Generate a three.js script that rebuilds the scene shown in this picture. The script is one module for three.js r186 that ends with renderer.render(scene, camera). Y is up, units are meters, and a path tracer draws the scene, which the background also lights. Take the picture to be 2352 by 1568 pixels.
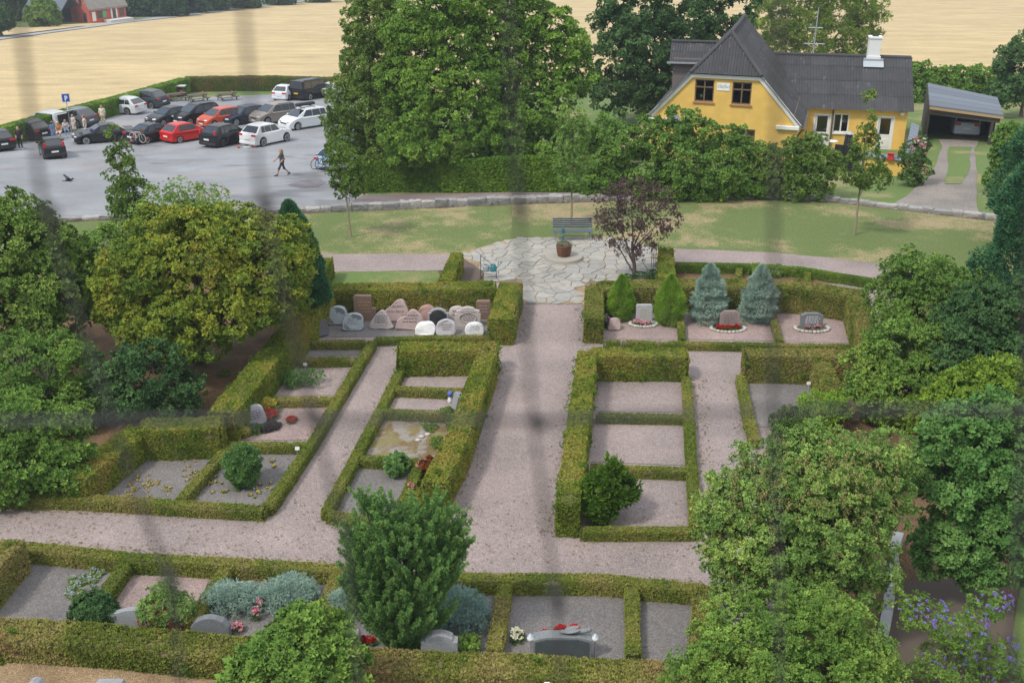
import * as THREE from 'three';
import { mergeGeometries, mergeVertices, toCreasedNormals } from 'three/addons/utils/BufferGeometryUtils.js';
import { RoundedBoxGeometry } from 'three/addons/geometries/RoundedBoxGeometry.js';
import { ConvexGeometry } from 'three/addons/geometries/ConvexGeometry.js';
import { TessellateModifier } from 'three/addons/modifiers/TessellateModifier.js';
import { MarchingCubes } from 'three/addons/objects/MarchingCubes.js';

// ---------- camera, sky, sun, exposure ----------
const scene = new THREE.Scene();
const FPX = 2560, CX = 1176, CY = 784, CAMH = 16, PITCH = 23.6 * Math.PI / 180;   // lens in units of a 2352 x 1568 frame
const camera = new THREE.PerspectiveCamera(2 * Math.atan(CY / FPX) * 180 / Math.PI, 1024 / 682, 0.05, 4000);
camera.position.set(0, CAMH, 0);
camera.rotation.x = -PITCH;
camera.focus = 48;
camera.userData.fStop = 6.5;
scene.add(camera);
const renderer = new THREE.WebGLRenderer();
renderer.toneMapping = THREE.LinearToneMapping;
renderer.toneMappingExposure = 1.1;
renderer.shadowMap.enabled = true;

// ---------- small tools ----------
function rngOf(seed) { let s = seed | 0; return () => { s = (s + 0x6d2b79f5) | 0; let t = Math.imul(s ^ (s >>> 15), 1 | s); t = (t + Math.imul(t ^ (t >>> 7), 61 | t)) ^ t; return ((t ^ (t >>> 14)) >>> 0) / 4294967296; }; }
const V3 = (x, y, z) => new THREE.Vector3(x, y, z);
const lerp = THREE.MathUtils.lerp, clamp = THREE.MathUtils.clamp, sstep = (a, b, x) => { const t = clamp((x - a) / (b - a), 0, 1); return t * t * (3 - 2 * t); };
const hash2 = (x, y, s = 0) => { let h = Math.imul(x, 374761393) ^ Math.imul(y, 668265263) ^ Math.imul(s + 11, 1274126177); h = Math.imul(h ^ (h >>> 13), 1274126177); return ((h ^ (h >>> 16)) >>> 0) / 4294967296; };
function vnoise(x, y, s = 0, per = 0) {
  const xi = Math.floor(x), yi = Math.floor(y), fx = x - xi, fy = y - yi, u = fx * fx * (3 - 2 * fx), v = fy * fy * (3 - 2 * fy);
  const w = per ? (a) => ((a % per) + per) % per : (a) => a;
  const x0 = w(xi), x1 = w(xi + 1), y0 = w(yi), y1 = w(yi + 1);
  return lerp(lerp(hash2(x0, y0, s), hash2(x1, y0, s), u), lerp(hash2(x0, y1, s), hash2(x1, y1, s), u), v);
}
function fbm(x, y, oct = 4, s = 0, per = 0) { let a = 0.5, t = 0, n = 0; for (let i = 0; i < oct; i++) { t += a * vnoise(x, y, s + i * 7, per); n += a; a *= 0.5; x *= 2; y *= 2; per *= 2; } return t / n; }

// sky: bright thin cloud with pale blue between, the same everywhere round the horizon
{
  const W = 512, H = 256, data = new Float32Array(W * H * 4);
  for (let j = 0; j < H; j++) for (let i = 0; i < W; i++) {
    const el = ((j + 0.5) / H - 0.5) * Math.PI, az = i / W * Math.PI * 2, k = Math.max(0, Math.sin(el));
    const q = 1 / (0.25 + k), c = fbm(Math.cos(az) * Math.cos(el) * q * 1.6 + 9, Math.sin(az) * Math.cos(el) * q * 1.6 + 4, 5, 3);
    const cl = sstep(0.3, 0.62, c), o = (j * W + i) * 4;
    const blue = [0.52, 0.7, 1.0], white = [1.12, 1.13, 1.15], haze = [0.62, 0.66, 0.7];
    for (let n = 0; n < 3; n++) { let v = lerp(blue[n] * 0.8, white[n], cl); v = lerp(haze[n], v * (0.7 + 0.75 * k), sstep(0.0, 0.35, k)); data[o + n] = el < 0 ? haze[n] * 0.35 : v; }
    data[o + 3] = 1;
  }
  const t = new THREE.DataTexture(data, W, H, THREE.RGBAFormat, THREE.FloatType);
  t.mapping = THREE.EquirectangularReflectionMapping; t.magFilter = THREE.LinearFilter; t.needsUpdate = true;
  scene.background = t; scene.environment = t; scene.backgroundIntensity = 0.85; scene.environmentIntensity = 0.85;
}
const sun = new THREE.DirectionalLight(new THREE.Color(1.0, 0.94, 0.83), 2.3);
sun.position.set(-58, 96, -38 + 42); sun.target.position.set(0, 0, -38);
sun.castShadow = true; sun.shadow.radius = 16; sun.shadow.mapSize.set(4096, 4096);
Object.assign(sun.shadow.camera, { left: -90, right: 90, top: 110, bottom: -90, near: 1, far: 400 });
scene.add(sun, sun.target);

const usedNames = {};
function numbered(n) { const k = usedNames[n] = (usedNames[n] ?? -1) + 1; return k ? n + '_' + String(k).padStart(3, '0') : n; }
function tag(o, label, category, group, kind) { o.userData.label = label; if (category) o.userData.category = category; if (group) o.userData.group = group; if (kind) o.userData.kind = kind; return o; }
function thing(name, label, category, pos, turn = 0, group) {
  const o = new THREE.Group(); o.name = numbered(name); if (pos) o.position.copy(pos); o.rotation.y = turn; scene.add(o);
  return tag(o, label, category, group);
}
function part(parent, name, geo, mat, label) { const m = new THREE.Mesh(geo, mat); m.name = name; m.castShadow = m.receiveShadow = true; if (label) m.userData.label = label; parent.add(m); return m; }
function solo(name, geo, mat, label, category, group) { const m = new THREE.Mesh(geo, mat); m.name = numbered(name); m.castShadow = m.receiveShadow = true; scene.add(m); return tag(m, label, category, group); }
function struct(name, geo, mat, label) { const m = new THREE.Mesh(geo, mat); m.name = numbered(name); m.castShadow = m.receiveShadow = true; m.userData.kind = 'structure'; if (label) m.userData.label = label; scene.add(m); return m; }
const lin = (r, g, b) => new THREE.Color().setRGB(r, g, b);
const mats = {};
function mat(key, r, g, b, rough = 0.7, extra = {}) { return mats[key] ??= new THREE.MeshStandardMaterial({ color: lin(r, g, b), roughness: rough, ...extra }); }
const box = (w, h, d, x = 0, y = 0, z = 0) => new THREE.BoxGeometry(w, h, d).translate(x, y, z);
const rbox = (w, h, d, r, x = 0, y = 0, z = 0) => new RoundedBoxGeometry(w, h, d, 2, r).translate(x, y, z);
const cyl = (r0, r1, h, n = 12, x = 0, y = 0, z = 0) => new THREE.CylinderGeometry(r1, r0, h, n).translate(x, y, z);
function plain(g) { const q = g.index ? g.toNonIndexed() : g; for (const k of Object.keys(q.attributes)) if (!['position', 'normal', 'uv'].includes(k)) q.deleteAttribute(k); q.morphAttributes = {}; return q; }
function merge(list) { return mergeGeometries(list.map(plain), false); }
function rod(a, b, r0, r1 = r0, n = 7) {
  const d = b.clone().sub(a), L = d.length(), g = new THREE.CylinderGeometry(r1, r0, L, n, 1);
  g.applyQuaternion(new THREE.Quaternion().setFromUnitVectors(V3(0, 1, 0), d.divideScalar(L || 1)));
  return g.translate((a.x + b.x) / 2, (a.y + b.y) / 2, (a.z + b.z) / 2);
}

// ---------- the lie of the land: a level churchyard, a wall, lower ground beyond ----------
const prof = (t) => (d) => { let i = 0; while (i < t.length - 2 && d > t[i + 1][0]) i++; const [a, b] = [t[i], t[i + 1]]; const m = (k) => { const p = t[Math.max(0, k - 1)], q = t[Math.min(t.length - 1, k + 1)]; return (q[1] - p[1]) / (q[0] - p[0]); }; const h = b[0] - a[0], u = (d - a[0]) / h; if (u < 0) return a[1]; if (u > 1) return b[1]; const m0 = m(i) * h, m1 = m(i + 1) * h; return (2 * u ** 3 - 3 * u * u + 1) * a[1] + (u ** 3 - 2 * u * u + u) * m0 + (-2 * u ** 3 + 3 * u * u) * b[1] + (u ** 3 - u * u) * m1; };
const lotProfile = prof([[45, -0.9], [53, -1.5], [73, -3.7], [85, -4.9], [104, -6.1], [122, -7.4], [180, -12], [268, -19], [400, -26], [700, -36], [2500, -60]]);
const gardenProfile = prof([[45, 0.05], [53, -0.08], [70, -1.15], [75, -1.4], [95, -2.8], [122, -5], [180, -10], [268, -17.5], [400, -25], [700, -36], [2500, -60]]);
const outerGround = (x, d) => lerp(lotProfile(d), gardenProfile(d), sstep(-10, 12, x));
const sinP = Math.sin(PITCH), cosP = Math.cos(PITCH);
function rayOf(px, py) { const u = (px - CX) / FPX, v = (CY - py) / FPX; return V3(u, v * cosP - sinP, -(cosP + v * sinP)); }   // per metre of depth
function onPlane(px, py, y) { const r = rayOf(px, py); return r.multiplyScalar((y - CAMH) / r.y).add(V3(0, CAMH, 0)); }
function onWallPlane(px, py, z) { const r = rayOf(px, py); return r.multiplyScalar(z / r.z).add(V3(0, CAMH, 0)); }
function atDepth(px, py, Z) { return rayOf(px, py).multiplyScalar(Z).add(V3(0, CAMH, 0)); }
const Y = (px, py, h = 0) => onPlane(px, py, h);                          // a point of the churchyard
function out(px, py, h = 0) { let y = -3; for (let i = 0; i < 60; i++) { const p = onPlane(px, py, y + h); const q = p.y >= CAMH - 0.1 ? y : outerGround(p.x, -p.z); y += (q - y) * 0.6; } const p = onPlane(px, py, y + h); return p; }   // a point of the lower ground
const scaleAt = (p) => FPX / (-(p.z) * cosP - (p.y - CAMH) * sinP);
// wall line, churchyard side
const WALLPX = [[-260, 516], [-60, 514], [110, 511], [400, 501], [700, 491], [940, 481], [1180, 470], [1400, 462], [1600, 459], [1780, 458], [1900, 464], [2010, 476], [2140, 492], [2260, 505], [2420, 520]];
const wallPts = WALLPX.map(([a, b]) => Y(a, b));
const wallD = (x) => { const w = wallPts; if (x <= w[0].x) return -w[0].z; for (let i = 0; i < w.length - 1; i++) if (x <= w[i + 1].x) return lerp(-w[i].z, -w[i + 1].z, (x - w[i].x) / (w[i + 1].x - w[i].x)); return -w[w.length - 1].z; };
function groundAt(x, z) { return -z < wallD(x) ? 0 : outerGround(x, -z); }

// ---------- textures: matter only ----------
function tex(W, H, fn, srgb = true) {
  const data = new Uint8Array(W * H * 4), c = [0, 0, 0];
  for (let j = 0; j < H; j++) for (let i = 0; i < W; i++) { fn(i, j, c); const o = (j * W + i) * 4; for (let n = 0; n < 3; n++) { const v = clamp(c[n], 0, 1); data[o + n] = 255 * (srgb ? (v <= 0.0031308 ? v * 12.92 : 1.055 * Math.pow(v, 1 / 2.4) - 0.055) : v); } data[o + 3] = 255; }
  const t = new THREE.DataTexture(data, W, H); t.wrapS = t.wrapT = THREE.RepeatWrapping; t.magFilter = THREE.LinearFilter; t.minFilter = THREE.LinearMipmapLinearFilter; t.generateMipmaps = true;
  if (srgb) t.colorSpace = THREE.SRGBColorSpace; t.needsUpdate = true; return t;
}
const rep = (t, metres) => { t.repeat.set(1 / metres, 1 / metres); return t; };
function gravelTex(seed, base, alt, amp, dark) {       // pebbles about 2 cm across, 12 m to a side
  return rep(tex(1536, 1536, (i, j, c) => {
    const g = hash2(i >> 2, j >> 2, seed), f = hash2(i >> 1, j >> 1, seed + 5), big = fbm(i / 192, j / 192, 4, seed, 8), mid = vnoise(i / 12, j / 12, seed + 3, 128);
    const k = 1 + (g - 0.5) * amp + (f - 0.5) * amp * 0.7 + (big - 0.5) * 0.34 + (mid - 0.5) * 0.12, m = clamp(g * 0.6 + big * 0.8 - 0.2, 0, 1), d = f < 0.05 ? dark : f > 0.965 ? 1.5 : 1;
    for (let n = 0; n < 3; n++) c[n] = lerp(base[n], alt[n], m) * k * d;
  }), 12);
}
// ---------- surfaces ----------
const texPink = gravelTex(11, [0.235, 0.198, 0.19], [0.3, 0.24, 0.226], 0.26, 0.55);
const texGrey = gravelTex(23, [0.15, 0.14, 0.138], [0.2, 0.182, 0.173], 0.26, 0.55);
const mPink = new THREE.MeshStandardMaterial({ map: texPink, roughness: 0.95, bumpMap: texPink, bumpScale: 0.006 });
const mGrey = new THREE.MeshStandardMaterial({ map: texGrey, roughness: 0.95, bumpMap: texGrey, bumpScale: 0.006 });
const mRose = new THREE.MeshStandardMaterial({ map: texPink, color: lin(1.12, 1.02, 1.0), roughness: 0.95, bumpMap: texPink, bumpScale: 0.008 });
const texLawn = rep(tex(2048, 2048, (i, j, c) => {
  const p = fbm(i / 220 + 3 * vnoise(i / 341.33, j / 341.33, 4, 6), j / 220, 5, 31), q = fbm(i / 90, j / 90, 4, 77), f = hash2(i, j, 3), f2 = hash2(i >> 1, j >> 2, 9);
  const dry = sstep(0.44, 0.66, p * 0.5 + q * 0.32 + fbm(i / 34, j / 30, 3, 99) * 0.2 + (f2 - 0.5) * 0.12), k = 0.72 + f * 0.32 + f2 * 0.28;
  const g = [0.115, 0.155, 0.045], d = [0.3, 0.24, 0.135], m = [0.2, 0.2, 0.08];
  for (let n = 0; n < 3; n++) c[n] = (dry < 0.45 ? lerp(g[n], m[n], dry / 0.45) : lerp(m[n], d[n], (dry - 0.45) / 0.55)) * k;
}), 34);
const mLawn = new THREE.MeshStandardMaterial({ map: texLawn, roughness: 1, bumpMap: texLawn, bumpScale: 0.02 });
const mGrass = new THREE.MeshStandardMaterial({ map: rep(tex(1024, 1024, (i, j, c) => {
  const q = fbm(i / 128, j / 128, 4, 5, 8), f = hash2(i, j, 13), f2 = hash2(i >> 1, j >> 2, 19), k = 0.7 + f * 0.35 + f2 * 0.25, dry = sstep(0.52, 0.75, q + (f2 - 0.5) * 0.1);
  c[0] = lerp(0.115, 0.24, dry) * k; c[1] = lerp(0.175, 0.22, dry) * k; c[2] = lerp(0.045, 0.1, dry) * k;
}), 14), roughness: 1 });
const texField = rep(tex(2048, 2048, (i, j, c) => {      // ripe grain: drill rows, tramlines and lodged streaks along x, 120 m to a side
  const s = fbm(i / 340, j / 14, 5, 41), w = fbm(i / 128, j / 64, 4, 43, 0), f = hash2(i, j, 1), f2 = hash2(i >> 2, j >> 1, 2);
  const row = 1 - 0.16 * (Math.abs(((j + 14 * vnoise(i / 200, 3, 8)) % 205) - 100) < 2.2 ? 1 : 0), k = (0.86 + (s - 0.5) * 0.22 + (w - 0.5) * 0.3 + (fbm(i / 40, j / 30, 4, 47) - 0.5) * 0.24 + (f - 0.5) * 0.16 + (f2 - 0.5) * 0.16) * row;
  c[0] = 0.6 * k; c[1] = 0.462 * k; c[2] = 0.245 * k;
}), 120);
const mField = new THREE.MeshStandardMaterial({ map: texField, roughness: 1, bumpMap: texField, bumpScale: 0.12 });
const texTar = rep(tex(2048, 2048, (i, j, c) => {        // worn asphalt with patches and oil stains, 40 m to a side
  const b = fbm(i / 150, j / 150, 6, 61), f = hash2(i, j, 21), f2 = hash2(i >> 1, j >> 1, 22), st = sstep(0.62, 0.8, fbm(i / 150, j / 90, 5, 67)), rd = sstep(0.55, 0.75, fbm(i / 260, j / 130, 4, 69));
  const k = (0.9 + (b - 0.5) * 0.5 + (f - 0.5) * 0.16 + (f2 - 0.5) * 0.14) * (1 - 0.3 * st);
  const tr = sstep(0.5, 0.56, Math.abs(fbm(i / 300, j / 300, 3, 81) - 0.5) * 14) < 0.5 ? 0.93 : 1, gr = hash2(i >> 2, j >> 2, 33) < 0.03 ? 0.8 : 1; c[0] = (0.3 + 0.016 * rd) * k * tr * gr; c[1] = (0.308 - 0.006 * rd) * k * tr * gr; c[2] = (0.33 - 0.022 * rd) * k * tr * gr;
}), 40);
const mTar = new THREE.MeshStandardMaterial({ map: texTar, roughness: 0.9 });
const mulchTex = (seed, a, b2, m) => rep(tex(1024, 1024, (i, j, c) => {
  const an = Math.floor(hash2(i >> 4, j >> 4, seed) * 3), f = an === 0 ? hash2(i >> 2, j, seed) : an === 1 ? hash2(i, j >> 2, seed) : hash2((i + j) >> 1, (i - j) >> 2, seed), q = fbm(i / 128, j / 128, 4, seed + 2, 8), k = 0.45 + f * 1.0 + (q - 0.5) * 0.6;
  for (let n = 0; n < 3; n++) c[n] = lerp(a[n], b2[n], f * q * 1.6) * k;
}), m);
const texMulch = mulchTex(71, [0.085, 0.052, 0.028], [0.24, 0.145, 0.07], 6), texChip = mulchTex(91, [0.24, 0.16, 0.085], [0.48, 0.34, 0.2], 5);
const mMulch = new THREE.MeshStandardMaterial({ map: texMulch, roughness: 1, bumpMap: texMulch, bumpScale: 0.03 });
const mChip = new THREE.MeshStandardMaterial({ map: texChip, roughness: 1, bumpMap: texChip, bumpScale: 0.03 });
const mSoil = mat('soil', 0.11, 0.085, 0.068, 1);
const mDust = new THREE.MeshStandardMaterial({ map: texGrey, color: lin(1.35, 1.3, 1.22), roughness: 1 });
const mRoad = new THREE.MeshStandardMaterial({ map: texTar, color: lin(0.82, 0.64, 0.6), roughness: 1 });

function planarUV(g) { const p = g.attributes.position, uv = new Float32Array(p.count * 2); for (let i = 0; i < p.count; i++) { uv[2 * i] = p.getX(i); uv[2 * i + 1] = -p.getZ(i); } g.setAttribute('uv', new THREE.BufferAttribute(uv, 2)); return g; }
function sheet(pts, heightOf, maxEdge = 0) {           // pts: world points; a thin surface that follows the ground
  const s = new THREE.Shape(pts.map((p) => new THREE.Vector2(p.x, -p.z)));
  let g = new THREE.ShapeGeometry(s);
  if (maxEdge) g = new TessellateModifier(maxEdge, 7).modify(g);
  const p = g.attributes.position;
  for (let i = 0; i < p.count; i++) { const x = p.getX(i), z = -p.getY(i); p.setXYZ(i, x, heightOf(x, z), z); }
  g.computeVertexNormals(); const n = g.attributes.normal; if (n.getY(0) < 0) for (let i = 0; i < n.count; i++) n.setXYZ(i, -n.getX(i), -n.getY(i), -n.getZ(i));
  return planarUV(g);
}
function rough(pts, amp, step, seed) {                  // an outline worn uneven
  const o = [];
  for (let i = 0; i < pts.length; i++) { const a = pts[i], b = pts[(i + 1) % pts.length], n = Math.max(1, Math.round(a.distanceTo(b) / step)); for (let k = 0; k < n; k++) { const t = k / n, p = a.clone().lerp(b, t); p.x += (vnoise(p.x / step * 0.7, p.z / step * 0.7, seed) - 0.5) * 2 * amp; p.z += (vnoise(p.x / step * 0.7 + 50, p.z / step * 0.7, seed + 1) - 0.5) * 2 * amp; o.push(p); } }
  return o;
}
const yardSheet = (name, px, h, m, label, wob = 0.05) => struct(name, sheet(rough(px.map(([a, b]) => Y(a, b, 0)), wob, 0.6, px.length), () => h), m, label);
const outSheet = (name, px, h, m, label, wob = 0.1, edge = 2.2) => struct(name, sheet(rough(px.map(([a, b]) => out(a, b, 0)), wob, 1.5, px.length + 3), (x, z) => outerGround(x, -z) + h, edge), m, label);

// the terrain: one sheet to the horizon, level inside the wall
{
  const rows = []; for (let d = -30; d < 44; d += 4) rows.push(d); for (let d = 44; d < 150; d += 1) rows.push(d); for (let d = 150, s = 2; d < 3200; d += s, s *= 1.09) rows.push(d);
  const cols = 150, pos = [], idx = [];
  for (const d of rows) for (let c = 0; c <= cols; c++) {
    const t = c / cols * 2 - 1, half = Math.max(75, d * 1.05), x = half * t;
    const w = wallD(x); pos.push(x, d < w + 0.6 ? -0.06 : outerGround(x, d), -d);
  }
  for (let r = 0; r < rows.length - 1; r++) for (let c = 0; c < cols; c++) { const a = r * (cols + 1) + c, b = a + cols + 1; idx.push(a, a + 1, b, a + 1, b + 1, b); }
  const g = new THREE.BufferGeometry(); g.setAttribute('position', new THREE.Float32BufferAttribute(pos, 3)); g.setIndex(idx); planarUV(g);
  const uv = g.attributes.uv; for (let i = 0; i < uv.count; i++) { const u = uv.getX(i), v = uv.getY(i), a = -0.09; uv.setXY(i, u * Math.cos(a) - v * Math.sin(a), u * Math.sin(a) + v * Math.cos(a)); }
  g.computeVertexNormals();
  struct('grain_field', g, mField, 'ripe pale golden grain field beyond the car park');
}
// churchyard
struct('churchyard_ground', sheet([V3(-60, 0, 20), V3(60, 0, 20), ...wallPts.slice().reverse().map((p) => V3(p.x, 0, p.z - 0.2))], () => 0), mMulch, 'brown leaf litter under the churchyard trees');
const lawnPx = [...WALLPX.map(([a, b]) => [a, b + 1]), [2440, 690], [2250, 680], [2150, 640], [2030, 607], [1900, 592], [1780, 581], [1650, 575], [1548, 571], [1515, 572], [1440, 548], [1300, 546], [1190, 545], [1130, 560], [1070, 580], [1045, 586], [860, 586], [705, 586], [560, 600], [300, 620], [-200, 640]];
yardSheet('lawn', lawnPx, 0.016, mLawn, 'dry patchy lawn inside the stone wall', 0.08);
yardSheet('gravel_path', [[-90, 1138], [150, 1132], [330, 1005], [520, 985], [745, 705], [1190, 640], [1340, 640], [2060, 655], [2120, 800], [1780, 985], [1780, 1430], [1650, 1566], [840, 1545], [-90, 1460]], 0.008, mPink, 'pale pinkish gravel paths between the hedges', 0);
yardSheet('lawn_patch', [[765, 623], [1008, 623], [1020, 660], [735, 660]], 0.016, mGrass, 'small mown grass patch behind the back hedge', 0.05);
yardSheet('gravel_walk', [[690, 585], [860, 584], [1048, 584], [1030, 622], [690, 626]], 0.022, mPink, 'pink gravel walk beside the lawn', 0.05);
yardSheet('gravel_walk', [[1546, 571], [1650, 575], [1780, 581], [1900, 592], [2030, 607], [2160, 635], [2140, 668], [2010, 640], [1850, 617], [1700, 605], [1550, 602]], 0.022, mPink, 'curving pink gravel walk below the lawn', 0.05);
// the grave plots: fresh gravel, raked
const plots = [
  ['grey', [[335, 1032], [500, 1035], [412, 1148], [208, 1138]]], ['grey', [[528, 1030], [695, 1032], [606, 1165], [430, 1152]]],
  ['rose', [[640, 925], [762, 922], [712, 1012], [545, 1012]]], ['pink', [[672, 836], [808, 830], [768, 908], [624, 910]]], ['grey', [[714, 795], [838, 792], [824, 817], [690, 820]]],
  ['grey', [[740, 735], [1128, 720], [1135, 772], [840, 774], [720, 776]]],
  ['pink', [[920, 862], [1080, 862], [1064, 892], [906, 888]]], ['pink', [[900, 906], [1060, 906], [1048, 944], [884, 940]]], ['soil', [[872, 955], [1048, 958], [1010, 1055], [828, 1045]]],
  ['grey', [[820, 1062], [958, 1068], [925, 1150], [870, 1185], [770, 1172]]],
  ['pink', [[1375, 868], [1576, 868], [1580, 948], [1368, 945]]], ['pink', [[1365, 968], [1580, 970], [1586, 1070], [1352, 1062]]], ['pink', [[1345, 1088], [1588, 1090], [1600, 1210], [1338, 1212]]],
  ['rose', [[1392, 730], [1562, 730], [1568, 780], [1392, 780]]], ['rose', [[1580, 728], [1775, 725], [1788, 784], [1580, 780]]], ['rose', [[1785, 722], [1960, 722], [1985, 790], [1800, 784]]],
  ['grey', [[1712, 872], [1890, 872], [1870, 990], [1736, 980]]],
  ['grey', [[60, 1285], [272, 1300], [150, 1440], [-60, 1425]]], ['rose', [[300, 1302], [488, 1310], [430, 1460], [200, 1440]]], ['grey', [[530, 1315], [755, 1330], [720, 1490], [430, 1465]]],
  ['grey', [[790, 1340], [1140, 1350], [1118, 1510], [740, 1490]]], ['grey', [[1172, 1356], [1440, 1360], [1440, 1520], [1150, 1510]]], ['grey', [[1470, 1365], [1600, 1370], [1602, 1530], [1470, 1525]]],
];
const texOld = rep(tex(1024, 1024, (i, j, c) => { const p = fbm(i / 34, j / 34, 6, 5), q = sstep(0.42, 0.68, p), r = sstep(0.48, 0.7, fbm(i / 50, j / 50, 6, 55)), f = 0.75 + hash2(i >> 1, j >> 1, 4) * 0.5; c[0] = lerp(lerp(0.26, 0.17, q), 0.2, r) * f; c[1] = lerp(lerp(0.235, 0.12, q), 0.17, r) * f; c[2] = lerp(lerp(0.215, 0.05, q), 0.07, r) * f; }), 8);
const mOld = new THREE.MeshStandardMaterial({ map: texOld, roughness: 1 });
plots.forEach(([k, px], i) => yardSheet('grave_plot_ground', px, 0.02 + (i % 3) * 0.002, { pink: mPink, grey: mGrey, rose: mRose, soil: mOld }[k], { pink: 'raked pink gravel of a grave plot', grey: 'raked grey gravel of a grave plot', rose: 'fresh rose-coloured gravel of a grave plot', soil: 'weedy mossy gravel of a neglected plot' }[k], 0));
yardSheet('bark_mulch', [[-80, 1480], [520, 1500], [900, 1540], [1650, 1560], [1700, 1700], [-120, 1700]], 0.012, mChip, 'pale bark chips in front of the long hedge', 0);
yardSheet('flower_bed_soil', [[2040, 1330], [2290, 1330], [2330, 1400], [2345, 1600], [1990, 1600]], 0.014, mSoil, 'dark soil of the flower bed', 0.05);
yardSheet('lawn_strip', [[2352, 1300], [2420, 1150], [2420, 850], [2460, 700], [3600, 620], [3600, 2300], [2335, 2300], [2335, 1600], [2326, 1450]], 0.02, mGrass, 'lawn strip beside the flower bed', 0.02);
yardSheet('planting_bed_soil', [[1062, 600], [1085, 607], [1112, 630], [1100, 648], [1040, 648]], 0.034, mSoil, 'small soil bed beside the paved terrace', 0.03);

// lower ground: car park, verge, garden, drive
const lotPx = [[-220, 352], [-60, 345], [60, 322], [170, 303], [255, 270], [335, 242], [392, 229], [560, 220], [770, 214], [835, 228], [838, 330], [835, 455], [820, 470], [700, 490], [400, 501], [100, 513], [-220, 520]];
outSheet('verge', [[-220, 322], [0, 318], [180, 282], [300, 240], [405, 205], [560, 202], [800, 200], [830, 240], [500, 240], [390, 240], [200, 310], [-220, 365]], 0.03, mGrass, 'grass verge along the car park hedge');
outSheet('car_park', lotPx, 0.06, mTar, 'pale worn asphalt of the car park', 0.12);
outSheet('garden_lawn', [[832, 205], [1300, 190], [1540, 185], [2110, 172], [2420, 190], [2480, 400], [2440, 515], [2260, 500], [2140, 487], [2010, 471], [1900, 460], [1780, 453], [1400, 457], [1180, 464], [845, 472]], 0.03, mGrass, 'grass of the house garden');
outSheet('asphalt_patch', [[652, 424], [690, 414], [735, 412], [752, 420], [720, 430], [680, 434]], 0.072, new THREE.MeshStandardMaterial({ map: texTar, color: lin(0.72, 0.66, 0.66), roughness: 0.95 }), 'dark reddish patch in the car park asphalt', 0.5);
outSheet('lane', [[800, 470], [835, 450], [960, 447], [1180, 444], [1420, 440], [1420, 460], [1180, 468], [960, 480], [760, 490]], 0.075, mRoad, 'reddish lane behind the stone wall');
outSheet('driveway', [[2050, 474], [2080, 452], [2122, 420], [2150, 380], [2168, 340], [2160, 322], [2250, 322], [2240, 345], [2244, 420], [2250, 498], [2150, 487]], 0.06, mDust, 'dusty gravel driveway to the carport', 0.12);
outSheet('drive_grass', [[2180, 340], [2232, 340], [2226, 385], [2210, 425], [2172, 425], [2176, 380]], 0.085, mGrass, 'grass strip between the wheel tracks', 0.1);

// field edges far left
outSheet('far_road', [[-200, 122], [0, 92], [130, 74], [290, 52], [420, 38], [560, 20], [700, 4], [700, 1], [420, 33], [280, 48], [130, 70], [0, 86], [-200, 114]], 0.12, mat('far_tar', 0.34, 0.35, 0.37, 0.95), 'narrow country road beyond the field', 0, 12);
outSheet('far_meadow', [[-400, 62], [0, 64], [250, 50], [420, 33], [620, 12], [900, -14], [1000, -40], [-800, -40]], 0.1, mGrass, 'meadow round the red farm', 0, 25);
outSheet('far_stubble', [[-100, 92], [0, 70], [120, 62], [225, 58], [268, 50], [130, 69], [0, 85]], 0.2, mField, 'narrow strip of ripe grain by the road', 0, 12);

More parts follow.
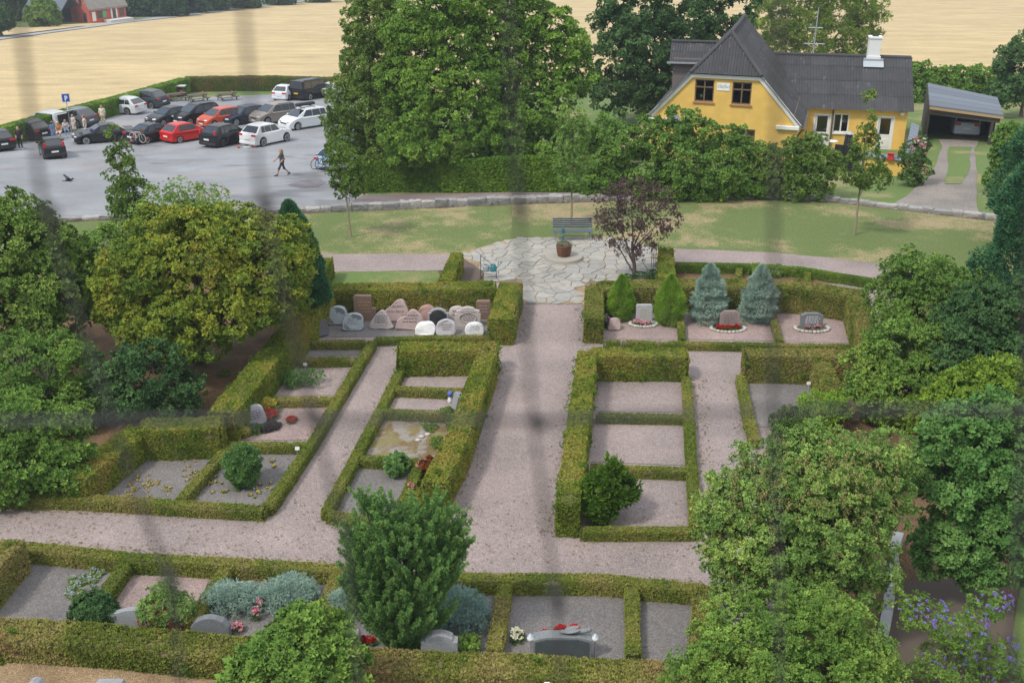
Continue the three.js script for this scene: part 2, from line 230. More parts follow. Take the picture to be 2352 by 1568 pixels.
// dry stone wall of squared boulders, each a stone
{
  const w = thing('churchyard_wall', 'low grey boulder wall between the lawn and the lower ground', 'stone wall', V3(0, 0, 0));
  const rng = rngOf(5), variants = [];
  for (let k = 0; k < 9; k++) {
    const g = new THREE.BoxGeometry(1, 1, 1, 4, 3, 3), p = g.attributes.position;
    for (let i = 0; i < p.count; i++) { const v = V3(p.getX(i), p.getY(i), p.getZ(i)), r = 1 - 0.16 * Math.pow(Math.max(0, v.length() - 0.55), 1.2) * 2; v.multiplyScalar(r); v.x += (vnoise(v.y * 4 + k * 9, v.z * 4, 1) - 0.5) * 0.1; v.y += (vnoise(v.x * 4 + k * 9, v.z * 4, 2) - 0.5) * 0.14; v.z += (vnoise(v.x * 4 + k * 9, v.y * 4, 3) - 0.5) * 0.14; p.setXYZ(i, v.x, v.y, v.z); }
    g.computeVertexNormals(); variants.push(toCreasedNormals(g, 0.7));
  }
  const st = [[0.24, 0.235, 0.23], [0.3, 0.29, 0.28], [0.2, 0.2, 0.2], [0.33, 0.315, 0.3], [0.26, 0.25, 0.235]].map((c, k) => {
    const t = rep(tex(128, 128, (i, j, o) => { const f = 0.62 + hash2(i, j, k) * 0.4 + fbm(i / 16, j / 16, 3, k + 4, 8) * 0.45, li = fbm(i / 20, j / 20, 3, k + 40, 0) > 0.58 ? 1.3 : 1; for (let n = 0; n < 3; n++) o[n] = c[n] * f * li; }), 1);
    return new THREE.MeshStandardMaterial({ map: t, roughness: 0.95, bumpMap: t, bumpScale: 0.05 });
  });
  const core = [];
  for (let i = 0; i < wallPts.length - 1; i++) {
    const a = wallPts[i], b = wallPts[i + 1], L = a.distanceTo(b), dir = b.clone().sub(a).normalize(), turn = Math.atan2(-dir.z, dir.x), y0 = Math.min(-0.3, outerGround((a.x + b.x) / 2, -(a.z + b.z) / 2) - 0.3), top = 0.1;
    const g = new THREE.BoxGeometry(L + 0.1, top - y0, 0.42).rotateY(turn); g.translate((a.x + b.x) / 2 + dir.z * 0.3, (top + y0) / 2, (a.z + b.z) / 2 - dir.x * 0.3); core.push(g);
    if (a.x > 28 || b.x < -30) continue;
    let s = 0; while (s < L) {
      const len = Math.min(L - s + 0.05, 0.4 + rng() * 0.7), c = a.clone().addScaledVector(dir, s + len / 2), h = lerp(lerp(0.17, 0.32, sstep(-13, -5, c.x)), 0.2, sstep(1, 8, c.x)) + rng() * 0.09;
      const m = part(w, 'stone', variants[Math.floor(rng() * 9)], st[Math.floor(rng() * 5)]);
      m.scale.set(len + 0.03, h, 0.42 + rng() * 0.1); m.position.set(c.x + dir.z * 0.3, h / 2 - 0.04 + rng() * 0.03, c.z - dir.x * 0.3); m.rotation.set((rng() - 0.5) * 0.1, turn + (rng() - 0.5) * 0.06, (rng() - 0.5) * 0.06);
      s += len;
    }
  }
  part(w, 'wall_core', merge(core), mat('wallcore', 0.27, 0.26, 0.25, 1));
}
// paved terrace: irregular flagstones, each a stone with open joints
{
  const outline = [[1048, 586], [1070, 580], [1130, 560], [1190, 546], [1300, 546], [1440, 548], [1513, 573], [1513, 636], [1470, 645], [1345, 650], [1343, 699], [1196, 699], [1194, 650], [1110, 648], [1112, 628], [1085, 607]].map(([a, b]) => Y(a, b));
  const base = struct('paved_terrace', sheet(outline, () => 0.024), new THREE.MeshStandardMaterial({ map: texMulch, color: lin(1.9, 2.3, 2.6), roughness: 1 }), 'terrace of irregular pale flagstones');
  const rng = rngOf(77), poly = outline.map((p) => [p.x, p.z]);
  const inside = (x, z) => { let c = false; for (let i = 0, j = poly.length - 1; i < poly.length; j = i++) { const [a, b] = poly[i], [d, e] = poly[j]; if ((b > z) !== (e > z) && x < (d - a) * (z - b) / (e - b) + a) c = !c; } return c; };
  const xs = poly.map((p) => p[0]), zs = poly.map((p) => p[1]), x0 = Math.min(...xs) - 1, x1 = Math.max(...xs) + 1, z0 = Math.min(...zs) - 1, z1 = Math.max(...zs) + 1, S = 0.53, seeds = [];
  for (let z = z0; z < z1; z += S) for (let x = x0; x < x1; x += S) seeds.push([x + rng() * S * 1.05, z + rng() * S * 1.05]);
  const kinds = [[0.3, 0.287, 0.26], [0.34, 0.325, 0.295], [0.275, 0.265, 0.243], [0.325, 0.305, 0.268], [0.31, 0.3, 0.285]].map((c, k) => { const t = rep(tex(128, 128, (i, j, o) => { const f = 0.78 + hash2(i, j, k) * 0.16 + fbm(i / 16, j / 16, 4, k + 60, 8) * 0.4; for (let n = 0; n < 3; n++) o[n] = c[n] * f; }), 1.2); return new THREE.MeshStandardMaterial({ map: t, roughness: 0.9, bumpMap: t, bumpScale: 0.01 }); });
  const clip = (pg, nx, nz, c) => { const o = []; for (let i = 0; i < pg.length; i++) { const a = pg[i], b = pg[(i + 1) % pg.length], da = a[0] * nx + a[1] * nz - c, db = b[0] * nx + b[1] * nz - c; if (da <= 0) o.push(a); if ((da < 0) !== (db < 0)) { const t = da / (da - db); o.push([a[0] + (b[0] - a[0]) * t, a[1] + (b[1] - a[1]) * t]); } } return o; };
  for (const [sx, sz] of seeds) {
    if (!inside(sx, sz)) continue;
    let pg = [[sx - 1.3, sz - 1.3], [sx + 1.3, sz - 1.3], [sx + 1.3, sz + 1.3], [sx - 1.3, sz + 1.3]];
    const gap = 0.012 + rng() * 0.012;
    for (const [ox, oz] of seeds) { const dx = ox - sx, dz = oz - sz, q = Math.hypot(dx, dz); if (q < 0.001 || q > 2.6) continue; pg = clip(pg, dx / q, dz / q, ((sx + ox) / 2 * dx + (sz + oz) / 2 * dz) / q - gap); if (pg.length < 3) break; }
    if (pg.length < 3 || !pg.every(([a, b]) => inside(a * 0.97 + sx * 0.03, b * 0.97 + sz * 0.03))) { if (pg.length < 3) continue; pg = pg.map(([a, b]) => { let t = 1; while (t > 0.3 && !inside(sx + (a - sx) * t, sz + (b - sz) * t)) t -= 0.06; return [sx + (a - sx) * t, sz + (b - sz) * t]; }); }
    const g = new THREE.ExtrudeGeometry(new THREE.Shape(pg.map(([a, b]) => new THREE.Vector2(a, -b))), { depth: 0.03, bevelEnabled: true, bevelSize: 0.008, bevelThickness: 0.008, bevelOffset: -0.008, bevelSegments: 1 }); g.rotateX(-Math.PI / 2);
    planarUV(g); const m = part(base, 'flagstone', g, kinds[Math.floor(rng() * 5)]); m.position.y = 0.012 + rng() * 0.012;
  }
}
// ---------- foliage ----------
function tuft(n, len, wid, a0, a1, seed, fold = 0.25) {
  const r = rngOf(seed), pos = [], idx = [];
  for (let k = 0; k < n; k++) {
    const az = (k + r() * 0.8) / n * Math.PI * 2, po = lerp(a0, a1, r()), d = V3(Math.sin(po) * Math.cos(az), Math.cos(po), Math.sin(po) * Math.sin(az));
    let s = V3(-Math.sin(az), 0, Math.cos(az)); s.applyAxisAngle(d, (r() - 0.5) * 1.1); const up = s.clone().cross(d).normalize();
    const L = len * (0.75 + r() * 0.5), W = wid * (0.8 + r() * 0.4), o = d.clone().multiplyScalar(0.12 * len).add(V3((r() - 0.5), (r() - 0.5) * 0.6, (r() - 0.5)).multiplyScalar(len * 0.5));
    const m = o.clone().addScaledVector(d, L * 0.5), b = pos.length / 3;
    for (const q of [o, m.clone().addScaledVector(s, W / 2).addScaledVector(up, -fold * W), o.clone().addScaledVector(d, L).addScaledVector(up, 0.12 * L), m.clone().addScaledVector(s, -W / 2).addScaledVector(up, -fold * W)]) pos.push(q.x, q.y, q.z);
    idx.push(b, b + 1, b + 2, b, b + 2, b + 3);
  }
  const g = new THREE.BufferGeometry(); g.setAttribute('position', new THREE.Float32BufferAttribute(pos, 3)); g.setIndex(idx); g.computeVertexNormals(); return g;
}
const LEAF = {
  broad: tuft(6, 1.0, 0.72, 0.7, 1.7, 3), small: tuft(7, 0.9, 0.6, 0.5, 1.6, 4), needle: tuft(9, 1.25, 0.2, 0.15, 1.2, 5, 0), scale: tuft(8, 1.1, 0.34, 0.1, 0.95, 6, 0.1),
  long: tuft(6, 1.2, 0.36, 0.3, 1.3, 7), petal: tuft(7, 0.8, 0.75, 0.5, 1.5, 8), hedge: tuft(7, 0.95, 0.66, 0.4, 1.65, 9),
};
const mLeaf = new THREE.MeshPhysicalMaterial({ color: 0xffffff, roughness: 0.62, specularIntensity: 0.22, side: THREE.DoubleSide, transmission: 0.22, thickness: 0 });
const mNeedle = new THREE.MeshPhysicalMaterial({ color: 0xffffff, roughness: 0.75, specularIntensity: 0.2, side: THREE.DoubleSide });
const _m = new THREE.Matrix4(), _q = new THREE.Quaternion(), _q2 = new THREE.Quaternion(), _s = new THREE.Vector3(), _u = V3(0, 1, 0);
function scatter(parent, name, kind, list, rng, material) {            // list: [point, outward normal, size, colour]
  const im = new THREE.InstancedMesh(LEAF[kind], material ?? (kind === 'needle' || kind === 'scale' ? mNeedle : mLeaf), list.length); im.name = name; im.userData.kind = 'stuff'; im.castShadow = im.receiveShadow = true;
  const col = new THREE.Color();
  list.forEach(([p, n, s, c], i) => { _q.setFromUnitVectors(_u, n); _q2.setFromAxisAngle(_u, rng() * 6.283); _q.multiply(_q2); _m.compose(p, _q, _s.set(s, s * (0.85 + rng() * 0.3), s)); im.setMatrixAt(i, _m); im.setColorAt(i, col.setRGB(c[0], c[1], c[2])); });
  parent.add(im); return im;
}
function pick(pal, t, rng, amp = 0.25) { const f = clamp(t, 0, 0.9999) * (pal.length - 1), i = Math.floor(f), u = f - i, k = 1 + (rng() - 0.5) * 2 * amp, a = pal[i], b = pal[Math.min(i + 1, pal.length - 1)]; return [lerp(a[0], b[0], u) * k, lerp(a[1], b[1], u) * k, lerp(a[2], b[2], u) * k * 0.97]; }
const sphereDir = (r) => { const z = r() * 2 - 1, a = r() * 6.2832, q = Math.sqrt(1 - z * z); return V3(q * Math.cos(a), z, q * Math.sin(a)); };
const mBark = mat('bark', 0.13, 0.105, 0.085, 1), mBarkPale = mat('barkpale', 0.3, 0.25, 0.17, 0.95), mBarkDark = mat('barkdark', 0.08, 0.065, 0.055, 1);
const PAL = {
  maple: [[0.118, 0.234, 0.034], [0.183, 0.326, 0.047], [0.280, 0.429, 0.067]], linden: [[0.109, 0.193, 0.034], [0.183, 0.286, 0.055], [0.321, 0.388, 0.087]], dark: [[0.051, 0.119, 0.040], [0.082, 0.169, 0.056], [0.128, 0.236, 0.081]],
  acid: [[0.160, 0.265, 0.032], [0.257, 0.366, 0.040], [0.408, 0.469, 0.055]], gold: [[0.113, 0.193, 0.028], [0.209, 0.288, 0.039], [0.323, 0.357, 0.045], [0.290, 0.251, 0.045]], shrub: [[0.123, 0.234, 0.046], [0.195, 0.323, 0.061], [0.307, 0.418, 0.084]],
  lilac: [[0.085, 0.204, 0.051], [0.151, 0.296, 0.081], [0.237, 0.388, 0.113]], hop: [[0.158, 0.277, 0.067], [0.268, 0.404, 0.100], [0.404, 0.510, 0.133], [0.605, 0.532, 0.184]], spruce: [[0.150, 0.296, 0.036], [0.237, 0.399, 0.046], [0.326, 0.489, 0.061]],
  blue: [[0.229, 0.355, 0.318], [0.345, 0.475, 0.405], [0.461, 0.593, 0.492]], juniper: [[0.103, 0.218, 0.067], [0.170, 0.327, 0.092], [0.296, 0.436, 0.108]], cypress: [[0.039, 0.125, 0.063], [0.061, 0.178, 0.083], [0.099, 0.240, 0.098]],
  purple: [[0.101, 0.061, 0.068], [0.155, 0.095, 0.097], [0.216, 0.135, 0.121]], hedge: [[0.146, 0.206, 0.026], [0.231, 0.276, 0.038], [0.317, 0.318, 0.057], [0.341, 0.268, 0.072]], hedgebrown: [[0.146, 0.187, 0.031], [0.231, 0.249, 0.052], [0.317, 0.292, 0.094], [0.341, 0.255, 0.109]],
  boxlow: [[0.146, 0.209, 0.031], [0.226, 0.268, 0.046], [0.323, 0.312, 0.081], [0.335, 0.286, 0.109]], greenhedge: [[0.080, 0.166, 0.018], [0.126, 0.237, 0.024], [0.182, 0.293, 0.034]], rose: [[0.080, 0.158, 0.036], [0.126, 0.221, 0.055]], farwood: [[0.052, 0.111, 0.058], [0.078, 0.143, 0.065], [0.117, 0.182, 0.078]],
};
// lobes: [{c, r:V3}]
function crownList(lobes, o, rng) {
  const { clumps = 120, per = 24, clumpR = 0.5, leaf = 0.12, pal = PAL.maple, up = 0.4, inner = 0.14, low = -0.75, shift = 0, shell = 0.86, flat = 0.75, ragged = 0.34 } = o, list = [], wts = lobes.map((l) => (l.r.x * l.r.y + l.r.x * l.r.z + l.r.y * l.r.z) * (l.w ?? 1)), tot = wts.reduce((a, b) => a + b, 0);
  const q = V3(0, 0, 0);
  for (let li = 0; li < lobes.length; li++) {
    const L = lobes[li], n = Math.max(3, Math.round(clumps * wts[li] / tot));
    for (let k = 0; k < n; k++) {
      const d = sphereDir(rng); if (d.y < low && rng() < 0.8) continue;
      const deep = rng() < inner, R = deep ? 0.3 + rng() * 0.4 : shell + (rng() - 0.5) * ragged, c = L.c.clone().add(q.copy(d).multiply(L.r).multiplyScalar(R));
      if (!deep) { let hid = false; for (let j = 0; j < lobes.length && !hid; j++) if (j !== li) { const M = lobes[j]; q.copy(c).sub(M.c).divide(M.r); if (q.lengthSq() < 0.46) hid = true; } if (hid && rng() < 0.85) continue; }
      const tone = clamp(0.35 + (rng() - 0.5) * 0.6 + (vnoise(c.x * 0.7 + c.y * 0.5, c.z * 0.7 + c.y * 0.5, 9) - 0.5) * 0.6 + shift, 0, 1), cr = clumpR * (0.65 + rng() * 0.7);
      for (let i = 0; i < per; i++) {
        const e = sphereDir(rng); if (e.dot(d) < -0.3) e.multiplyScalar(-1);
        const p = c.clone().addScaledVector(e, cr * Math.cbrt(rng()) * (1)).add(V3(0, (rng() - 0.5) * 0.1 * cr, 0)); p.y = c.y + (p.y - c.y) * flat;
        const nrm = e.clone().multiplyScalar(0.5).addScaledVector(d, 0.5).add(V3((rng() - 0.5) * 0.9, up + (rng() - 0.5) * 0.6, (rng() - 0.5) * 0.9)).normalize();
        list.push([p, nrm, leaf * (0.5 + rng() * rng() * 1.2 + rng() * 0.25), pick(pal, tone + (rng() - 0.5) * 0.35, rng)]);
      }
    }
  }
  return list;
}
function limbsGeo(base, top, r, lobes, rng, bend = 0.3) {
  const gs = [], pts = []; const n = 5;
  for (let i = 0; i <= n; i++) { const t = i / n, p = base.clone().lerp(top, t); if (i > 0 && i < n) p.add(V3((rng() - 0.5) * bend * r * 4, 0, (rng() - 0.5) * bend * r * 4)); pts.push(p); }
  for (let i = 0; i < n; i++) gs.push(rod(pts[i], pts[i + 1], r * (1.15 - i / n * 0.6) * (i ? 1 : 1.2), r * (1.15 - (i + 1) / n * 0.6), 9));
  for (const L of lobes) { const s = pts[1 + Math.floor(rng() * (n - 1))], e = L.c.clone().add(V3(0, L.r.y * 0.15, 0)), m = s.clone().lerp(e, 0.5).add(V3((rng() - 0.5) * 0.4, 0.15, (rng() - 0.5) * 0.4).multiplyScalar(L.r.x * 0.5)); gs.push(rod(s, m, r * 0.42, r * 0.27, 6), rod(m, e, r * 0.27, r * 0.13, 6)); for (let k = 0; k < 3; k++) { const f = e.clone().add(sphereDir(rng).multiply(L.r).multiplyScalar(0.75)); gs.push(rod(e, f, r * 0.13, r * 0.05, 5)); } }
  return merge(gs);
}
// lobes given in frame units at the plane of the base: [px, py, radius px, dz metres, flatten y, depth factor]
function lobesFrom(base, spec) { return spec.map(([px, py, r, dz = 0, fy = 1, fz = 1]) => { const c = onWallPlane(px, py, base.z + dz), R = r / scaleAt(c); return { c, r: V3(R, R * fy, R * fz) }; }); }
let treeSeed = 100;
function tree(name, label, cat, base, lobeSpec, o = {}) {
  const rng = rngOf(treeSeed += 17), L = lobesFrom(base, lobeSpec), g = thing(name, label, cat, base, 0, o.group), off = base.clone().negate();
  for (const l of L) l.c.add(off);
  const topL = L.reduce((a, b) => (b.c.y > a.c.y ? b : a)), trunkTop = o.trunkTop ? V3(topL.c.x * 0.6, o.trunkTop, topL.c.z * 0.6) : V3(topL.c.x * 0.6, topL.c.y * 0.75, topL.c.z * 0.6);
  if (o.trunk !== 0) part(g, o.trunk && o.trunk < 0.04 ? 'stem' : 'trunk', limbsGeo(V3(0, -0.15, 0), trunkTop, o.trunk ?? 0.16, L, rng), o.bark ?? mBark);
  const im = scatter(g, o.foliage ?? 'crown', o.kind ?? 'broad', crownList(L, o, rng), rng);
  return g;
}
// ---- hedges: clipped, swept along a line of their tops ----
let hedgeSeed = 900;
function hedge(name, label, pts, h, w, o = {}) {
  const rng = rngOf(hedgeSeed += 13), seed = hedgeSeed, gnd = o.ground ?? (() => 0), P = (o.world ? pts : pts.map(([a, b]) => Y(a, b, h))), line = [];
  for (let i = 0; i < P.length - 1; i++) { const n = Math.max(1, Math.round(P[i].distanceTo(P[i + 1]) / 0.45)); for (let k = 0; k < n; k++) line.push(P[i].clone().lerp(P[i + 1], k / n)); } line.push(P[P.length - 1].clone());
  const g = thing(name, label, 'hedge', V3(line[0].x, gnd(line[0].x, line[0].z), line[0].z), 0, o.group), N = line.length, side = [], O = g.position;
  for (let i = 0; i < N; i++) { const d = line[Math.min(i + 1, N - 1)].clone().sub(line[Math.max(i - 1, 0)]); d.y = 0; d.normalize(); side.push(V3(-d.z, 0, d.x)); }
  const lump = (i, k) => (vnoise(i * 0.35, k * 1.7, seed) - 0.5) * 0.06 * Math.min(1, h), ring = [[-0.5, 0], [-0.5, 0.35], [-0.5, 0.75], [-0.46, 0.96], [-0.2, 1], [0.2, 1], [0.46, 0.96], [0.5, 0.75], [0.5, 0.35], [0.5, 0]], M = ring.length, pos = [], idx = [];
  const pt = (i, u, v, inset) => { const l = line[i], s = side[i], gy = gnd(l.x, l.z); return V3(l.x + s.x * u * (w - inset * 2), gy + v * (h - inset), l.z + s.z * u * (w - inset * 2)); };
  for (let i = 0; i < N; i++) ring.forEach(([u, v], k) => { const e = i === 0 || i === N - 1 ? 0.0 : 0, p = pt(i, u + lump(i, k) * Math.sign(u) * 0.5, v + (v > 0.9 ? lump(i, k + 20) * 0.6 : 0), 0.045 + e); pos.push(p.x - O.x, p.y - O.y - (v === 0 ? 0.05 : 0), p.z - O.z); });
  for (let i = 0; i < N - 1; i++) for (let k = 0; k < M - 1; k++) { const a = i * M + k, b = a + M; idx.push(a, b, a + 1, a + 1, b, b + 1); }
  for (const e of [0, N - 1]) for (let k = 1; k < M - 1; k++) idx.push(e * M, e * M + (e ? k : k + 1), e * M + (e ? k + 1 : k));
  const geo = new THREE.BufferGeometry(); geo.setAttribute('position', new THREE.Float32BufferAttribute(pos, 3)); geo.setIndex(idx); geo.computeVertexNormals();
  part(g, 'inner_twigs', geo, mat('hedgecore', 0.17, 0.14, 0.075, 1));
  const list = [], pal = o.pal ?? PAL.hedge, leaf = o.leaf ?? 0.037, dens = o.dens ?? 620, len = line.reduce((a, p, i) => (i ? a + p.distanceTo(line[i - 1]) : 0), 0), per = w + 2 * h, n = Math.round((len * per + 2 * w * h) * dens);
  for (let k = 0; k < n; k++) {
    const end = rng() < 2 * w * h / (len * per + 2 * w * h), i = end ? (rng() < 0.5 ? 0 : N - 1) : 0; let p, nn;
    if (end) { const u = rng() - 0.5, v = rng(); p = pt(i, u, v, 0.02); nn = line[i].clone().sub(line[i ? N - 2 : 1]).setY(0).normalize(); p.addScaledVector(nn, 0.05); }
    else {
      const f = rng() * (N - 1), i0 = Math.floor(f), t = f - i0; let q = rng() * per, u, v;
      if (q < h) { u = -0.5; v = q / h; } else if (q < h + w) { u = (q - h) / w - 0.5; v = 1; } else { u = 0.5; v = (q - h - w) / h; }
      const a = pt(i0, u, v, 0.02), b = pt(Math.min(i0 + 1, N - 1), u, v, 0.02); p = a.lerp(b, t); nn = v === 1 && Math.abs(u) < 0.5 ? V3(0, 1, 0) : side[i0].clone().multiplyScalar(Math.sign(u)).add(V3(0, 0.25, 0));
    }
    const ln = (vnoise(p.x * 2.3 + p.y * 2, p.z * 2.3 - p.y * 2, seed) - 0.5) * 0.045 * Math.min(1, h + 0.25) + (rng() - 0.5) * 0.025 + (vnoise(p.x * 0.6, p.z * 0.6 + p.y * 0.5, seed + 5) - 0.42) * 0.04 * Math.min(1, h); p.addScaledVector(nn, ln); if (vnoise(p.x * 3.1 + 40, p.z * 3.1 + p.y * 3, seed + 8) > 0.9 && rng() < 0.75) continue;
    const tone = clamp(0.38 + (fbm(p.x * 0.9 + p.y * 0.7, p.z * 0.9 + p.y, 3, 33) - 0.5) * 1.7 + (rng() - 0.5) * 0.5 + (o.shift ?? 0), 0, 1);
    nn.add(V3((rng() - 0.5) * 1.1, (rng() - 0.5) * 1.1, (rng() - 0.5) * 1.1)).normalize(); p.sub(O);
    list.push([p, nn, leaf * (0.7 + rng() * 0.7), pick(pal, tone, rng, 0.28)]);
    if (o.sprigs && rng() < o.sprigs) { const c = p.clone(); for (let z = 0; z < 14; z++) { const e = sphereDir(rng); list.push([c.clone().addScaledVector(e, 0.16 * rng()).addScaledVector(nn, 0.05), e, leaf * 1.25, pick([[0.1, 0.19, 0.022], [0.16, 0.27, 0.035]], rng(), rng)]); } }
  }
  scatter(g, 'leaves', 'hedge', list, rng);
  return g;
}
const TALL = 'clipped hedges round the plots', LOW = 'low edging hedges';
const tall = (label, pts, h, w, o = {}) => hedge('clipped_hedge', label, pts, h, w, { sprigs: 0.0012, ...o });
const lowh = (label, pts, h = 0.34, w = 0.36, o = {}) => hedge('edging_hedge', label, pts, h * 0.88, w * 0.86, { pal: PAL.boxlow, leaf: 0.027, dens: 1000, ...o });
tall('clipped hedge behind the row of collected headstones', [[745, 658], [950, 658], [1135, 653]], 0.95, 0.9);
tall('short broad hedge end beside the central path, near the collected headstones', [[1174, 650], [1150, 734]], 0.95, 0.88);
tall('hedge stub between the paved terrace and the small lawn patch', [[1050, 580], [1022, 645]], 0.85, 0.52);
tall('hedge stub beside the dark narrow cypress', [[751, 591], [716, 652]], 0.85, 0.5);
tall('long diagonal hedge between the leaf litter and the plots', [[742, 672], [622, 808], [508, 948]], 1.0, 0.85, { sprigs: 0.002 });
tall('hedge behind the plot of scattered yellow pansies', [[325, 974], [410, 974], [505, 968]], 1.0, 0.8);
tall('hedge running down beside the dark shrubs to the pansy plot', [[316, 982], [172, 1096]], 0.85, 0.75, { sprigs: 0.003 });
tall('hedge block across the head of the plots beside the central path', [[918, 797], [1030, 796], [1138, 796]], 0.92, 0.85, { sprigs: 0.004 });
tall('long straight hedge on the near side of the central path, beside the juniper', [[1118, 812], [1052, 1000], [996, 1108]], 0.96, 0.66, { sprigs: 0.002 });
tall('long straight hedge beside the glossy laurel bush', [[1350, 806], [1330, 960], [1304, 1155]], 1.0, 0.62, { sprigs: 0.002 });
tall('hedge block at the head of the three empty pink plots', [[1362, 808], [1480, 808], [1576, 809]], 0.92, 0.85, { sprigs: 0.003 });
tall('hedge end between the central path and the dwarf conifers', [[1366, 652], [1364, 733]], 0.92, 0.66, { pal: PAL.hedgebrown });
tall('browned hedge behind the blue spruces and dwarf conifers', [[1376, 655], [1560, 650], [1700, 650], [1830, 654], [1955, 672]], 1.0, 1.0, { pal: PAL.hedgebrown });
tall('sloping browned hedge beside the bright green shrubs', [[1962, 664], [2004, 788]], 0.95, 0.78, { pal: PAL.hedgebrown });
tall('browned hedge at the head of the plot with a white marker', [[1715, 808], [1850, 810], [1990, 814]], 1.0, 0.72, { pal: PAL.hedgebrown });
tall('browned hedge running down behind the rounded green bush', [[1887, 828], [1922, 906]], 0.9, 0.6, { pal: PAL.hedgebrown });
tall('hedge stub beside the purple-leaved tree', [[1530, 568], [1533, 640]], 0.85, 0.62);
tall('long wide hedge across the foot of the picture', [[-60, 1440], [270, 1462], [520, 1486], [850, 1516], [1200, 1530], [1640, 1552]], 0.56, 0.8, { pal: PAL.hedgebrown, leaf: 0.044, dens: 560, sprigs: 0.0012 });
tall('hedge corner beside the gravel path, at the edge of the picture', [[26, 1240], [-70, 1350]], 0.9, 0.62, { pal: PAL.hedgebrown });
tall('browned hedge running along the empty corner plot', [[1622, 1345], [1620, 1525]], 0.8, 0.55, { pal: PAL.hedgebrown });
lowh('low hedge in front of the pansy plots, along the broad path', [[-60, 1137], [190, 1141], [400, 1154], [604, 1166]], 0.38, 0.4);
lowh('low hedge along the narrow path, from the back plots to the pansy plots', [[854, 783], [762, 934], [722, 1003], [616, 1158]], 0.36, 0.36);
lowh('low hedge between the two pansy plots', [[414, 1143], [522, 1024]]);
lowh('low hedge above the dark feathery bush', [[528, 1018], [700, 1019]]);
lowh('low hedge above the plot with red flowers', [[628, 915], [762, 913]]);
lowh('low hedge below the narrow grey plot', [[692, 824], [815, 822]]);
lowh('low hedge above the narrow grey plot', [[716, 783], [840, 783]]);
lowh('low hedge in front of the collected headstones', [[862, 777], [1000, 772], [1122, 772]], 0.3, 0.34);
lowh('low hedge along the narrow path, from the hedge block to the juniper', [[916, 852], [868, 948], [818, 1042], [748, 1172]]);
lowh('low hedge at the foot of the plot with the green ball bush', [[756, 1177], [850, 1188], [950, 1196]]);
lowh('low hedge between the two short pink plots', [[908, 890], [1062, 896]]);
lowh('low hedge above the weedy mossy plot', [[882, 942], [1050, 950]]);
lowh('low hedge below the weedy mossy plot', [[828, 1050], [962, 1057]]);
lowh('low hedge between the grey plot and the pink rose', [[962, 1066], [926, 1148]]);
lowh('low hedge along the narrow path, beside the empty pink plots', [[1578, 866], [1588, 1040], [1599, 1206]]);
lowh('low hedge between the first and second empty pink plots', [[1374, 950], [1570, 954]]);
lowh('low hedge above the laurel bush', [[1356, 1069], [1580, 1078]]);
lowh('low hedge below the laurel bush', [[1338, 1215], [1596, 1214]]);
lowh('low hedge along the plot with a white marker', [[1702, 862], [1722, 960], [1736, 1010]]);
lowh('low hedge in front of the dwarf conifer plot', [[1392, 783], [1426, 784]], 0.3, 0.32);
lowh('low hedge in front of the blue spruce plots', [[1438, 784], [1700, 788], [1975, 793]], 0.32, 0.34);
lowh('low hedge between the dwarf conifers and the blue spruces', [[1562, 722], [1568, 776]], 0.32, 0.3);
lowh('low hedge between the blue spruces and the dark headstone with white writing', [[1776, 722], [1792, 780]], 0.32, 0.3);
lowh('low curving hedge below the pink gravel walk', [[1556, 605], [1700, 607], [1850, 616], [2014, 643]], 0.42, 0.4, { pal: PAL.greenhedge, shift: 0.2 });
lowh('tiny hedge divider behind the first blue spruce', [[1699, 612], [1697, 632]], 0.34, 0.3);
lowh('tiny hedge divider beside the grey strip behind the browned hedge', [[1856, 620], [1856, 644]], 0.34, 0.3);
lowh('low hedge along the broad path in front of the near grave row', [[56, 1252], [283, 1277], [494, 1288], [767, 1303], [1040, 1325], [1370, 1326], [1600, 1349]], 0.46, 0.46);
lowh('low hedge beside the blue forget-me-nots', [[288, 1288], [226, 1378]], 0.42, 0.38);
lowh('low hedge between the red-berried bush and the blue junipers', [[520, 1298], [436, 1430]], 0.42, 0.38);
lowh('low hedge beside the second blue juniper', [[778, 1312], [738, 1400]], 0.42, 0.38);
lowh('low hedge between the blue juniper and the angel headstone plot', [[1160, 1338], [1136, 1490]], 0.42, 0.4);
lowh('low hedge beside the empty corner plot', [[1452, 1342], [1456, 1502]], 0.42, 0.38);

// ---- churchyard trees and bushes ----
const yb = (px, py) => Y(px, py), ob = (px, py) => out(px, py);
tree('dome_tree', 'big dome-shaped tree with yellowing leaves above the leaf litter', 'tree', yb(462, 832), [[455, 600, 150, 0, 0.85], [330, 650, 105, 0.6], [600, 640, 108, 0.2], [375, 565, 88, -0.8], [540, 560, 92, -0.9], [450, 525, 70, -0.8, 0.8], [285, 690, 72, 0.8], [640, 570, 75, -1.2], [635, 670, 60, 0.6], [410, 735, 84, 1.6, 0.8], [520, 722, 76, 1.4, 0.8], [320, 740, 60, 1.2, 0.8], [585, 720, 46, 1.1, 0.8], [300, 700, 72, 0.9], [360, 775, 64, 1.6, 0.8], [470, 785, 62, 1.7, 0.7]], { pal: PAL.gold, clumps: 2100, per: 23, clumpR: 0.28, leaf: 0.08, trunk: 0.2, shift: 0.06, up: 0.6, ragged: 0.26, shell: 0.9 });
tree('round_tree', 'dense green tree at the edge of the picture, beside the dome-shaped tree', 'tree', yb(70, 840), [[60, 590, 120, 0, 1.05], [-60, 600, 130, 0], [120, 680, 95, 0.7], [30, 520, 75, -0.6], [150, 610, 62, -0.2], [40, 690, 110, 0.9], [100, 740, 80, 1.2]], { pal: PAL.linden, clumps: 760, per: 24, clumpR: 0.32, leaf: 0.1, trunk: 0.18, shift: -0.12 });
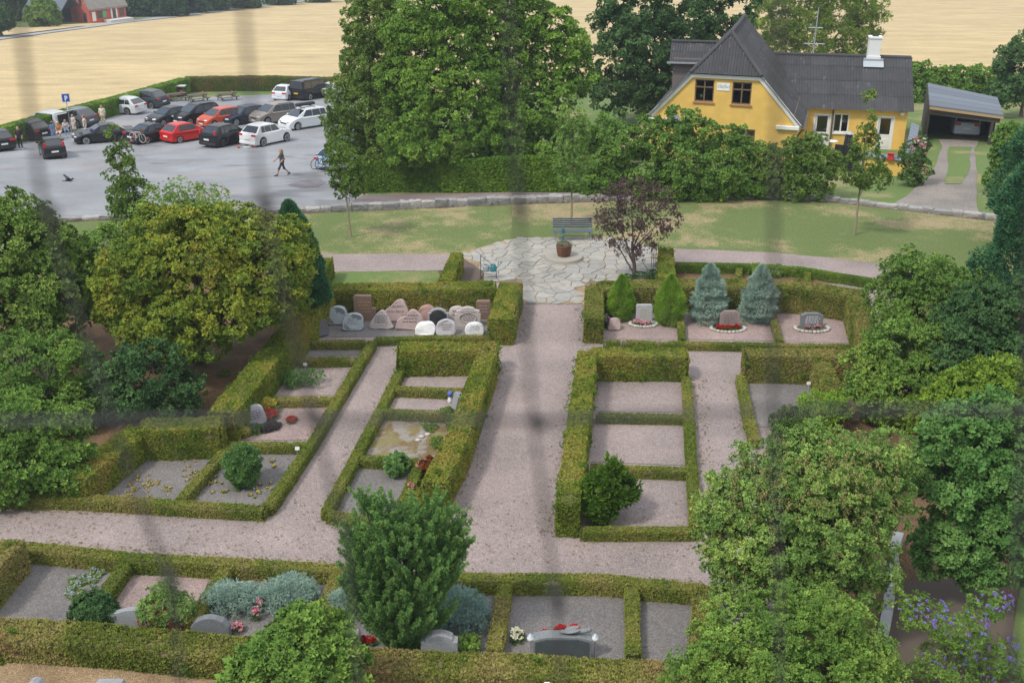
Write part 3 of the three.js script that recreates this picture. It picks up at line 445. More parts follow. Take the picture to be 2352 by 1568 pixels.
tree('garden_shrub', 'spreading light green shrub with bare twigs in the churchyard corner', 'shrub', yb(70, 960), [[60, 860, 95], [150, 840, 75, -0.4], [-40, 870, 100], [190, 920, 60], [60, 930, 80, 0.8], [160, 960, 66, 0.7]], { pal: PAL.shrub, clumps: 460, per: 24, clumpR: 0.28, leaf: 0.078, trunk: 0.07, shift: -0.15 });
tree('garden_shrub', 'tall yellow-green shrub at the low hedge corner', 'shrub', yb(70, 1120), [[40, 980, 80], [120, 1010, 78, -0.2], [-50, 1010, 100], [60, 1070, 80, 0.5], [150, 1080, 62, 0.3], [10, 1090, 75, 0.6]], { pal: PAL.shrub, clumps: 460, per: 24, clumpR: 0.27, leaf: 0.075, trunk: 0.07, shift: -0.1 });
tree('dark_shrub', 'dark bluish-green shrub under the dome-shaped tree', 'shrub', yb(340, 950), [[350, 850, 72], [270, 860, 62], [410, 880, 50], [300, 910, 62, 0.5], [400, 930, 48, 0.4], [240, 930, 50, 0.3]], { pal: PAL.dark, clumps: 280, per: 26, clumpR: 0.24, leaf: 0.08, trunk: 0.06, shift: 0.1 });
tree('garden_shrub', 'green bush behind the dome-shaped tree, beside the lawn', 'shrub', yb(225, 690), [[205, 600, 55], [240, 560, 42, -0.5], [170, 640, 55, 0.3], [250, 640, 50]], { pal: PAL.shrub, clumps: 160, per: 22, clumpR: 0.3, leaf: 0.09, trunk: 0.06 });
tree('willow_shrub', 'loose grey-green shrub on the lawn behind the dome-shaped tree', 'shrub', yb(410, 560), [[370, 470, 38], [430, 450, 42], [480, 460, 34], [320, 500, 30], [500, 490, 26], [290, 540, 38]], { pal: PAL.hop, clumps: 150, per: 14, clumpR: 0.42, leaf: 0.075, trunk: 0.05, shift: -0.1 });
tree('column_tree', 'slender columnar young tree in front of the car park', 'tree', yb(298, 545), [[262, 315, 13, 0, 1.8], [272, 365, 22, 0, 1.5], [284, 410, 32, 0, 1.3], [294, 455, 42, 0, 1.1], [300, 490, 38, 0, 0.9]], { pal: PAL.linden, clumps: 110, per: 22, clumpR: 0.3, leaf: 0.09, trunk: 0.05, bark: mBarkPale });
tree('young_tree', 'staked young tree on the lawn beside the car park corner', 'tree', yb(807, 545), [[790, 380, 36, 0, 1.2], [778, 350, 22], [800, 415, 38, 0, 1], [790, 440, 26, 0, 0.7]], { pal: PAL.linden, clumps: 110, per: 18, clumpR: 0.26, leaf: 0.085, trunk: 0.05, bark: mBarkPale, group: 'young lawn trees' });
tree('young_tree', 'tall airy young tree on the lawn behind the bench', 'tree', yb(1312, 517), [[1312, 265, 25, 0, 1.4], [1313, 320, 33, 0, 1.3], [1312, 370, 34, 0, 1.2], [1312, 412, 28, 0, 0.9]], { pal: PAL.hop, clumps: 110, per: 18, clumpR: 0.3, leaf: 0.08, trunk: 0.05, bark: mBarkPale, shift: -0.15, group: 'young lawn trees' });
tree('young_tree', 'young tree on the lawn in front of the yellow house doors', 'tree', yb(1963, 540), [[2001, 230, 13, 0, 1.4], [1996, 275, 18, 0, 1.4], [1990, 330, 26, 0, 1.3], [1985, 380, 45, 0, 0.9], [2005, 405, 36, 0, 0.8], [1962, 400, 32, 0, 0.8]], { pal: PAL.linden, clumps: 130, per: 17, clumpR: 0.27, leaf: 0.08, trunk: 0.05, bark: mBarkPale, group: 'young lawn trees' });
tree('plum_tree', 'small tree with purple leaves on the paved terrace', 'tree', yb(1459, 640), [[1450, 450, 52, 0, 0.9], [1400, 470, 40], [1510, 460, 42], [1530, 500, 34], [1390, 520, 34], [1450, 510, 48], [1500, 535, 34], [1430, 560, 30], [1480, 575, 24]], { pal: PAL.purple, clumps: 240, per: 11, clumpR: 0.32, leaf: 0.06, trunk: 0.085, bark: mBark, inner: 0.3, trunkTop: 1.6, shell: 0.8 });
// ---- conifers: sprays on a tapering body ----
function conifer(name, label, cat, base, H, R, o = {}) {
  const rng = rngOf(treeSeed += 19), g = thing(name, label, cat, base, 0, o.group), list = [], lean = o.lean ?? [0, 0], pal = o.pal ?? PAL.spruce, n = o.n ?? 3000, leaf = o.leaf ?? 0.07, seed = treeSeed;
  part(g, 'trunk', rod(V3(0, -0.1, 0), V3(lean[0] * 0.9, H * 0.9, lean[1] * 0.9), o.trunk ?? 0.07, 0.015, 8), mBark);
  const shape = o.shape ?? ((t) => Math.pow(Math.sin(Math.PI * Math.pow(t * 0.93 + 0.07, 0.62)), 0.8)), tiers = o.tiers ?? 0;
  for (let k = 0; k < n; k++) {
    const t = Math.pow(rng(), o.bias ?? 0.85), a = rng() * 6.2832, deep = rng();
    const lob = 1 + (vnoise(a * 2.2 + 30, t * H * (o.lumps ?? 2.6), seed) - 0.5) * (o.rough ?? 0.35) + (tiers ? 0.16 * Math.sin(t * tiers * 6.2832 + 1.3 * Math.sin(a * 3)) : 0), r = R * shape(t) * lob * (deep < 0.2 ? 0.45 + rng() * 0.45 : 0.9 + rng() * 0.16);
    const p = V3(Math.cos(a) * r + lean[0] * t, t * H, Math.sin(a) * r + lean[1] * t), nn = V3(Math.cos(a), o.rise ?? 0.35, Math.sin(a)).add(V3((rng() - 0.5) * 0.8, (rng() - 0.5) * 0.7, (rng() - 0.5) * 0.8)).normalize();
    const tone = clamp(0.45 + (vnoise(a * 2.2 + 30, t * H * 2.6, seed) - 0.5) * 0.9 + (rng() - 0.5) * 0.55 + (o.shift ?? 0), 0, 1);
    list.push([p, nn, leaf * (0.7 + rng() * 0.6), pick(pal, tone, rng, 0.22)]);
  }
  scatter(g, 'crown', o.kind ?? 'needle', list, rng); return g;
}
conifer('cypress', 'narrow dark green cypress behind the dome-shaped tree', 'tree', Y(702, 748), 4.7, 0.9, { pal: PAL.cypress, kind: 'scale', n: 9000, leaf: 0.1, shape: (t) => Math.pow(Math.sin(Math.PI * Math.pow(t * 0.9 + 0.1, 0.75)), 0.7), rise: 0.9, lean: [-0.3, -0.1] });
conifer('dwarf_conifer', 'bright green dwarf conifer beside the hedge end and the grey square headstone', 'conifer', Y(1425, 732), 1.75, 0.5, { n: 8000, leaf: 0.042, rough: 0.42, lumps: 5, shift: -0.05, group: 'dwarf conifers' });
conifer('dwarf_conifer', 'wider bright green dwarf conifer beside the first blue spruce', 'conifer', Y(1536, 743), 1.95, 0.53, { n: 8600, leaf: 0.042, rough: 0.42, lumps: 5, group: 'dwarf conifers' });
conifer('blue_spruce', 'small blue spruce nearer the dwarf conifers', 'conifer', Y(1624, 737), 2.25, 0.56, { pal: PAL.blue, n: 5600, leaf: 0.06, tiers: 6, rough: 0.75, lumps: 4.5, group: 'blue spruces' });
conifer('blue_spruce', 'small blue spruce nearer the dark headstone with white writing', 'conifer', Y(1739, 737), 2.2, 0.55, { pal: PAL.blue, n: 5600, leaf: 0.06, tiers: 6, rough: 0.75, lumps: 4.5, group: 'blue spruces' });
conifer('cypress', 'dark green cypress at the edge of the picture below the driveway', 'tree', Y(2335, 700), 6.3, 1.55, { pal: PAL.cypress, kind: 'scale', n: 9000, leaf: 0.13, rough: 0.95, lumps: 1.5, rise: 0.8, shift: 0.15 });
conifer('cypress', 'dark cypress at the edge of the picture beside the driveway', 'tree', Y(2372, 560), 7.4, 1.55, { pal: PAL.cypress, kind: 'scale', n: 8000, leaf: 0.14, rough: 0.95, lumps: 1.5, rise: 0.8, shift: 0.0 });
// tall juniper with plumes, in front of the broad path
{
  const base = Y(918, 1482), rng = rngOf(4242), g = thing('juniper_bush', 'tall plumed green juniper beside the broad path', 'juniper', base), list = [], sticks = [];
  const plumes = [[905, 1235, 70], [845, 1240, 52], [960, 1210, 60], [1012, 1225, 50], [860, 1165, 16], [838, 1150, 12], [905, 1190, 40], [1055, 1238, 20], [990, 1180, 40], [880, 1310, 75], [960, 1300, 80], [830, 1320, 46], [1020, 1300, 38], [920, 1390, 80], [985, 1390, 50], [860, 1385, 52], [930, 1450, 48], [810, 1230, 16], [1040, 1265, 26], [930, 1260, 60], [890, 1360, 60], [960, 1350, 60], [845, 1280, 45], [1000, 1260, 45], [940, 1420, 50]];
  for (const [px, py, rp] of plumes) {
    const c = onWallPlane(px, py, base.z + (rng() - 0.5) * 0.3).sub(base), R = rp / 107, sub = Math.max(3, Math.round(rp / 1.25));
    sticks.push(rod(V3(c.x * 0.15, 0, c.z * 0.15), c, 0.035, 0.012, 5));
    for (let s = 0; s < sub; s++) {
      const d = sphereDir(rng); d.z = Math.abs(d.z) * (rng() < 0.75 ? 1 : -1); const q = c.clone().addScaledVector(d, R * (0.75 + rng() * 0.3)), ax = V3(d.x * 0.9, 1.0, d.z * 0.7).normalize(), len = 0.4 + rng() * 0.36, tone = rng();
      for (let k = 0; k < 52; k++) { const t = rng(), e = sphereDir(rng), p = q.clone().addScaledVector(ax, (t - 0.45) * len).addScaledVector(e, 0.072 * (1.15 - t) * (0.6 + rng() * 0.5)); list.push([p, e.multiplyScalar(0.6).add(ax).normalize(), 0.043 * (0.7 + rng() * 0.6), pick(PAL.juniper, tone * 0.3 + t * 0.6 - 0.16 + (rng() - 0.5) * 0.2, rng, 0.2)]); }
    }
  }
  part(g, 'stem', merge(sticks), mBark); scatter(g, 'crown', 'scale', list, rng);
}
// spreading blue junipers: flat fans
function spreading(label, px, py, wpx, dpx, h, o = {}) {
  const base = Y(px, py), s = scaleAt(base), R = wpx / 2 / s, D = (o.depth ?? 0.8) * R, rng = rngOf(treeSeed += 23), g = thing('spreading_juniper', label, 'juniper', base, 0, 'blue spreading junipers'), list = [], seed = treeSeed;
  const st = []; for (let k = 0; k < 9; k++) { const a = k / 9 * 6.283; st.push(rod(V3(0, 0.02, 0), V3(Math.cos(a) * R * 0.7, h * 0.6, Math.sin(a) * D * 0.7), 0.022, 0.01, 5)); } part(g, 'stem', merge(st), mBark);
  for (let k = 0; k < (o.fans ?? 240); k++) {
    const a = rng() * 6.283, q = Math.sqrt(rng()), edge = 1 + (vnoise(a * 1.3 + 9, seed, 3) - 0.5) * 0.35, x = Math.cos(a) * q * R * edge, z = Math.sin(a) * q * D * edge, y = h * (0.55 + 0.45 * Math.sqrt(Math.max(0, 1 - q * q))) * (0.8 + 0.4 * vnoise(x * 3 + 7, z * 3, seed)), ax = V3(Math.cos(a + 0.5 * (rng() - 0.5)), 0.38 * (rng() - 0.15), Math.sin(a + 0.5 * (rng() - 0.5)) + 0.3).normalize(), tone = rng(), len = 0.26 + rng() * 0.2;
    for (let i = 0; i < 20; i++) { const t = rng(), e = sphereDir(rng); list.push([V3(x, y * (q > 0.85 ? rng() : 1), z).addScaledVector(ax, (t - 0.6) * len).addScaledVector(e, 0.05), e.multiplyScalar(0.5).add(ax).add(V3(0, 0.3, 0)).normalize(), 0.045 * (0.7 + rng() * 0.6), pick(PAL.blue, tone * 0.7 + (rng() - 0.5) * 0.3 + (o.shift ?? 0), rng, 0.2)]); }
  }
  scatter(g, 'crown', 'needle', list, rng); return g;
}
spreading('blue spreading juniper above the dark arched headstone', 536, 1392, 122, 60, 0.38);
spreading('blue spreading juniper between the hedge divider and its paler twin', 662, 1382, 126, 60, 0.42);
spreading('blue spreading juniper half hidden behind the tall juniper', 795, 1405, 76, 60, 0.4, { fans: 150 });
spreading('darker blue spreading juniper behind the shouldered headstone', 1062, 1428, 124, 70, 0.55, { shift: -0.25, fans: 260 });
// small bushes in the plots
tree('feathery_bush', 'upright dark feathery bush in the second pansy plot', 'bush', yb(556, 1112), [[556, 1062, 38, 0, 1.1], [556, 1086, 34, 0.1]], { pal: PAL.juniper, kind: 'long', clumps: 340, per: 20, clumpR: 0.09, leaf: 0.045, trunk: 0.03, shift: -0.1, low: -2, inner: 0.25, foliage: 'leaves' });
tree('laurel_bush', 'glossy green laurel bush in the empty pink plot', 'bush', yb(1392, 1192), [[1400, 1115, 46, 0, 1.05], [1375, 1130, 38], [1432, 1125, 30], [1385, 1160, 36, 0.15], [1412, 1080, 18]], { pal: PAL.greenhedge, kind: 'long', clumps: 170, per: 18, clumpR: 0.16, leaf: 0.095, trunk: 0.035, shift: -0.2, up: 0.8, low: -2, foliage: 'leaves' });
tree('ball_bush', 'neat green ball bush in the grey plot', 'bush', yb(910, 1092), [[910, 1067, 29]], { pal: PAL.juniper, kind: 'small', clumps: 200, per: 12, clumpR: 0.05, leaf: 0.034, trunk: 0.02, low: -2, flat: 1, foliage: 'leaves' });
tree('ball_bush', 'red-brown ball bush beside the long central hedge', 'bush', yb(984, 1092), [[984, 1069, 20]], { pal: [[0.2, 0.06, 0.02], [0.28, 0.1, 0.03]], kind: 'small', clumps: 110, per: 12, clumpR: 0.05, leaf: 0.034, trunk: 0.02, low: -2, flat: 1, foliage: 'leaves' });
tree('ball_bush', 'small olive bush at the foot of the long central hedge', 'bush', yb(955, 1168), [[955, 1148, 30, 0, 0.8]], { pal: PAL.hedge, kind: 'small', clumps: 130, per: 12, clumpR: 0.06, leaf: 0.036, trunk: 0.02, low: -2, foliage: 'leaves' });
tree('boxwood_bush', 'dark glossy rounded bush beside the wavy headstone', 'bush', yb(218, 1440), [[216, 1396, 44, 0, 0.8], [244, 1408, 28], [190, 1408, 28]], { pal: PAL.dark, kind: 'small', clumps: 240, per: 16, clumpR: 0.08, leaf: 0.05, trunk: 0.03, low: -2, shift: -0.1, foliage: 'leaves' });
{
  const t = tree('berry_bush', 'green bush with many red berries beside the wavy headstone', 'bush', yb(378, 1448), [[378, 1388, 44], [352, 1406, 34], [408, 1400, 36], [380, 1360, 26], [398, 1425, 34]], { pal: PAL.hop, kind: 'small', clumps: 220, per: 16, clumpR: 0.12, leaf: 0.04, trunk: 0.03, low: -2, shift: -0.3, foliage: 'leaves' });
  const rng = rngOf(606), list = []; for (let i = 0; i < 420; i++) { const [px, py, r] = [[378, 1410, 46], [352, 1420, 36], [408, 1415, 38]][i % 3], c = onWallPlane(px, py, t.position.z), d = sphereDir(rng); d.z = Math.abs(d.z); list.push([c.addScaledVector(d, r / 108).sub(t.position), d, 0.032, pick([[0.5, 0.02, 0.02], [0.36, 0.03, 0.03]], rng(), rng)]); } scatter(t, 'berries', 'petal', list, rng);
}
tree('rounded_bush', 'rounded fresh green bush beside the white-marker plot', 'bush', yb(1885, 985), [[1885, 940, 46, 0, 0.9], [1860, 950, 34], [1915, 940, 36]], { pal: PAL.spruce, kind: 'long', clumps: 170, per: 18, clumpR: 0.14, leaf: 0.06, trunk: 0.04, shift: 0.2, foliage: 'leaves' });
tree('sprawling_shrub', 'low trailing green shrub on the bare pink plot', 'shrub', yb(690, 884), [[680, 868, 26, 0, 0.4], [712, 866, 26, 0, 0.3], [664, 874, 16, 0, 0.5]], { pal: PAL.juniper, kind: 'long', clumps: 90, per: 14, clumpR: 0.16, leaf: 0.05, trunk: 0.02, shift: -0.1, low: -2, foliage: 'leaves' });
tree('rose_bush', 'pink-orange rose bush beside the white-marker plot', 'shrub', yb(1812, 985), [[1812, 958, 24], [1790, 966, 16]], { pal: PAL.rose, kind: 'small', clumps: 60, per: 14, clumpR: 0.16, leaf: 0.045, trunk: 0.02, foliage: 'leaves' });
// right-hand shrubbery, large and close
tree('lime_shrub', 'bright green shrub beside the curved gravel walk', 'shrub', yb(2110, 810), [[2090, 640, 62], [2060, 690, 58], [2150, 660, 66], [2120, 720, 66, 0.6], [2210, 680, 60], [2060, 740, 46, 0.5]], { pal: PAL.shrub, clumps: 600, per: 22, clumpR: 0.28, leaf: 0.07, trunk: 0.08, shift: -0.1, ragged: 0.55 });
tree('lime_shrub', 'rounded bright green shrub in front of the browned hedges', 'shrub', yb(2060, 960), [[2010, 850, 60], [2060, 810, 66], [2100, 870, 70, 0.4], [1990, 900, 42, 0.3], [2150, 800, 60], [2040, 920, 60, 0.6], [2140, 920, 66, 0.6]], { pal: PAL.shrub, clumps: 620, per: 22, clumpR: 0.26, leaf: 0.07, trunk: 0.08, shift: 0.1, ragged: 0.55 });
tree('shadowy_tree', 'dark leafy tree behind the lime shrubs at the edge of the picture', 'tree', yb(2270, 960), [[2240, 740, 78], [2310, 720, 75], [2210, 790, 66, 0.4], [2290, 820, 85, 0.6], [2370, 780, 90], [2200, 850, 66, 0.8]], { pal: PAL.dark, clumps: 440, per: 22, clumpR: 0.32, leaf: 0.1, trunk: 0.14, shift: 0.1 });
tree('lime_shrub', 'tall green shrub between the dark leafy tree and the drooping tree', 'shrub', yb(2240, 1090), [[2210, 920, 70], [2280, 900, 76], [2160, 960, 60, 0.3], [2340, 940, 80], [2250, 980, 80, 0.5]], { pal: PAL.acid, clumps: 380, per: 22, clumpR: 0.3, leaf: 0.09, trunk: 0.09, shift: -0.2 });
const drooping = tree('drooping_tree', 'large light green tree with pale hanging fruit over the gravel path', 'tree', yb(1840, 1430), [[1830, 1075, 88, -0.3, 0.9], [1740, 1105, 60], [1930, 1065, 84, -0.6], [1760, 1165, 84, 0.4], [1880, 1140, 100, 0.3], [1980, 1110, 82, -0.2], [1660, 1160, 56], [1690, 1250, 72, 0.5], [1800, 1270, 90, 0.9], [1920, 1230, 95, 0.8], [2010, 1200, 56, 0.3], [1850, 1340, 80, 1.0], [1980, 1320, 70, 0.7], [1700, 1330, 54, 0.6], [2040, 1060, 60, -0.4], [1625, 1225, 26], [1700, 1040, 16], [1640, 1110, 18], [1790, 1010, 22, -0.3], [1870, 1000, 26, -0.4], [1610, 1180, 14], [1655, 1290, 30, 0.4], [2070, 1150, 34]], { pal: PAL.hop, clumps: 1700, per: 22, clumpR: 0.19, leaf: 0.054, trunk: 0.16, shift: -0.1, inner: 0.25, ragged: 0.75, shell: 0.84 });
{ const rng = rngOf(515), list = []; for (let i = 0; i < 540; i++) { const [px, py, r] = [[1830, 1075, 88], [1930, 1065, 84], [1760, 1165, 84], [1880, 1140, 100], [1980, 1110, 82], [1690, 1250, 72], [1800, 1270, 90], [1920, 1230, 95], [1740, 1105, 60]][i % 9], c = onWallPlane(px, py, drooping.position.z + 0.3), d = sphereDir(rng); d.z = Math.abs(d.z); const q = c.addScaledVector(d, r / 95 * (0.85 + rng() * 0.2)).sub(drooping.position); for (let k = 0; k < 3; k++) list.push([q.clone().add(V3((rng() - 0.5) * 0.05, -0.05 * k, (rng() - 0.5) * 0.05)), V3((rng() - 0.5) * 0.4, -1, (rng() - 0.5) * 0.4).normalize(), 0.05, pick([[0.27, 0.27, 0.09], [0.38, 0.34, 0.15]], rng(), rng)]); } scatter(drooping, 'fruit', 'long', list, rng); }
tree('lilac_shrub', 'large dark heart-leaved shrub at the edge of the picture above the purple flowers', 'shrub', yb(2270, 1345), [[2200, 1010, 86], [2300, 1000, 95], [2180, 1110, 90, 0.3], [2290, 1120, 100, 0.5], [2380, 1080, 110], [2200, 1220, 80, 0.6], [2310, 1230, 95, 0.8], [2160, 1270, 50, 0.6], [2260, 1300, 60, 0.9]], { pal: PAL.lilac, clumps: 760, per: 22, clumpR: 0.25, leaf: 0.088, trunk: 0.1, shift: 0.05, up: 0.6 });
tree('garden_shrub', 'broad yellow-green shrub in the lower corner beside the flower bed', 'shrub', yb(1800, 1660), [[1700, 1470, 85], [1800, 1440, 85], [1900, 1450, 85], [1980, 1490, 70], [1640, 1530, 80, 0.4], [1760, 1540, 95, 0.5], [1900, 1560, 100, 0.5], [2000, 1560, 60, 0.3], [1580, 1560, 50, 0.4]], { pal: PAL.shrub, clumps: 1000, per: 22, clumpR: 0.19, leaf: 0.05, kind: 'small', trunk: 0.06, shift: 0.05, ragged: 0.6 });
tree('lilac_shrub', 'green heart-leaved shrub in front of the long wide hedge', 'shrub', yb(690, 1668), [[690, 1490, 74], [630, 1515, 58], [755, 1475, 56], [610, 1555, 66, 0.4], [700, 1570, 86, 0.5], [785, 1540, 52, 0.3], [560, 1575, 42, 0.4], [685, 1440, 36], [730, 1420, 26]], { pal: PAL.shrub, clumps: 420, per: 20, clumpR: 0.2, leaf: 0.095, trunk: 0.07, shift: 0.0, up: 0.6, ragged: 0.65 });
{
  const t = tree('flowering_bush', 'low bush with many violet-blue flowers in the corner bed', 'bush', yb(2200, 1560), [[2120, 1410, 52, 0, 0.6], [2200, 1440, 62, 0.3, 0.6], [2270, 1500, 62, 0.2, 0.6], [2180, 1520, 66, 0.4, 0.6], [2270, 1390, 42, -0.3, 0.6], [2300, 1560, 60, 0.3, 0.6], [2100, 1560, 50, 0.3, 0.6]], { pal: PAL.shrub, kind: 'small', clumps: 330, per: 14, clumpR: 0.16, leaf: 0.04, trunk: 0.02, shift: -0.1, foliage: 'leaves' });
  const rng = rngOf(99), list = [];
  for (const [px, py, r] of [[2120, 1400, 52], [2200, 1425, 66], [2275, 1480, 60], [2180, 1500, 60], [2285, 1380, 40], [2300, 1540, 55]]) for (let i = 0; i < 26; i++) { const c = onWallPlane(px, py, t.position.z + 0.2), d = sphereDir(rng); d.y = Math.abs(d.y) * 0.7; d.z = Math.abs(d.z); const q = c.addScaledVector(d, r / 115 * 1.05); for (let k = 0; k < 4; k++) list.push([q.clone().add(sphereDir(rng).multiplyScalar(0.02)).sub(t.position), sphereDir(rng).add(V3(0, 0.8, 0.5)).normalize(), 0.027, pick([[0.26, 0.2, 0.68], [0.38, 0.28, 0.74], [0.22, 0.22, 0.66]], rng(), rng)]); }
  scatter(t, 'flowers', 'petal', list, rng);
}
// ---- beyond the wall ----
const big = (name, label, base, lobes, o) => tree(name, label, 'tree', base, lobes, o);
big('linden_tree', 'tall dense linden at the corner of the car park', ob(850, 425), [[850, 60, 62, 0, 1.15], [870, 160, 80], [830, 230, 74, 0.3], [900, 260, 80, 0.6], [810, 320, 56, 0.5], [880, 350, 70, 0.8], [900, 70, 60], [780, 290, 36], [860, -10, 44]], { pal: PAL.linden, clumps: 1400, per: 24, clumpR: 0.36, leaf: 0.105, trunk: 0.24, ragged: 0.4, inner: 0.2 });
big('maple_tree', 'big spreading maple behind the clipped garden hedge', ob(1130, 415), [[1000, 20, 66], [1080, -20, 76], [960, 110, 70], [1050, 100, 72, 0.4], [1140, 60, 66], [1000, 190, 74, 0.8], [1090, 200, 76, 1.2], [960, 280, 70, 1.0], [1050, 290, 80, 1.6], [1140, 290, 72, 1.2], [1210, 40, 56, -1], [1270, 60, 52, -0.8], [1240, 140, 50, -0.4], [1310, 110, 42], [1180, 190, 44, 0.3], [1290, 200, 50], [1230, 260, 60, 0.6], [1190, -30, 60, -1], [980, 340, 50, 1.6], [1080, 350, 50, 1.8], [930, 180, 58, 0.5], [935, 70, 55], [920, 330, 52, 1.2], [1330, 165, 40], [1150, 140, 56, 0.2], [1180, 330, 56, 1.2]], { pal: PAL.maple, clumps: 2100, per: 24, clumpR: 0.42, leaf: 0.13, trunk: 0.32, inner: 0.18, ragged: 0.45 });
big('walnut_tree', 'dark green tree beside the gable of the yellow house', ob(1510, 275), [[1480, 20, 95], [1570, 10, 100], [1660, 30, 80], [1420, 80, 66], [1500, 110, 90, 0.6], [1590, 110, 80, 0.4], [1430, 160, 76, 0.6], [1520, 180, 80, 1], [1400, 210, 48, 0.8], [1590, 190, 50, 0.6], [1450, 220, 55, 1]], { pal: PAL.dark, clumps: 900, per: 24, clumpR: 0.52, leaf: 0.17, trunk: 0.34, shift: 0.1, ragged: 0.5 });
big('larch_tree', 'yellow-green feathery tree behind the yellow house roof', out(1880, 150), [[1850, 20, 90], [1930, 30, 80], [1790, 40, 66], [1880, 90, 80, 0.5], [1980, 60, 40], [1960, 100, 46, 0.5], [1810, 90, 50, 0.3], [1900, -40, 80], [1900, 118, 24, 1.2], [1770, 100, 40], [1990, 20, 50]], { pal: PAL.acid, kind: 'long', clumps: 1100, per: 22, clumpR: 0.6, leaf: 0.19, trunk: 0.26, shift: -0.22, inner: 0.25 });
// garden hedge and bushes before the yellow house
hedge('beech_hedge', 'tall loose green hedge under the maple, along the lane', [out(828, 440), out(960, 438), out(1120, 440), out(1340, 440), out(1420, 446)].map((p) => p.add(V3(0, 1.9, 0))), 1.9, 1.0, { world: true, ground: (x, z) => outerGround(x, -z), pal: PAL.greenhedge, leaf: 0.12, dens: 150 });
tree('garden_bush', 'bright green bush under the bare young tree, beside the maple', 'bush', ob(1300, 400), [[1270, 330, 50], [1330, 320, 45], [1240, 370, 45, 0.5], [1330, 370, 45, 0.5], [1380, 350, 38], [1400, 300, 40], [1200, 400, 40, 0.6], [1290, 420, 40, 0.6], [1400, 400, 44, 0.5]], { pal: PAL.maple, clumps: 420, per: 22, clumpR: 0.34, leaf: 0.12, trunk: 0.06 });
tree('garden_bush', 'large round bush against the yellow gable', 'bush', ob(1600, 455), [[1520, 330, 52], [1600, 320, 56], [1660, 350, 56], [1560, 390, 66, 0.6], [1650, 400, 62, 0.8], [1480, 390, 52, 0.4], [1700, 400, 40], [1430, 370, 44], [1480, 300, 30], [1700, 320, 26], [1560, 300, 50], [1430, 330, 50], [1720, 370, 44], [1380, 400, 46], [1610, 430, 50, 0.8], [1520, 430, 50, 0.8]], { pal: PAL.shrub, clumps: 760, per: 22, clumpR: 0.32, leaf: 0.11, trunk: 0.08, shift: -0.05 });
tree('garden_bush', 'low yellow-green bush along the wall in front of the yellow gable', 'bush', ob(1570, 462), [[1400, 420, 36, 0, 0.8], [1470, 430, 32, 0.3, 0.8], [1560, 430, 36, 0.4, 0.8], [1640, 435, 34, 0.4, 0.8], [1700, 430, 34, 0.2, 0.8], [1760, 436, 32, 0.2, 0.8], [1520, 435, 34, 0.4, 0.8], [1605, 440, 30, 0.5, 0.8], [1350, 425, 34, 0, 0.8]], { pal: PAL.maple, clumps: 330, per: 22, clumpR: 0.3, leaf: 0.11, trunk: 0.04, shift: -0.15 });
tree('garden_bush', 'berry-laden round bush in front of the white house door', 'bush', ob(1830, 456), [[1800, 370, 50], [1860, 360, 50], [1780, 415, 42, 0.5], [1860, 410, 55, 0.6], [1895, 380, 32], [1740, 400, 40], [1750, 360, 30], [1820, 430, 40, 0.6]], { pal: PAL.linden, clumps: 420, per: 22, clumpR: 0.3, leaf: 0.1, trunk: 0.06, shift: -0.1 });
{
  const t = tree('hollyhock_bush', 'pink and white flowering bush at the corner of the yellow garden wall', 'bush', ob(2105, 425), [[2095, 360, 22, 0, 1.4], [2115, 390, 26, 0.2], [2095, 405, 20, 0.3], [2120, 330, 15]], { pal: PAL.rose, kind: 'small', clumps: 80, per: 16, clumpR: 0.3, leaf: 0.1, trunk: 0.03, foliage: 'leaves' });
  const rng = rngOf(17), list = []; for (let i = 0; i < 36; i++) { const c = onWallPlane(2090 + rng() * 40, 312 + rng() * 95, t.position.z + 0.45).sub(t.position); for (let k = 0; k < 4; k++) list.push([c.clone().add(sphereDir(rng).multiplyScalar(0.05)), sphereDir(rng).add(V3(0, 0.6, 1)).normalize(), 0.065, i % 3 ? [0.72, 0.3, 0.36] : [0.8, 0.74, 0.68]]); } scatter(t, 'flowers', 'petal', list, rng);
}
tree('climber_hedge', 'thick creeper-grown hedge behind the carport', 'hedge', ob(2200, 232), [[2110, 210, 34, 0, 1.3], [2120, 270, 30, 0.5], [2160, 195, 36], [2220, 190, 38], [2290, 200, 36], [2330, 230, 38], [2110, 170, 24], [2260, 175, 24], [2140, 175, 22], [2190, 210, 36], [2260, 210, 36], [2090, 240, 26], [2112, 300, 22, 0.8], [2310, 260, 34]], { pal: PAL.maple, clumps: 460, per: 22, clumpR: 0.5, leaf: 0.17, trunk: 0.08, shift: -0.1 });
tree('garden_tree', 'green tree at the edge of the picture beyond the carport', 'tree', ob(2345, 270), [[2330, 140, 40], [2360, 180, 55], [2310, 210, 34], [2370, 110, 40]], { pal: PAL.dark, clumps: 180, per: 22, clumpR: 0.45, leaf: 0.16, trunk: 0.12, shift: 0.3 });
tree('garden_bush', 'overhanging bush beside the driveway and the cypress', 'bush', ob(2275, 440), [[2318, 320, 30, 0, 1.3], [2296, 370, 24], [2285, 410, 18]], { pal: PAL.shrub, clumps: 90, per: 22, clumpR: 0.3, leaf: 0.12, trunk: 0.05, shift: -0.1 });
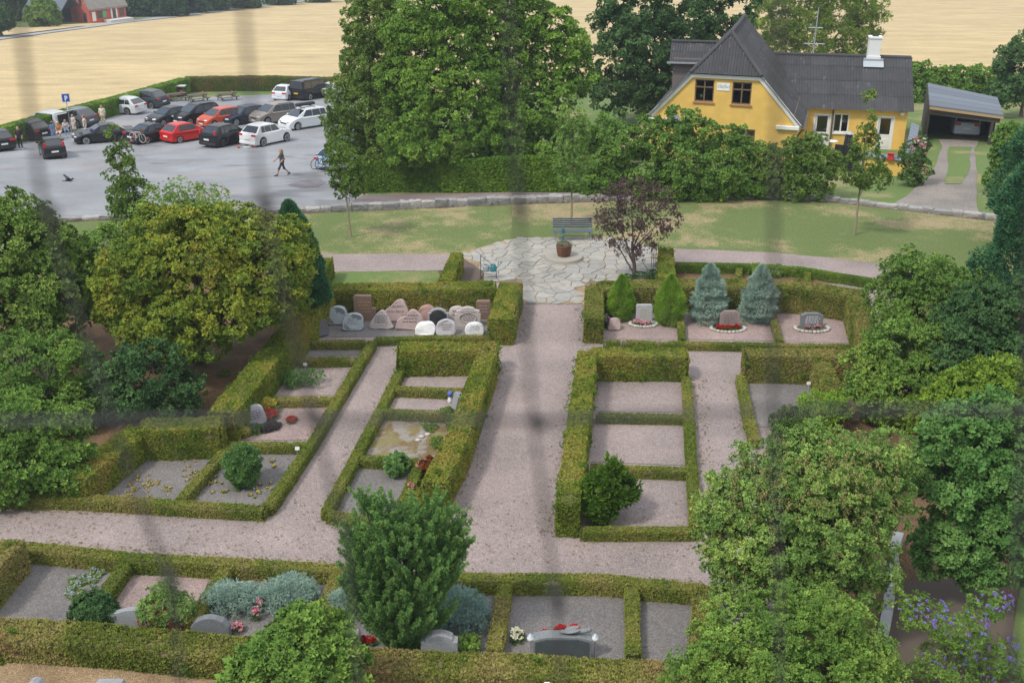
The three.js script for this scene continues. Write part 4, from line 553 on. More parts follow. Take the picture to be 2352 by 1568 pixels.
// car park hedge, clipped
{
  const gy = (x, z) => outerGround(x, -z), H = 1.5;
  const hl = (a) => a.map(([x, y]) => out(x, y, H));
  hedge('field_hedge', 'long clipped hedge between the car park and the grain field', hl([[-200, 330], [0, 292], [130, 257], [260, 225], [350, 200], [422, 180]]), H, 1.1, { world: true, ground: gy, pal: PAL.maple, leaf: 0.085, dens: 200, shift: 0.1 });
  hedge('field_hedge', 'clipped reddish-green hedge behind the picnic tables', hl([[425, 178], [560, 176], [680, 177], [830, 182]]), H, 1.1, { world: true, ground: gy, pal: [[0.15, 0.2, 0.045], [0.21, 0.24, 0.06], [0.3, 0.2, 0.09]], leaf: 0.085, dens: 200 });
}
// far wood and farm trees
const farBase = (px, py) => out(px, py);
[['pale green rounded tree beside the red farmhouse', 95, 62, [[95, 30, 30], [80, 40, 20], [112, 42, 18], [98, 12, 18]], PAL.shrub, 0], ['dark tree at the far left edge of the picture', 5, 85, [[0, 40, 22], [-15, 30, 26], [8, 55, 12]], PAL.dark, 0],
].forEach(([label, x, y, lobes, pal]) => tree('farm_tree', label, 'tree', farBase(x, y), lobes, { pal, clumps: 160, per: 16, clumpR: 0.9, leaf: 0.42, trunk: 0.3 }));
{
  const rng = rngOf(31); const labels = ['behind the barn', 'above the barn roof', 'beside the thatched roof', 'between the barn and the farmhouse', 'above the crowd of parked cars', 'beside the hedge of the distant field', 'over the far field corner', 'at the upper corner of the picture', 'nearest the far road', 'farthest along the grain field', 'over the far meadow', 'next to the maple crown'];
  [[30, 10, 40], [70, -6, 40], [130, -8, 38], [180, 4, 30], [280, -2, 42], [330, 4, 34], [380, 2, 36], [430, -4, 34], [490, -6, 30], [560, -10, 28], [640, -16, 26], [730, -22, 26]].forEach(([x, y, r], i) => tree('distant_tree', 'hazy dark green distant tree ' + labels[i], 'tree', farBase(x, y + r * 0.8 + 6), [[x, y, r], [x - r * 0.6, y + r * 0.3, r * 0.6], [x + r * 0.6, y + r * 0.25, r * 0.65], [x, y - r * 0.5, r * 0.6]], { pal: PAL.farwood, clumps: 150, per: 14, clumpR: 1.3, leaf: 0.7, trunk: 0.35, group: 'distant wood', shift: (rng() - 0.5) * 0.3 }));
}
// ---------- buildings ----------
function grp(parent, name, label) { const g = new THREE.Group(); g.name = name; if (label) g.userData.label = label; parent.add(g); return g; }
const brickBump = rep(tex(512, 512, (i, j, c) => { const row = Math.floor(j / 32), x = (i + (row % 2) * 32) % 64, m = (j % 32) < 4 || x < 4 ? 0.25 : 0.8 + 0.2 * hash2(Math.floor((i + (row % 2) * 32) / 64), row, 3); c[0] = c[1] = c[2] = m; }, false), 1.1);
const wallTex = (seed, a, b) => rep(tex(512, 512, (i, j, c) => { const row = Math.floor(j / 32), f = fbm(i / 64, j / 64, 4, seed, 8), br = hash2(Math.floor((i + (row % 2) * 32) / 64) % 8, row, seed), p = sstep(0.62, 0.75, fbm(i / 48, j / 48, 4, seed + 9)) * 0.5, k = 0.88 + f * 0.2 + br * 0.06; for (let n = 0; n < 3; n++) c[n] = lerp(a[n], b[n], p) * k; }), 4.4);
const mPane = new THREE.MeshPhysicalMaterial({ color: lin(0.92, 0.95, 0.95), roughness: 0.03, transmission: 1, thickness: 0, ior: 1.5 });
const mYellow = new THREE.MeshStandardMaterial({ map: wallTex(5, [0.87, 0.565, 0.15], [0.85, 0.62, 0.27]), bumpMap: brickBump, bumpScale: 0.012, roughness: 0.9 });
const mWhite = mat('white', 0.78, 0.79, 0.8, 0.6), mBrown = mat('brownframe', 0.17, 0.11, 0.07, 0.6), mGlass = new THREE.MeshPhysicalMaterial({ color: lin(0.03, 0.035, 0.04), roughness: 0.06, metalness: 0, clearcoat: 1 }), mTile = mat('sill', 0.42, 0.2, 0.11, 0.9), mDark = mat('dark', 0.02, 0.02, 0.024, 0.7), mZinc = mat('zinc', 0.42, 0.46, 0.5, 0.5, { metalness: 0.3 }), mGreyBoard = mat('greyboard', 0.2, 0.17, 0.165, 0.95);
const roofMats = [0.9, 1.0, 1.08, 0.96, 1.15].map((k, s) => { const t = rep(tex(256, 256, (i, j, c) => { const f = 0.8 + fbm(i / 32, j / 32, 4, s, 8) * 0.4, l = sstep(0.7, 0.82, fbm(i / 20, j / 40, 4, s + 30)) * 0.5; c[0] = 0.055 * k * f + l * 0.1; c[1] = 0.055 * k * f + l * 0.1; c[2] = 0.061 * k * f + l * 0.1; }), 2.3); return new THREE.MeshStandardMaterial({ map: t, roughness: 0.85, side: THREE.DoubleSide }); });
function corrugated(parent, poly, O, U, W, o = {}) {       // poly: convex outline in (across the waves, up the slope); each sheet its own mesh
  const N = U.clone().cross(W).normalize(), pitch = o.pitch ?? 0.177, cw = o.cw ?? 1.06, ch = o.ch ?? 1.2, us = poly.map((p) => p[0]), vs = poly.map((p) => p[1]), u0 = Math.min(...us), u1 = Math.max(...us), v0 = Math.min(...vs), v1 = Math.max(...vs), rng = rngOf(Math.round(Math.abs(O.x * 91 + O.z * 37 + u1 * 13)) + 3);
  const span = (u) => { let lo = 1e9, hi = -1e9; for (let i = 0; i < poly.length; i++) { const a = poly[i], b = poly[(i + 1) % poly.length]; if (Math.min(a[0], b[0]) - 1e-6 <= u && u <= Math.max(a[0], b[0]) + 1e-6) { if (Math.abs(a[0] - b[0]) < 1e-6) { lo = Math.min(lo, a[1], b[1]); hi = Math.max(hi, a[1], b[1]); } else { const v = a[1] + (b[1] - a[1]) * (u - a[0]) / (b[0] - a[0]); lo = Math.min(lo, v); hi = Math.max(hi, v); } } } return [lo, hi]; };
  for (let v = v0; v < v1 - 0.05; v += ch) for (let u = u0; u < u1 - 0.05; u += cw) {
    const pos = [], uv = [], idx = [], e = Math.min(u1, u + cw); let n = 0, any = false;
    const steps = Math.max(2, Math.round((e - u) / (pitch / 5)));
    for (let k = 0; k <= steps; k++) {
      const uu = lerp(u, e, k / steps), [lo, hi] = span(uu), a = clamp(v, lo, hi), b = clamp(Math.min(v + ch + 0.06, v1), lo, hi); if (b - a > 0.02) any = true;
      for (const [vv, lift] of [[a, 0.035], [b, 0.01]]) { const q = O.clone().addScaledVector(U, uu).addScaledVector(W, vv).addScaledVector(N, 0.028 * Math.sin(uu / pitch * 6.2832) + lift); pos.push(q.x, q.y, q.z); uv.push(uu, vv); }
      if (k) { idx.push(n - 2, n, n - 1, n, n + 1, n - 1); } n += 2;
    }
    if (!any) continue;
    const g = new THREE.BufferGeometry(); g.setAttribute('position', new THREE.Float32BufferAttribute(pos, 3)); g.setAttribute('uv', new THREE.Float32BufferAttribute(uv, 2)); g.setIndex(idx); g.computeVertexNormals();
    const m = part(parent, 'roof_sheet', g, (o.mats ?? roofMats)[Math.floor(rng() * (o.mats ?? roofMats).length)]); if (o.after) o.after(m);
  }
}
function slab(poly, z0, z1, holes = []) { const s = new THREE.Shape(poly.map(([a, b]) => new THREE.Vector2(a, b))); for (const h of holes) s.holes.push(new THREE.Path(h.map(([a, b]) => new THREE.Vector2(a, b)))); const g = new THREE.ExtrudeGeometry(s, { depth: Math.abs(z1 - z0), bevelEnabled: false }); return g.translate(0, 0, Math.min(z0, z1)); }
const rect = (x, y, w, h) => [[x - w / 2, y], [x + w / 2, y], [x + w / 2, y + h], [x - w / 2, y + h]];
function windowAt(parent, x, y, w, h, z, m, o = {}) {      // frame with casements, glass panes set back
  const g = grp(parent, 'window'); const f = 0.07, fr = [box(w, f, 0.1, x, y + f / 2, z), box(w, f, 0.1, x, y + h - f / 2, z), box(f, h - 2 * f, 0.1, x - w / 2 + f / 2, y + h / 2, z), box(f, h - 2 * f, 0.1, x + w / 2 - f / 2, y + h / 2, z), box(f * 1.15, h - 2 * f, 0.11, x, y + h / 2, z)];
  const ty = o.transom ? y + h * 0.66 : null; if (ty) fr.push(box(w / 2 - f * 1.575, f, 0.108, x - w / 4 + f * 0.21, ty, z), box(w / 2 - f * 1.575, f, 0.108, x + w / 4 - f * 0.21, ty, z));
  part(g, 'frame', merge(fr), m);
  for (const sx of [-1, 1]) for (const [a, b] of ty ? [[y + f, ty - f / 2], [ty + f / 2, y + h - f]] : [[y + f, y + h - f]]) part(g, 'pane', box(w / 2 - f * 1.6, b - a, 0.02, x + sx * (w / 4 - f * 0.2), (a + b) / 2, z - 0.02), mPane);
  if (o.sill) part(g, 'sill', box(w + 0.16, 0.09, 0.2, x, y - 0.05, z + 0.06), o.sill);
  return g;
}
{
  const house = thing('yellow_house', 'yellow house with dark corrugated roof and half-hipped gable', 'house', V3(24.65, -1.12, -69.2), -10.2 * Math.PI / 180);
  const turnGable = (o) => { const a = -6.2 * Math.PI / 180, px = -11.35, pz = 5.36, c = Math.cos(a), n = Math.sin(a); o.rotation.y = a; o.position.set(px - (c * px + n * pz), 0, pz - (-n * px + c * pz)); return o; };
  // wing
  const eY = 2.7, rY = 5.2, half = 3.25, x0 = -11.2, doors = [[-5.1, 1.02, 2.15], [-1.25, 1.02, 2.15]], win = [-3.95, 1.0, 0.95, 1.2];
  part(house, 'wall', merge([slab([[x0, -0.4], [0, -0.4], [0, eY], [x0, eY]], -0.3, 0, [rect(doors[0][0], 0.02, 1.02, 2.13), rect(doors[1][0], 0.02, 1.02, 2.13), rect(win[0], win[1], win[2], win[3])]), box(0.3, eY + 0.4, 5.9, -0.15, (eY - 0.4) / 2, -3.25), box(11.2, eY + 0.4, 0.3, -5.6, (eY - 0.4) / 2, -6.35),
    slab([[-0.02, eY], [-6.48, eY], [-3.25, rY - 0.1]], 0, 0.28).rotateY(Math.PI / 2).translate(-0.29, 0, -6.5)]), mYellow);
  const gx = -11.35, gh = 4.35, gz = 5.36, gR = 7.5, hipY = 5.3, cut = (hipY - eY) / (gR - eY) * gh;
  const gp = [[gx - gh + 0.05, -0.6], [gx + gh - 0.05, -0.6], [gx + gh - 0.05, eY], [gx + gh - cut - 0.05, hipY], [gx - gh + cut + 0.05, hipY], [gx - gh + 0.05, eY]];
  turnGable(part(house, 'gable_wall', merge([slab(gp, gz - 0.3, gz, [rect(gx - 1.2, 3.68, 1.12, 1.3), rect(gx + 0.98, 3.64, 1.12, 1.3), rect(gx + 1.4, 0.95, 1.1, 1.25)]), box(0.3, eY + 0.6, 8.2, gx + gh - 0.2, (eY - 0.6) / 2, 0.95), box(0.3, eY + 0.6, 8.2, gx - gh + 0.2, (eY - 0.6) / 2, 0.95), slab([[gx - gh + 0.2, -0.6], [gx + gh - 0.2, -0.6], [gx + gh - 0.2, eY], [gx, gR - 0.2], [gx - gh + 0.2, eY]], -3.5, -3.2)]), mYellow));
  turnGable(windowAt(house, gx - 1.2, 3.68, 1.12, 1.3, gz - 0.08, mBrown, { transom: true, sill: mTile })); turnGable(windowAt(house, gx + 0.98, 3.64, 1.12, 1.3, gz - 0.08, mBrown, { transom: true, sill: mTile }));
  turnGable(part(house, 'upper_floor', box(8.2, 0.2, 8, gx, 3.0, 1.0), mat('floorwood', 0.32, 0.22, 0.13, 0.7))); turnGable(part(house, 'window_plant', new THREE.IcosahedronGeometry(0.14, 1).translate(gx - 1.4, 3.95, gz - 0.42), mat('potplant', 0.1, 0.16, 0.06, 0.8)));
  windowAt(house, win[0], win[1], win[2], win[3], -0.08, mWhite, { sill: mWhite }); part(house, 'ceiling', box(10.6, 0.1, 5.8, -5.7, eY - 0.06, -3.25), mat('plaster', 0.6, 0.58, 0.54, 0.9)); part(house, 'floor', box(10.6, 0.1, 5.8, -5.7, -0.1, -3.25), mats.floorwood);
  for (const [dx, dw, dh] of doors) { const d = grp(house, 'door'); part(d, 'frame', merge([box(0.09, dh, 0.12, dx - dw / 2 + 0.03, dh / 2, -0.05), box(0.09, dh, 0.12, dx + dw / 2 - 0.03, dh / 2, -0.05), box(dw - 0.12, 0.09, 0.12, dx, dh - 0.05, -0.05)]), mWhite); part(d, 'leaf', merge([box(dw - 0.14, 0.95, 0.06, dx, 0.5, -0.08), box(0.13, 1.05, 0.06, dx - 0.38, 1.5, -0.08), box(0.13, 1.05, 0.06, dx + 0.38, 1.5, -0.08), box(dw - 0.14, 0.08, 0.06, dx, 2.03, -0.08), box(dw - 0.4, 0.5, 0.03, dx, 0.45, -0.04)]), mWhite); part(d, 'pane', box(0.62, 1.0, 0.02, dx, 1.49, -0.09), mPane); part(d, 'handle', rbox(0.03, 0.16, 0.05, 0.01, dx - 0.37, 1.05, -0.03), mZinc); part(d, 'step', box(1.3, 0.16, 0.5, dx, -0.06, 0.3), mat('conc', 0.4, 0.4, 0.39, 0.95)); }
  // roofs
  const roof = grp(house, 'roof'), sl = Math.hypot(rY - eY, half), W1 = V3(0, (rY - eY) / sl, -half / sl), ov = 0.42;
  corrugated(roof, [[-0.05, -ov], [11.5, -ov], [11.5, sl], [-0.05, sl]], V3(x0, eY + 0.06, 0), V3(1, 0, 0), W1);
  corrugated(roof, [[-0.05, -ov], [11.5, -ov], [11.5, sl], [-0.05, sl]], V3(0.3, eY + 0.06, -6.5), V3(-1, 0, 0), V3(0, W1.y, -W1.z));
  part(roof, 'ridge_cap', merge([cyl(0.12, 0.12, 11.6, 10).rotateZ(Math.PI / 2).translate(x0 + 5.65, rY + 0.06, -half)]), roofMats[1]);
  const s2 = Math.hypot(gR - eY, gh), WR = V3(-gh / s2, (gR - eY) / s2, 0), WL = V3(gh / s2, (gR - eY) / s2, 0), vHip = (hipY - eY) / (gR - eY) * s2, zf = gz + 0.22, zb = -3.6, zr = gz - 1.35;
  corrugated(roof, [[0, -ov], [zf - zb, -ov], [zf - zb, s2], [zf - zr, s2], [0, vHip]], V3(gx + gh, eY + 0.06, zf), V3(0, 0, -1), WR, { after: turnGable });
  corrugated(roof, [[0, -ov], [zf - zb, -ov], [zf - zb, vHip], [zr - zb, s2], [0, s2]], V3(gx - gh, eY + 0.06, zb), V3(0, 0, 1), WL, { after: turnGable });
  const hs = Math.hypot(gR - hipY, zf - zr); corrugated(roof, [[0, 0], [2 * (gh - cut), 0], [gh - cut, hs]], V3(gx - gh + cut, hipY + 0.06, zf + 0.05), V3(1, 0, 0), V3(0, (gR - hipY) / hs, -(zf - zr) / hs), { ch: 3.2, after: turnGable });
  turnGable(part(roof, 'ridge_cap', merge([cyl(0.13, 0.13, zr - zb, 10).rotateX(Math.PI / 2).translate(gx, gR + 0.08, (zr + zb) / 2), rod(V3(gx, gR + 0.08, zr), V3(gx + gh - cut + 0.06, hipY + 0.1, zf + 0.02), 0.13), rod(V3(gx, gR + 0.08, zr), V3(gx - gh + cut - 0.06, hipY + 0.1, zf + 0.02), 0.13)]), roofMats[4]));
  // dormer on the far slope
  const dm = grp(house, 'dormer'); part(dm, 'cheek', merge([box(3.2, 2.2, 0.12, gx - 1.75, 4.0, -1.4), box(0.12, 2.2, 3.4, gx - 3.3, 4.0, -3.1)]), mGreyBoard);
  corrugated(dm, [[0, -0.35], [3.9, -0.35], [3.9, 1.95], [0, 1.95]], V3(gx - 3.6, 5.02, -1.4), V3(1, 0, 0), V3(0, 0.42, -0.908)); corrugated(dm, [[0, -0.35], [3.9, -0.35], [3.9, 1.95], [0, 1.95]], V3(gx + 0.3, 5.02, -4.9), V3(-1, 0, 0), V3(0, 0.42, 0.908));
  part(dm, 'ridge_cap', cyl(0.11, 0.11, 3.6, 8).rotateZ(Math.PI / 2).translate(gx - 1.8, 5.9, -3.16), roofMats[1]); part(dm, 'gutter', box(3.7, 0.09, 0.1, gx - 1.9, 4.86, -1.0), mZinc);
  // white boards
  const trims = []; const b2 = (a, b, w) => { const d = b.clone().sub(a), L = d.length(), g = new THREE.BoxGeometry(L, w, 0.1), an = Math.atan2(d.y, d.x); g.rotateZ(an); trims.push(g.translate((a.x + b.x) / 2, (a.y + b.y) / 2, a.z)); };
  b2(V3(gx + gh + 0.12, eY - 0.16, gz + 0.06), V3(gx + gh - cut + 0.02, hipY - 0.09, gz + 0.06), 0.26); b2(V3(gx - gh - 0.12, eY - 0.16, gz + 0.06), V3(gx - gh + cut - 0.02, hipY - 0.09, gz + 0.06), 0.26); trims.push(box(2 * (gh - cut) + 0.2, 0.2, 0.12, gx, hipY - 0.1, gz + 0.07));
  trims.push(rbox(1.35, 0.24, 0.2, 0.05, gx + gh - 0.55, eY - 0.24, gz + 0.1), rbox(1.35, 0.24, 0.2, 0.05, gx - gh + 0.55, eY - 0.24, gz + 0.1));
  turnGable(part(house, 'bargeboard', merge(trims), mWhite)); part(house, 'eaves_board', box(7.3, 0.2, 0.1, -3.55, eY - 0.12, 0.06), mWhite);
  turnGable(part(house, 'gutter', merge([box(0.12, 0.09, 5.5, gx + gh + 0.36, eY - 0.32, 2.7), rod(V3(gx + gh + 0.3, eY - 0.35, gz - 0.1), V3(gx + gh + 0.06, eY - 0.7, gz - 0.2), 0.05), rod(V3(gx + gh + 0.06, eY - 0.7, gz - 0.2), V3(gx + gh + 0.06, 0, gz - 0.2), 0.05)]), mat('pipe', 0.1, 0.09, 0.08, 0.6))); part(house, 'downpipe', rod(V3(-4.5, eY - 0.1, 0.1), V3(-4.5, 0, 0.1), 0.05), mats.pipe);
  const ch = grp(house, 'chimney'); part(ch, 'stack', merge([box(0.74, 1.7, 0.74, -2.1, rY + 0.45, -half), box(0.86, 0.22, 0.86, -2.1, rY + 0.02, -half), rbox(0.84, 0.12, 0.84, 0.02, -2.1, rY + 1.27, -half)]), mWhite); part(ch, 'flue', box(0.36, 0.06, 0.36, -2.1, rY + 1.35, -half), mDark); part(ch, 'flashing', merge([box(1.25, 0.04, 0.5, 0, 0, 0).rotateX(0.66).translate(-2.1, rY - 0.32, -half + 0.68), box(1.2, 0.16, 0.95, -2.1, rY - 0.1, -half)]), mZinc);
  const an = grp(house, 'antenna'); part(an, 'mast', rod(V3(-5.85, rY, -half), V3(-5.8, rY + 3.0, -half), 0.045, 0.03), mZinc); for (const [y, l] of [[0.75, 0.65], [1.75, 0.45]]) part(an, 'crossbar', merge([rod(V3(-5.85 - l, rY + y, -half), V3(-5.85 + l, rY + y, -half), 0.035), ...[-0.8, -0.4, 0.4, 0.8].map((k) => rod(V3(-5.85 + l * k, rY + y, -half - 0.25), V3(-5.85 + l * k, rY + y, -half + 0.25), 0.012))]), mZinc);
  // name board with its lettering
  const cv = document.createElement('canvas'); cv.width = 256; cv.height = 144; const cx = cv.getContext('2d'); cx.fillStyle = '#f4f4f2'; cx.fillRect(0, 0, 256, 144); cx.fillStyle = '#4a6f9a'; cx.font = 'italic 84px serif'; cx.textAlign = 'center'; cx.textBaseline = 'middle'; cx.fillText('Højbo', 128, 66);
  const ct = new THREE.CanvasTexture(cv); ct.colorSpace = THREE.SRGBColorSpace; const nb = new THREE.BoxGeometry(0.74, 0.44, 0.03); turnGable(part(house, 'name_board', nb.translate(gx - 0.1, 4.62, gz + 0.02), [mWhite, mWhite, mWhite, mWhite, new THREE.MeshStandardMaterial({ map: ct, roughness: 0.5 }), mWhite]));
  part(house, 'outdoor_lamp', new THREE.SphereGeometry(0.13, 12, 10).translate(-6.85, 1.5, 0.5), mWhite); part(house, 'outdoor_lamp', new THREE.SphereGeometry(0.13, 12, 10).translate(-0.35, 2.35, 0.12), mWhite);
  turnGable(windowAt(house, gx + 1.4, 0.95, 1.1, 1.25, gz - 0.08, mBrown, { transom: true, sill: mTile }));
  const dish = new THREE.SphereGeometry(0.6, 20, 8, 0, 6.2832, 0, 0.75).scale(1, 0.55, 1.15).rotateX(Math.PI / 2 + 2.7).translate(gx - 2.9, 2.75, gz + 0.75);
  const ds = thing('satellite_dish', 'grey satellite dish on the yellow gable', 'satellite dish', house.position.clone(), house.rotation.y); part(ds, 'reflector', dish, mat('dish', 0.22, 0.24, 0.27, 0.5, { side: THREE.DoubleSide })); part(ds, 'bracket', merge([rod(V3(gx - 2.9, 2.6, gz - 0.05), V3(gx - 2.9, 2.6, gz + 0.6), 0.03), rod(V3(gx - 2.9, 2.3, gz + 0.5), V3(gx - 2.9, 2.5, gz + 1.25), 0.015)]), mZinc); part(ds, 'receiver', cyl(0.04, 0.05, 0.14, 8, gx - 2.9, 2.55, gz + 1.25), mDark);
}
// courtyard wall with tiled coping
{
  const A = out(1985, 398), B = out(2082, 406), C = out(2094, 350), w = thing('garden_wall', 'low yellow courtyard wall with grey tiled coping', 'wall', A), segs = [[A, B], [B, C]], walls = [];
  const mCap = [0.85, 1, 1.15].map((k) => mat('cap' + k, 0.16 * k, 0.19 * k, 0.23 * k, 0.6));
  segs.forEach(([p, q], s) => {
    const d = q.clone().sub(p), L = Math.hypot(d.x, d.z), t = Math.atan2(-d.z, d.x), base = Math.min(p.y, q.y) - 0.3, top = s ? 0.65 : 0.42;
    walls.push(box(L - (s ? 0.28 : 0), top - base, 0.26).rotateY(t).translate((p.x + q.x) / 2 - A.x + (s ? 0.01 : 0), (top + base) / 2 - A.y, (p.z + q.z) / 2 - A.z - (s ? 0.14 : 0)));
    const n = Math.round(L / 0.27); for (let i = 0; i < n; i++) { const c = p.clone().addScaledVector(d, (i + 0.5) / n), g = part(w, 'coping_tile', new RoundedBoxGeometry(0.255, 0.06, 0.52, 1, 0.02), mCap[(i * 7) % 3]); g.position.set(c.x - A.x, top + 0.04 - A.y, c.z - A.z); g.rotation.set(0, t, 0); g.rotateX(0.32); }
  });
  part(w, 'wall', merge(walls), mYellow);
  const bx = thing('letter_box', 'red letter box on the courtyard wall', 'letter box', onPlane(2042, 372, 0).copy(A).lerp(B, 0.56).add(V3(0, 0, 0.17)), Math.atan2(-(B.z - A.z), B.x - A.x)); part(bx, 'body', rbox(0.36, 0.38, 0.16, 0.03, 0, 1.12, 0.1), mat('red', 0.6, 0.04, 0.04, 0.45)); part(bx, 'lid', rbox(0.38, 0.05, 0.2, 0.015, 0, 1.33, 0.11), mat('red2', 0.5, 0.03, 0.03, 0.45)); part(bx, 'slot', box(0.26, 0.025, 0.02, 0, 1.24, 0.185), mDark); bx.position.y = (A.y + B.y) / 2;
  const F0 = out(1912, 392), F1 = out(1962, 396), f = thing('board_fence', 'black board fence beside the courtyard wall', 'fence', F0); for (let i = 0; i < 9; i++) { const p = F0.clone().lerp(F1, (i + 0.5) / 9).sub(F0); part(f, 'board', rbox(0.135, 1.55, 0.03, 0.008, p.x, 0.78, p.z), mat('blk' + (i % 3), 0.012 + (i % 3) * 0.006, 0.014 + (i % 3) * 0.006, 0.018 + (i % 3) * 0.007, 0.7)); }
  const lm = thing('slatted_lantern', 'tall dark slatted garden lantern with a grey cap by the house', 'lantern', out(1946, 352)); for (let i = 0; i < 10; i++) { const a = i / 10 * 6.283; part(lm, 'slat', rod(V3(Math.cos(a) * 0.32, 0, Math.sin(a) * 0.32), V3(Math.cos(a) * 0.2, 1.25, Math.sin(a) * 0.2), 0.03, 0.025, 5), mat('slat', 0.06, 0.065, 0.08, 0.7)); } part(lm, 'core', cyl(0.28, 0.17, 1.22, 10, 0, 0.61, 0), mDark); part(lm, 'cap', new THREE.ConeGeometry(0.3, 0.16, 12).translate(0, 1.32, 0), mZinc);
  const tb = thing('garden_table', 'small round white garden table by the house door', 'table', out(1910, 350)); part(tb, 'tabletop', cyl(0.33, 0.33, 0.03, 20, 0, 0.72, 0), mWhite); part(tb, 'leg', cyl(0.03, 0.03, 0.72, 8, 0, 0.36, 0), mWhite); part(tb, 'foot', cyl(0.2, 0.18, 0.03, 14, 0, 0.02, 0), mWhite);
  const bk = thing('wire_basket', 'dark green bushel basket beside the white house door', 'basket', out(1853, 340)); part(bk, 'bowl', new THREE.CylinderGeometry(0.34, 0.26, 0.3, 14, 1, true).translate(0, 0.2, 0), mat('gb', 0.02, 0.06, 0.03, 0.6, { side: THREE.DoubleSide })); part(bk, 'soil_fill', cyl(0.3, 0.31, 0.02, 14, 0, 0.28, 0), mSoil); part(bk, 'handle', new THREE.TorusGeometry(0.32, 0.015, 6, 16, Math.PI).translate(0, 0.34, 0), mDark);
}
// carport
{
  const L = out(2140, 324), R = out(2292, 334), g = thing('carport', 'open timber carport with grey felt roof', 'carport', L);
  const FL = onWallPlane(2136, 242, L.z + 0.25), FR = onWallPlane(2306, 265, R.z + 0.2), BL = onWallPlane(2132, 191, L.z - 6.2), BR = onWallPlane(2292, 224, R.z - 4.2), rel = (p) => p.clone().sub(L);
  const rows = 5, mF = [0.9, 1.0, 1.1].map((k) => mat('felt' + k, 0.145 * k, 0.17 * k, 0.205 * k, 0.8)), roof = grp(g, 'roof');
  for (let r = 0; r < rows; r++) { const a = rel(FL).lerp(rel(BL), r / rows), b = rel(FR).lerp(rel(BR), r / rows), c = rel(FR).lerp(rel(BR), (r + 1) / rows + 0.01), d = rel(FL).lerp(rel(BL), (r + 1) / rows + 0.01); const up = V3(0, 0.03, 0), lo = V3(0, -0.09, 0); part(roof, 'felt_strip', new ConvexGeometry([a, b, c, d].flatMap((p, i) => [p.clone().add(i < 2 ? up : V3(0, 0.015, 0)), p.clone().add(lo)])), mF[r % 3]); }
  const beam = (a, b, w, h) => { const d = b.clone().sub(a), q = new THREE.BoxGeometry(d.length(), h, w); q.applyQuaternion(new THREE.Quaternion().setFromUnitVectors(V3(1, 0, 0), d.clone().normalize())); return q.translate((a.x + b.x) / 2, (a.y + b.y) / 2, (a.z + b.z) / 2); };
  const mWood = mat('fascia', 0.42, 0.29, 0.15, 0.85), mPost = mat('post', 0.06, 0.055, 0.05, 0.95), dn = V3(0, -0.2, 0.06);
  part(g, 'fascia_board', beam(rel(FL).add(dn).add(V3(0, 0.05, 0)), rel(FR).add(dn).add(V3(0, 0.05, 0)), 0.05, 0.14), mWood); part(g, 'lintel', beam(rel(FL).add(V3(0.1, -0.42, -0.15)), rel(FR).add(V3(-0.1, -0.36, -0.15)), 0.1, 0.32), mPost);
  for (const p of [rel(FL).add(V3(0.15, 0, -0.3)), rel(FR).add(V3(-0.5, 0, -0.3))]) part(g, 'post', box(0.14, p.y + 0.3, 0.14, p.x, (p.y - 0.3) / 2 - 0.06, p.z), mPost);
  const bl = rel(BL), br = rel(BR), fl = rel(FL), fr = rel(FR);
  part(g, 'side_boarding', new ConvexGeometry([fl, bl].flatMap((p) => [V3(p.x + 0.1, p.y - 0.12, p.z - 0.4), V3(p.x + 0.1, -0.5, p.z - 0.4), V3(p.x + 0.16, p.y - 0.12, p.z - 0.4), V3(p.x + 0.16, -0.5, p.z - 0.4)])), mPost);
  part(g, 'back_boarding', new ConvexGeometry([bl, br].flatMap((p) => [V3(p.x, p.y - 0.12, p.z + 0.15), V3(p.x, -0.9, p.z + 0.15), V3(p.x, p.y - 0.12, p.z + 0.22), V3(p.x, -0.9, p.z + 0.22)])), mPost);
  part(g, 'far_boarding', new ConvexGeometry([fr, br].flatMap((p) => [V3(p.x - 0.3, p.y - 0.12, p.z - 0.4), V3(p.x - 0.3, -0.5, p.z - 0.4), V3(p.x - 0.24, p.y - 0.12, p.z - 0.4), V3(p.x - 0.24, -0.5, p.z - 0.4)])), mPost);
}
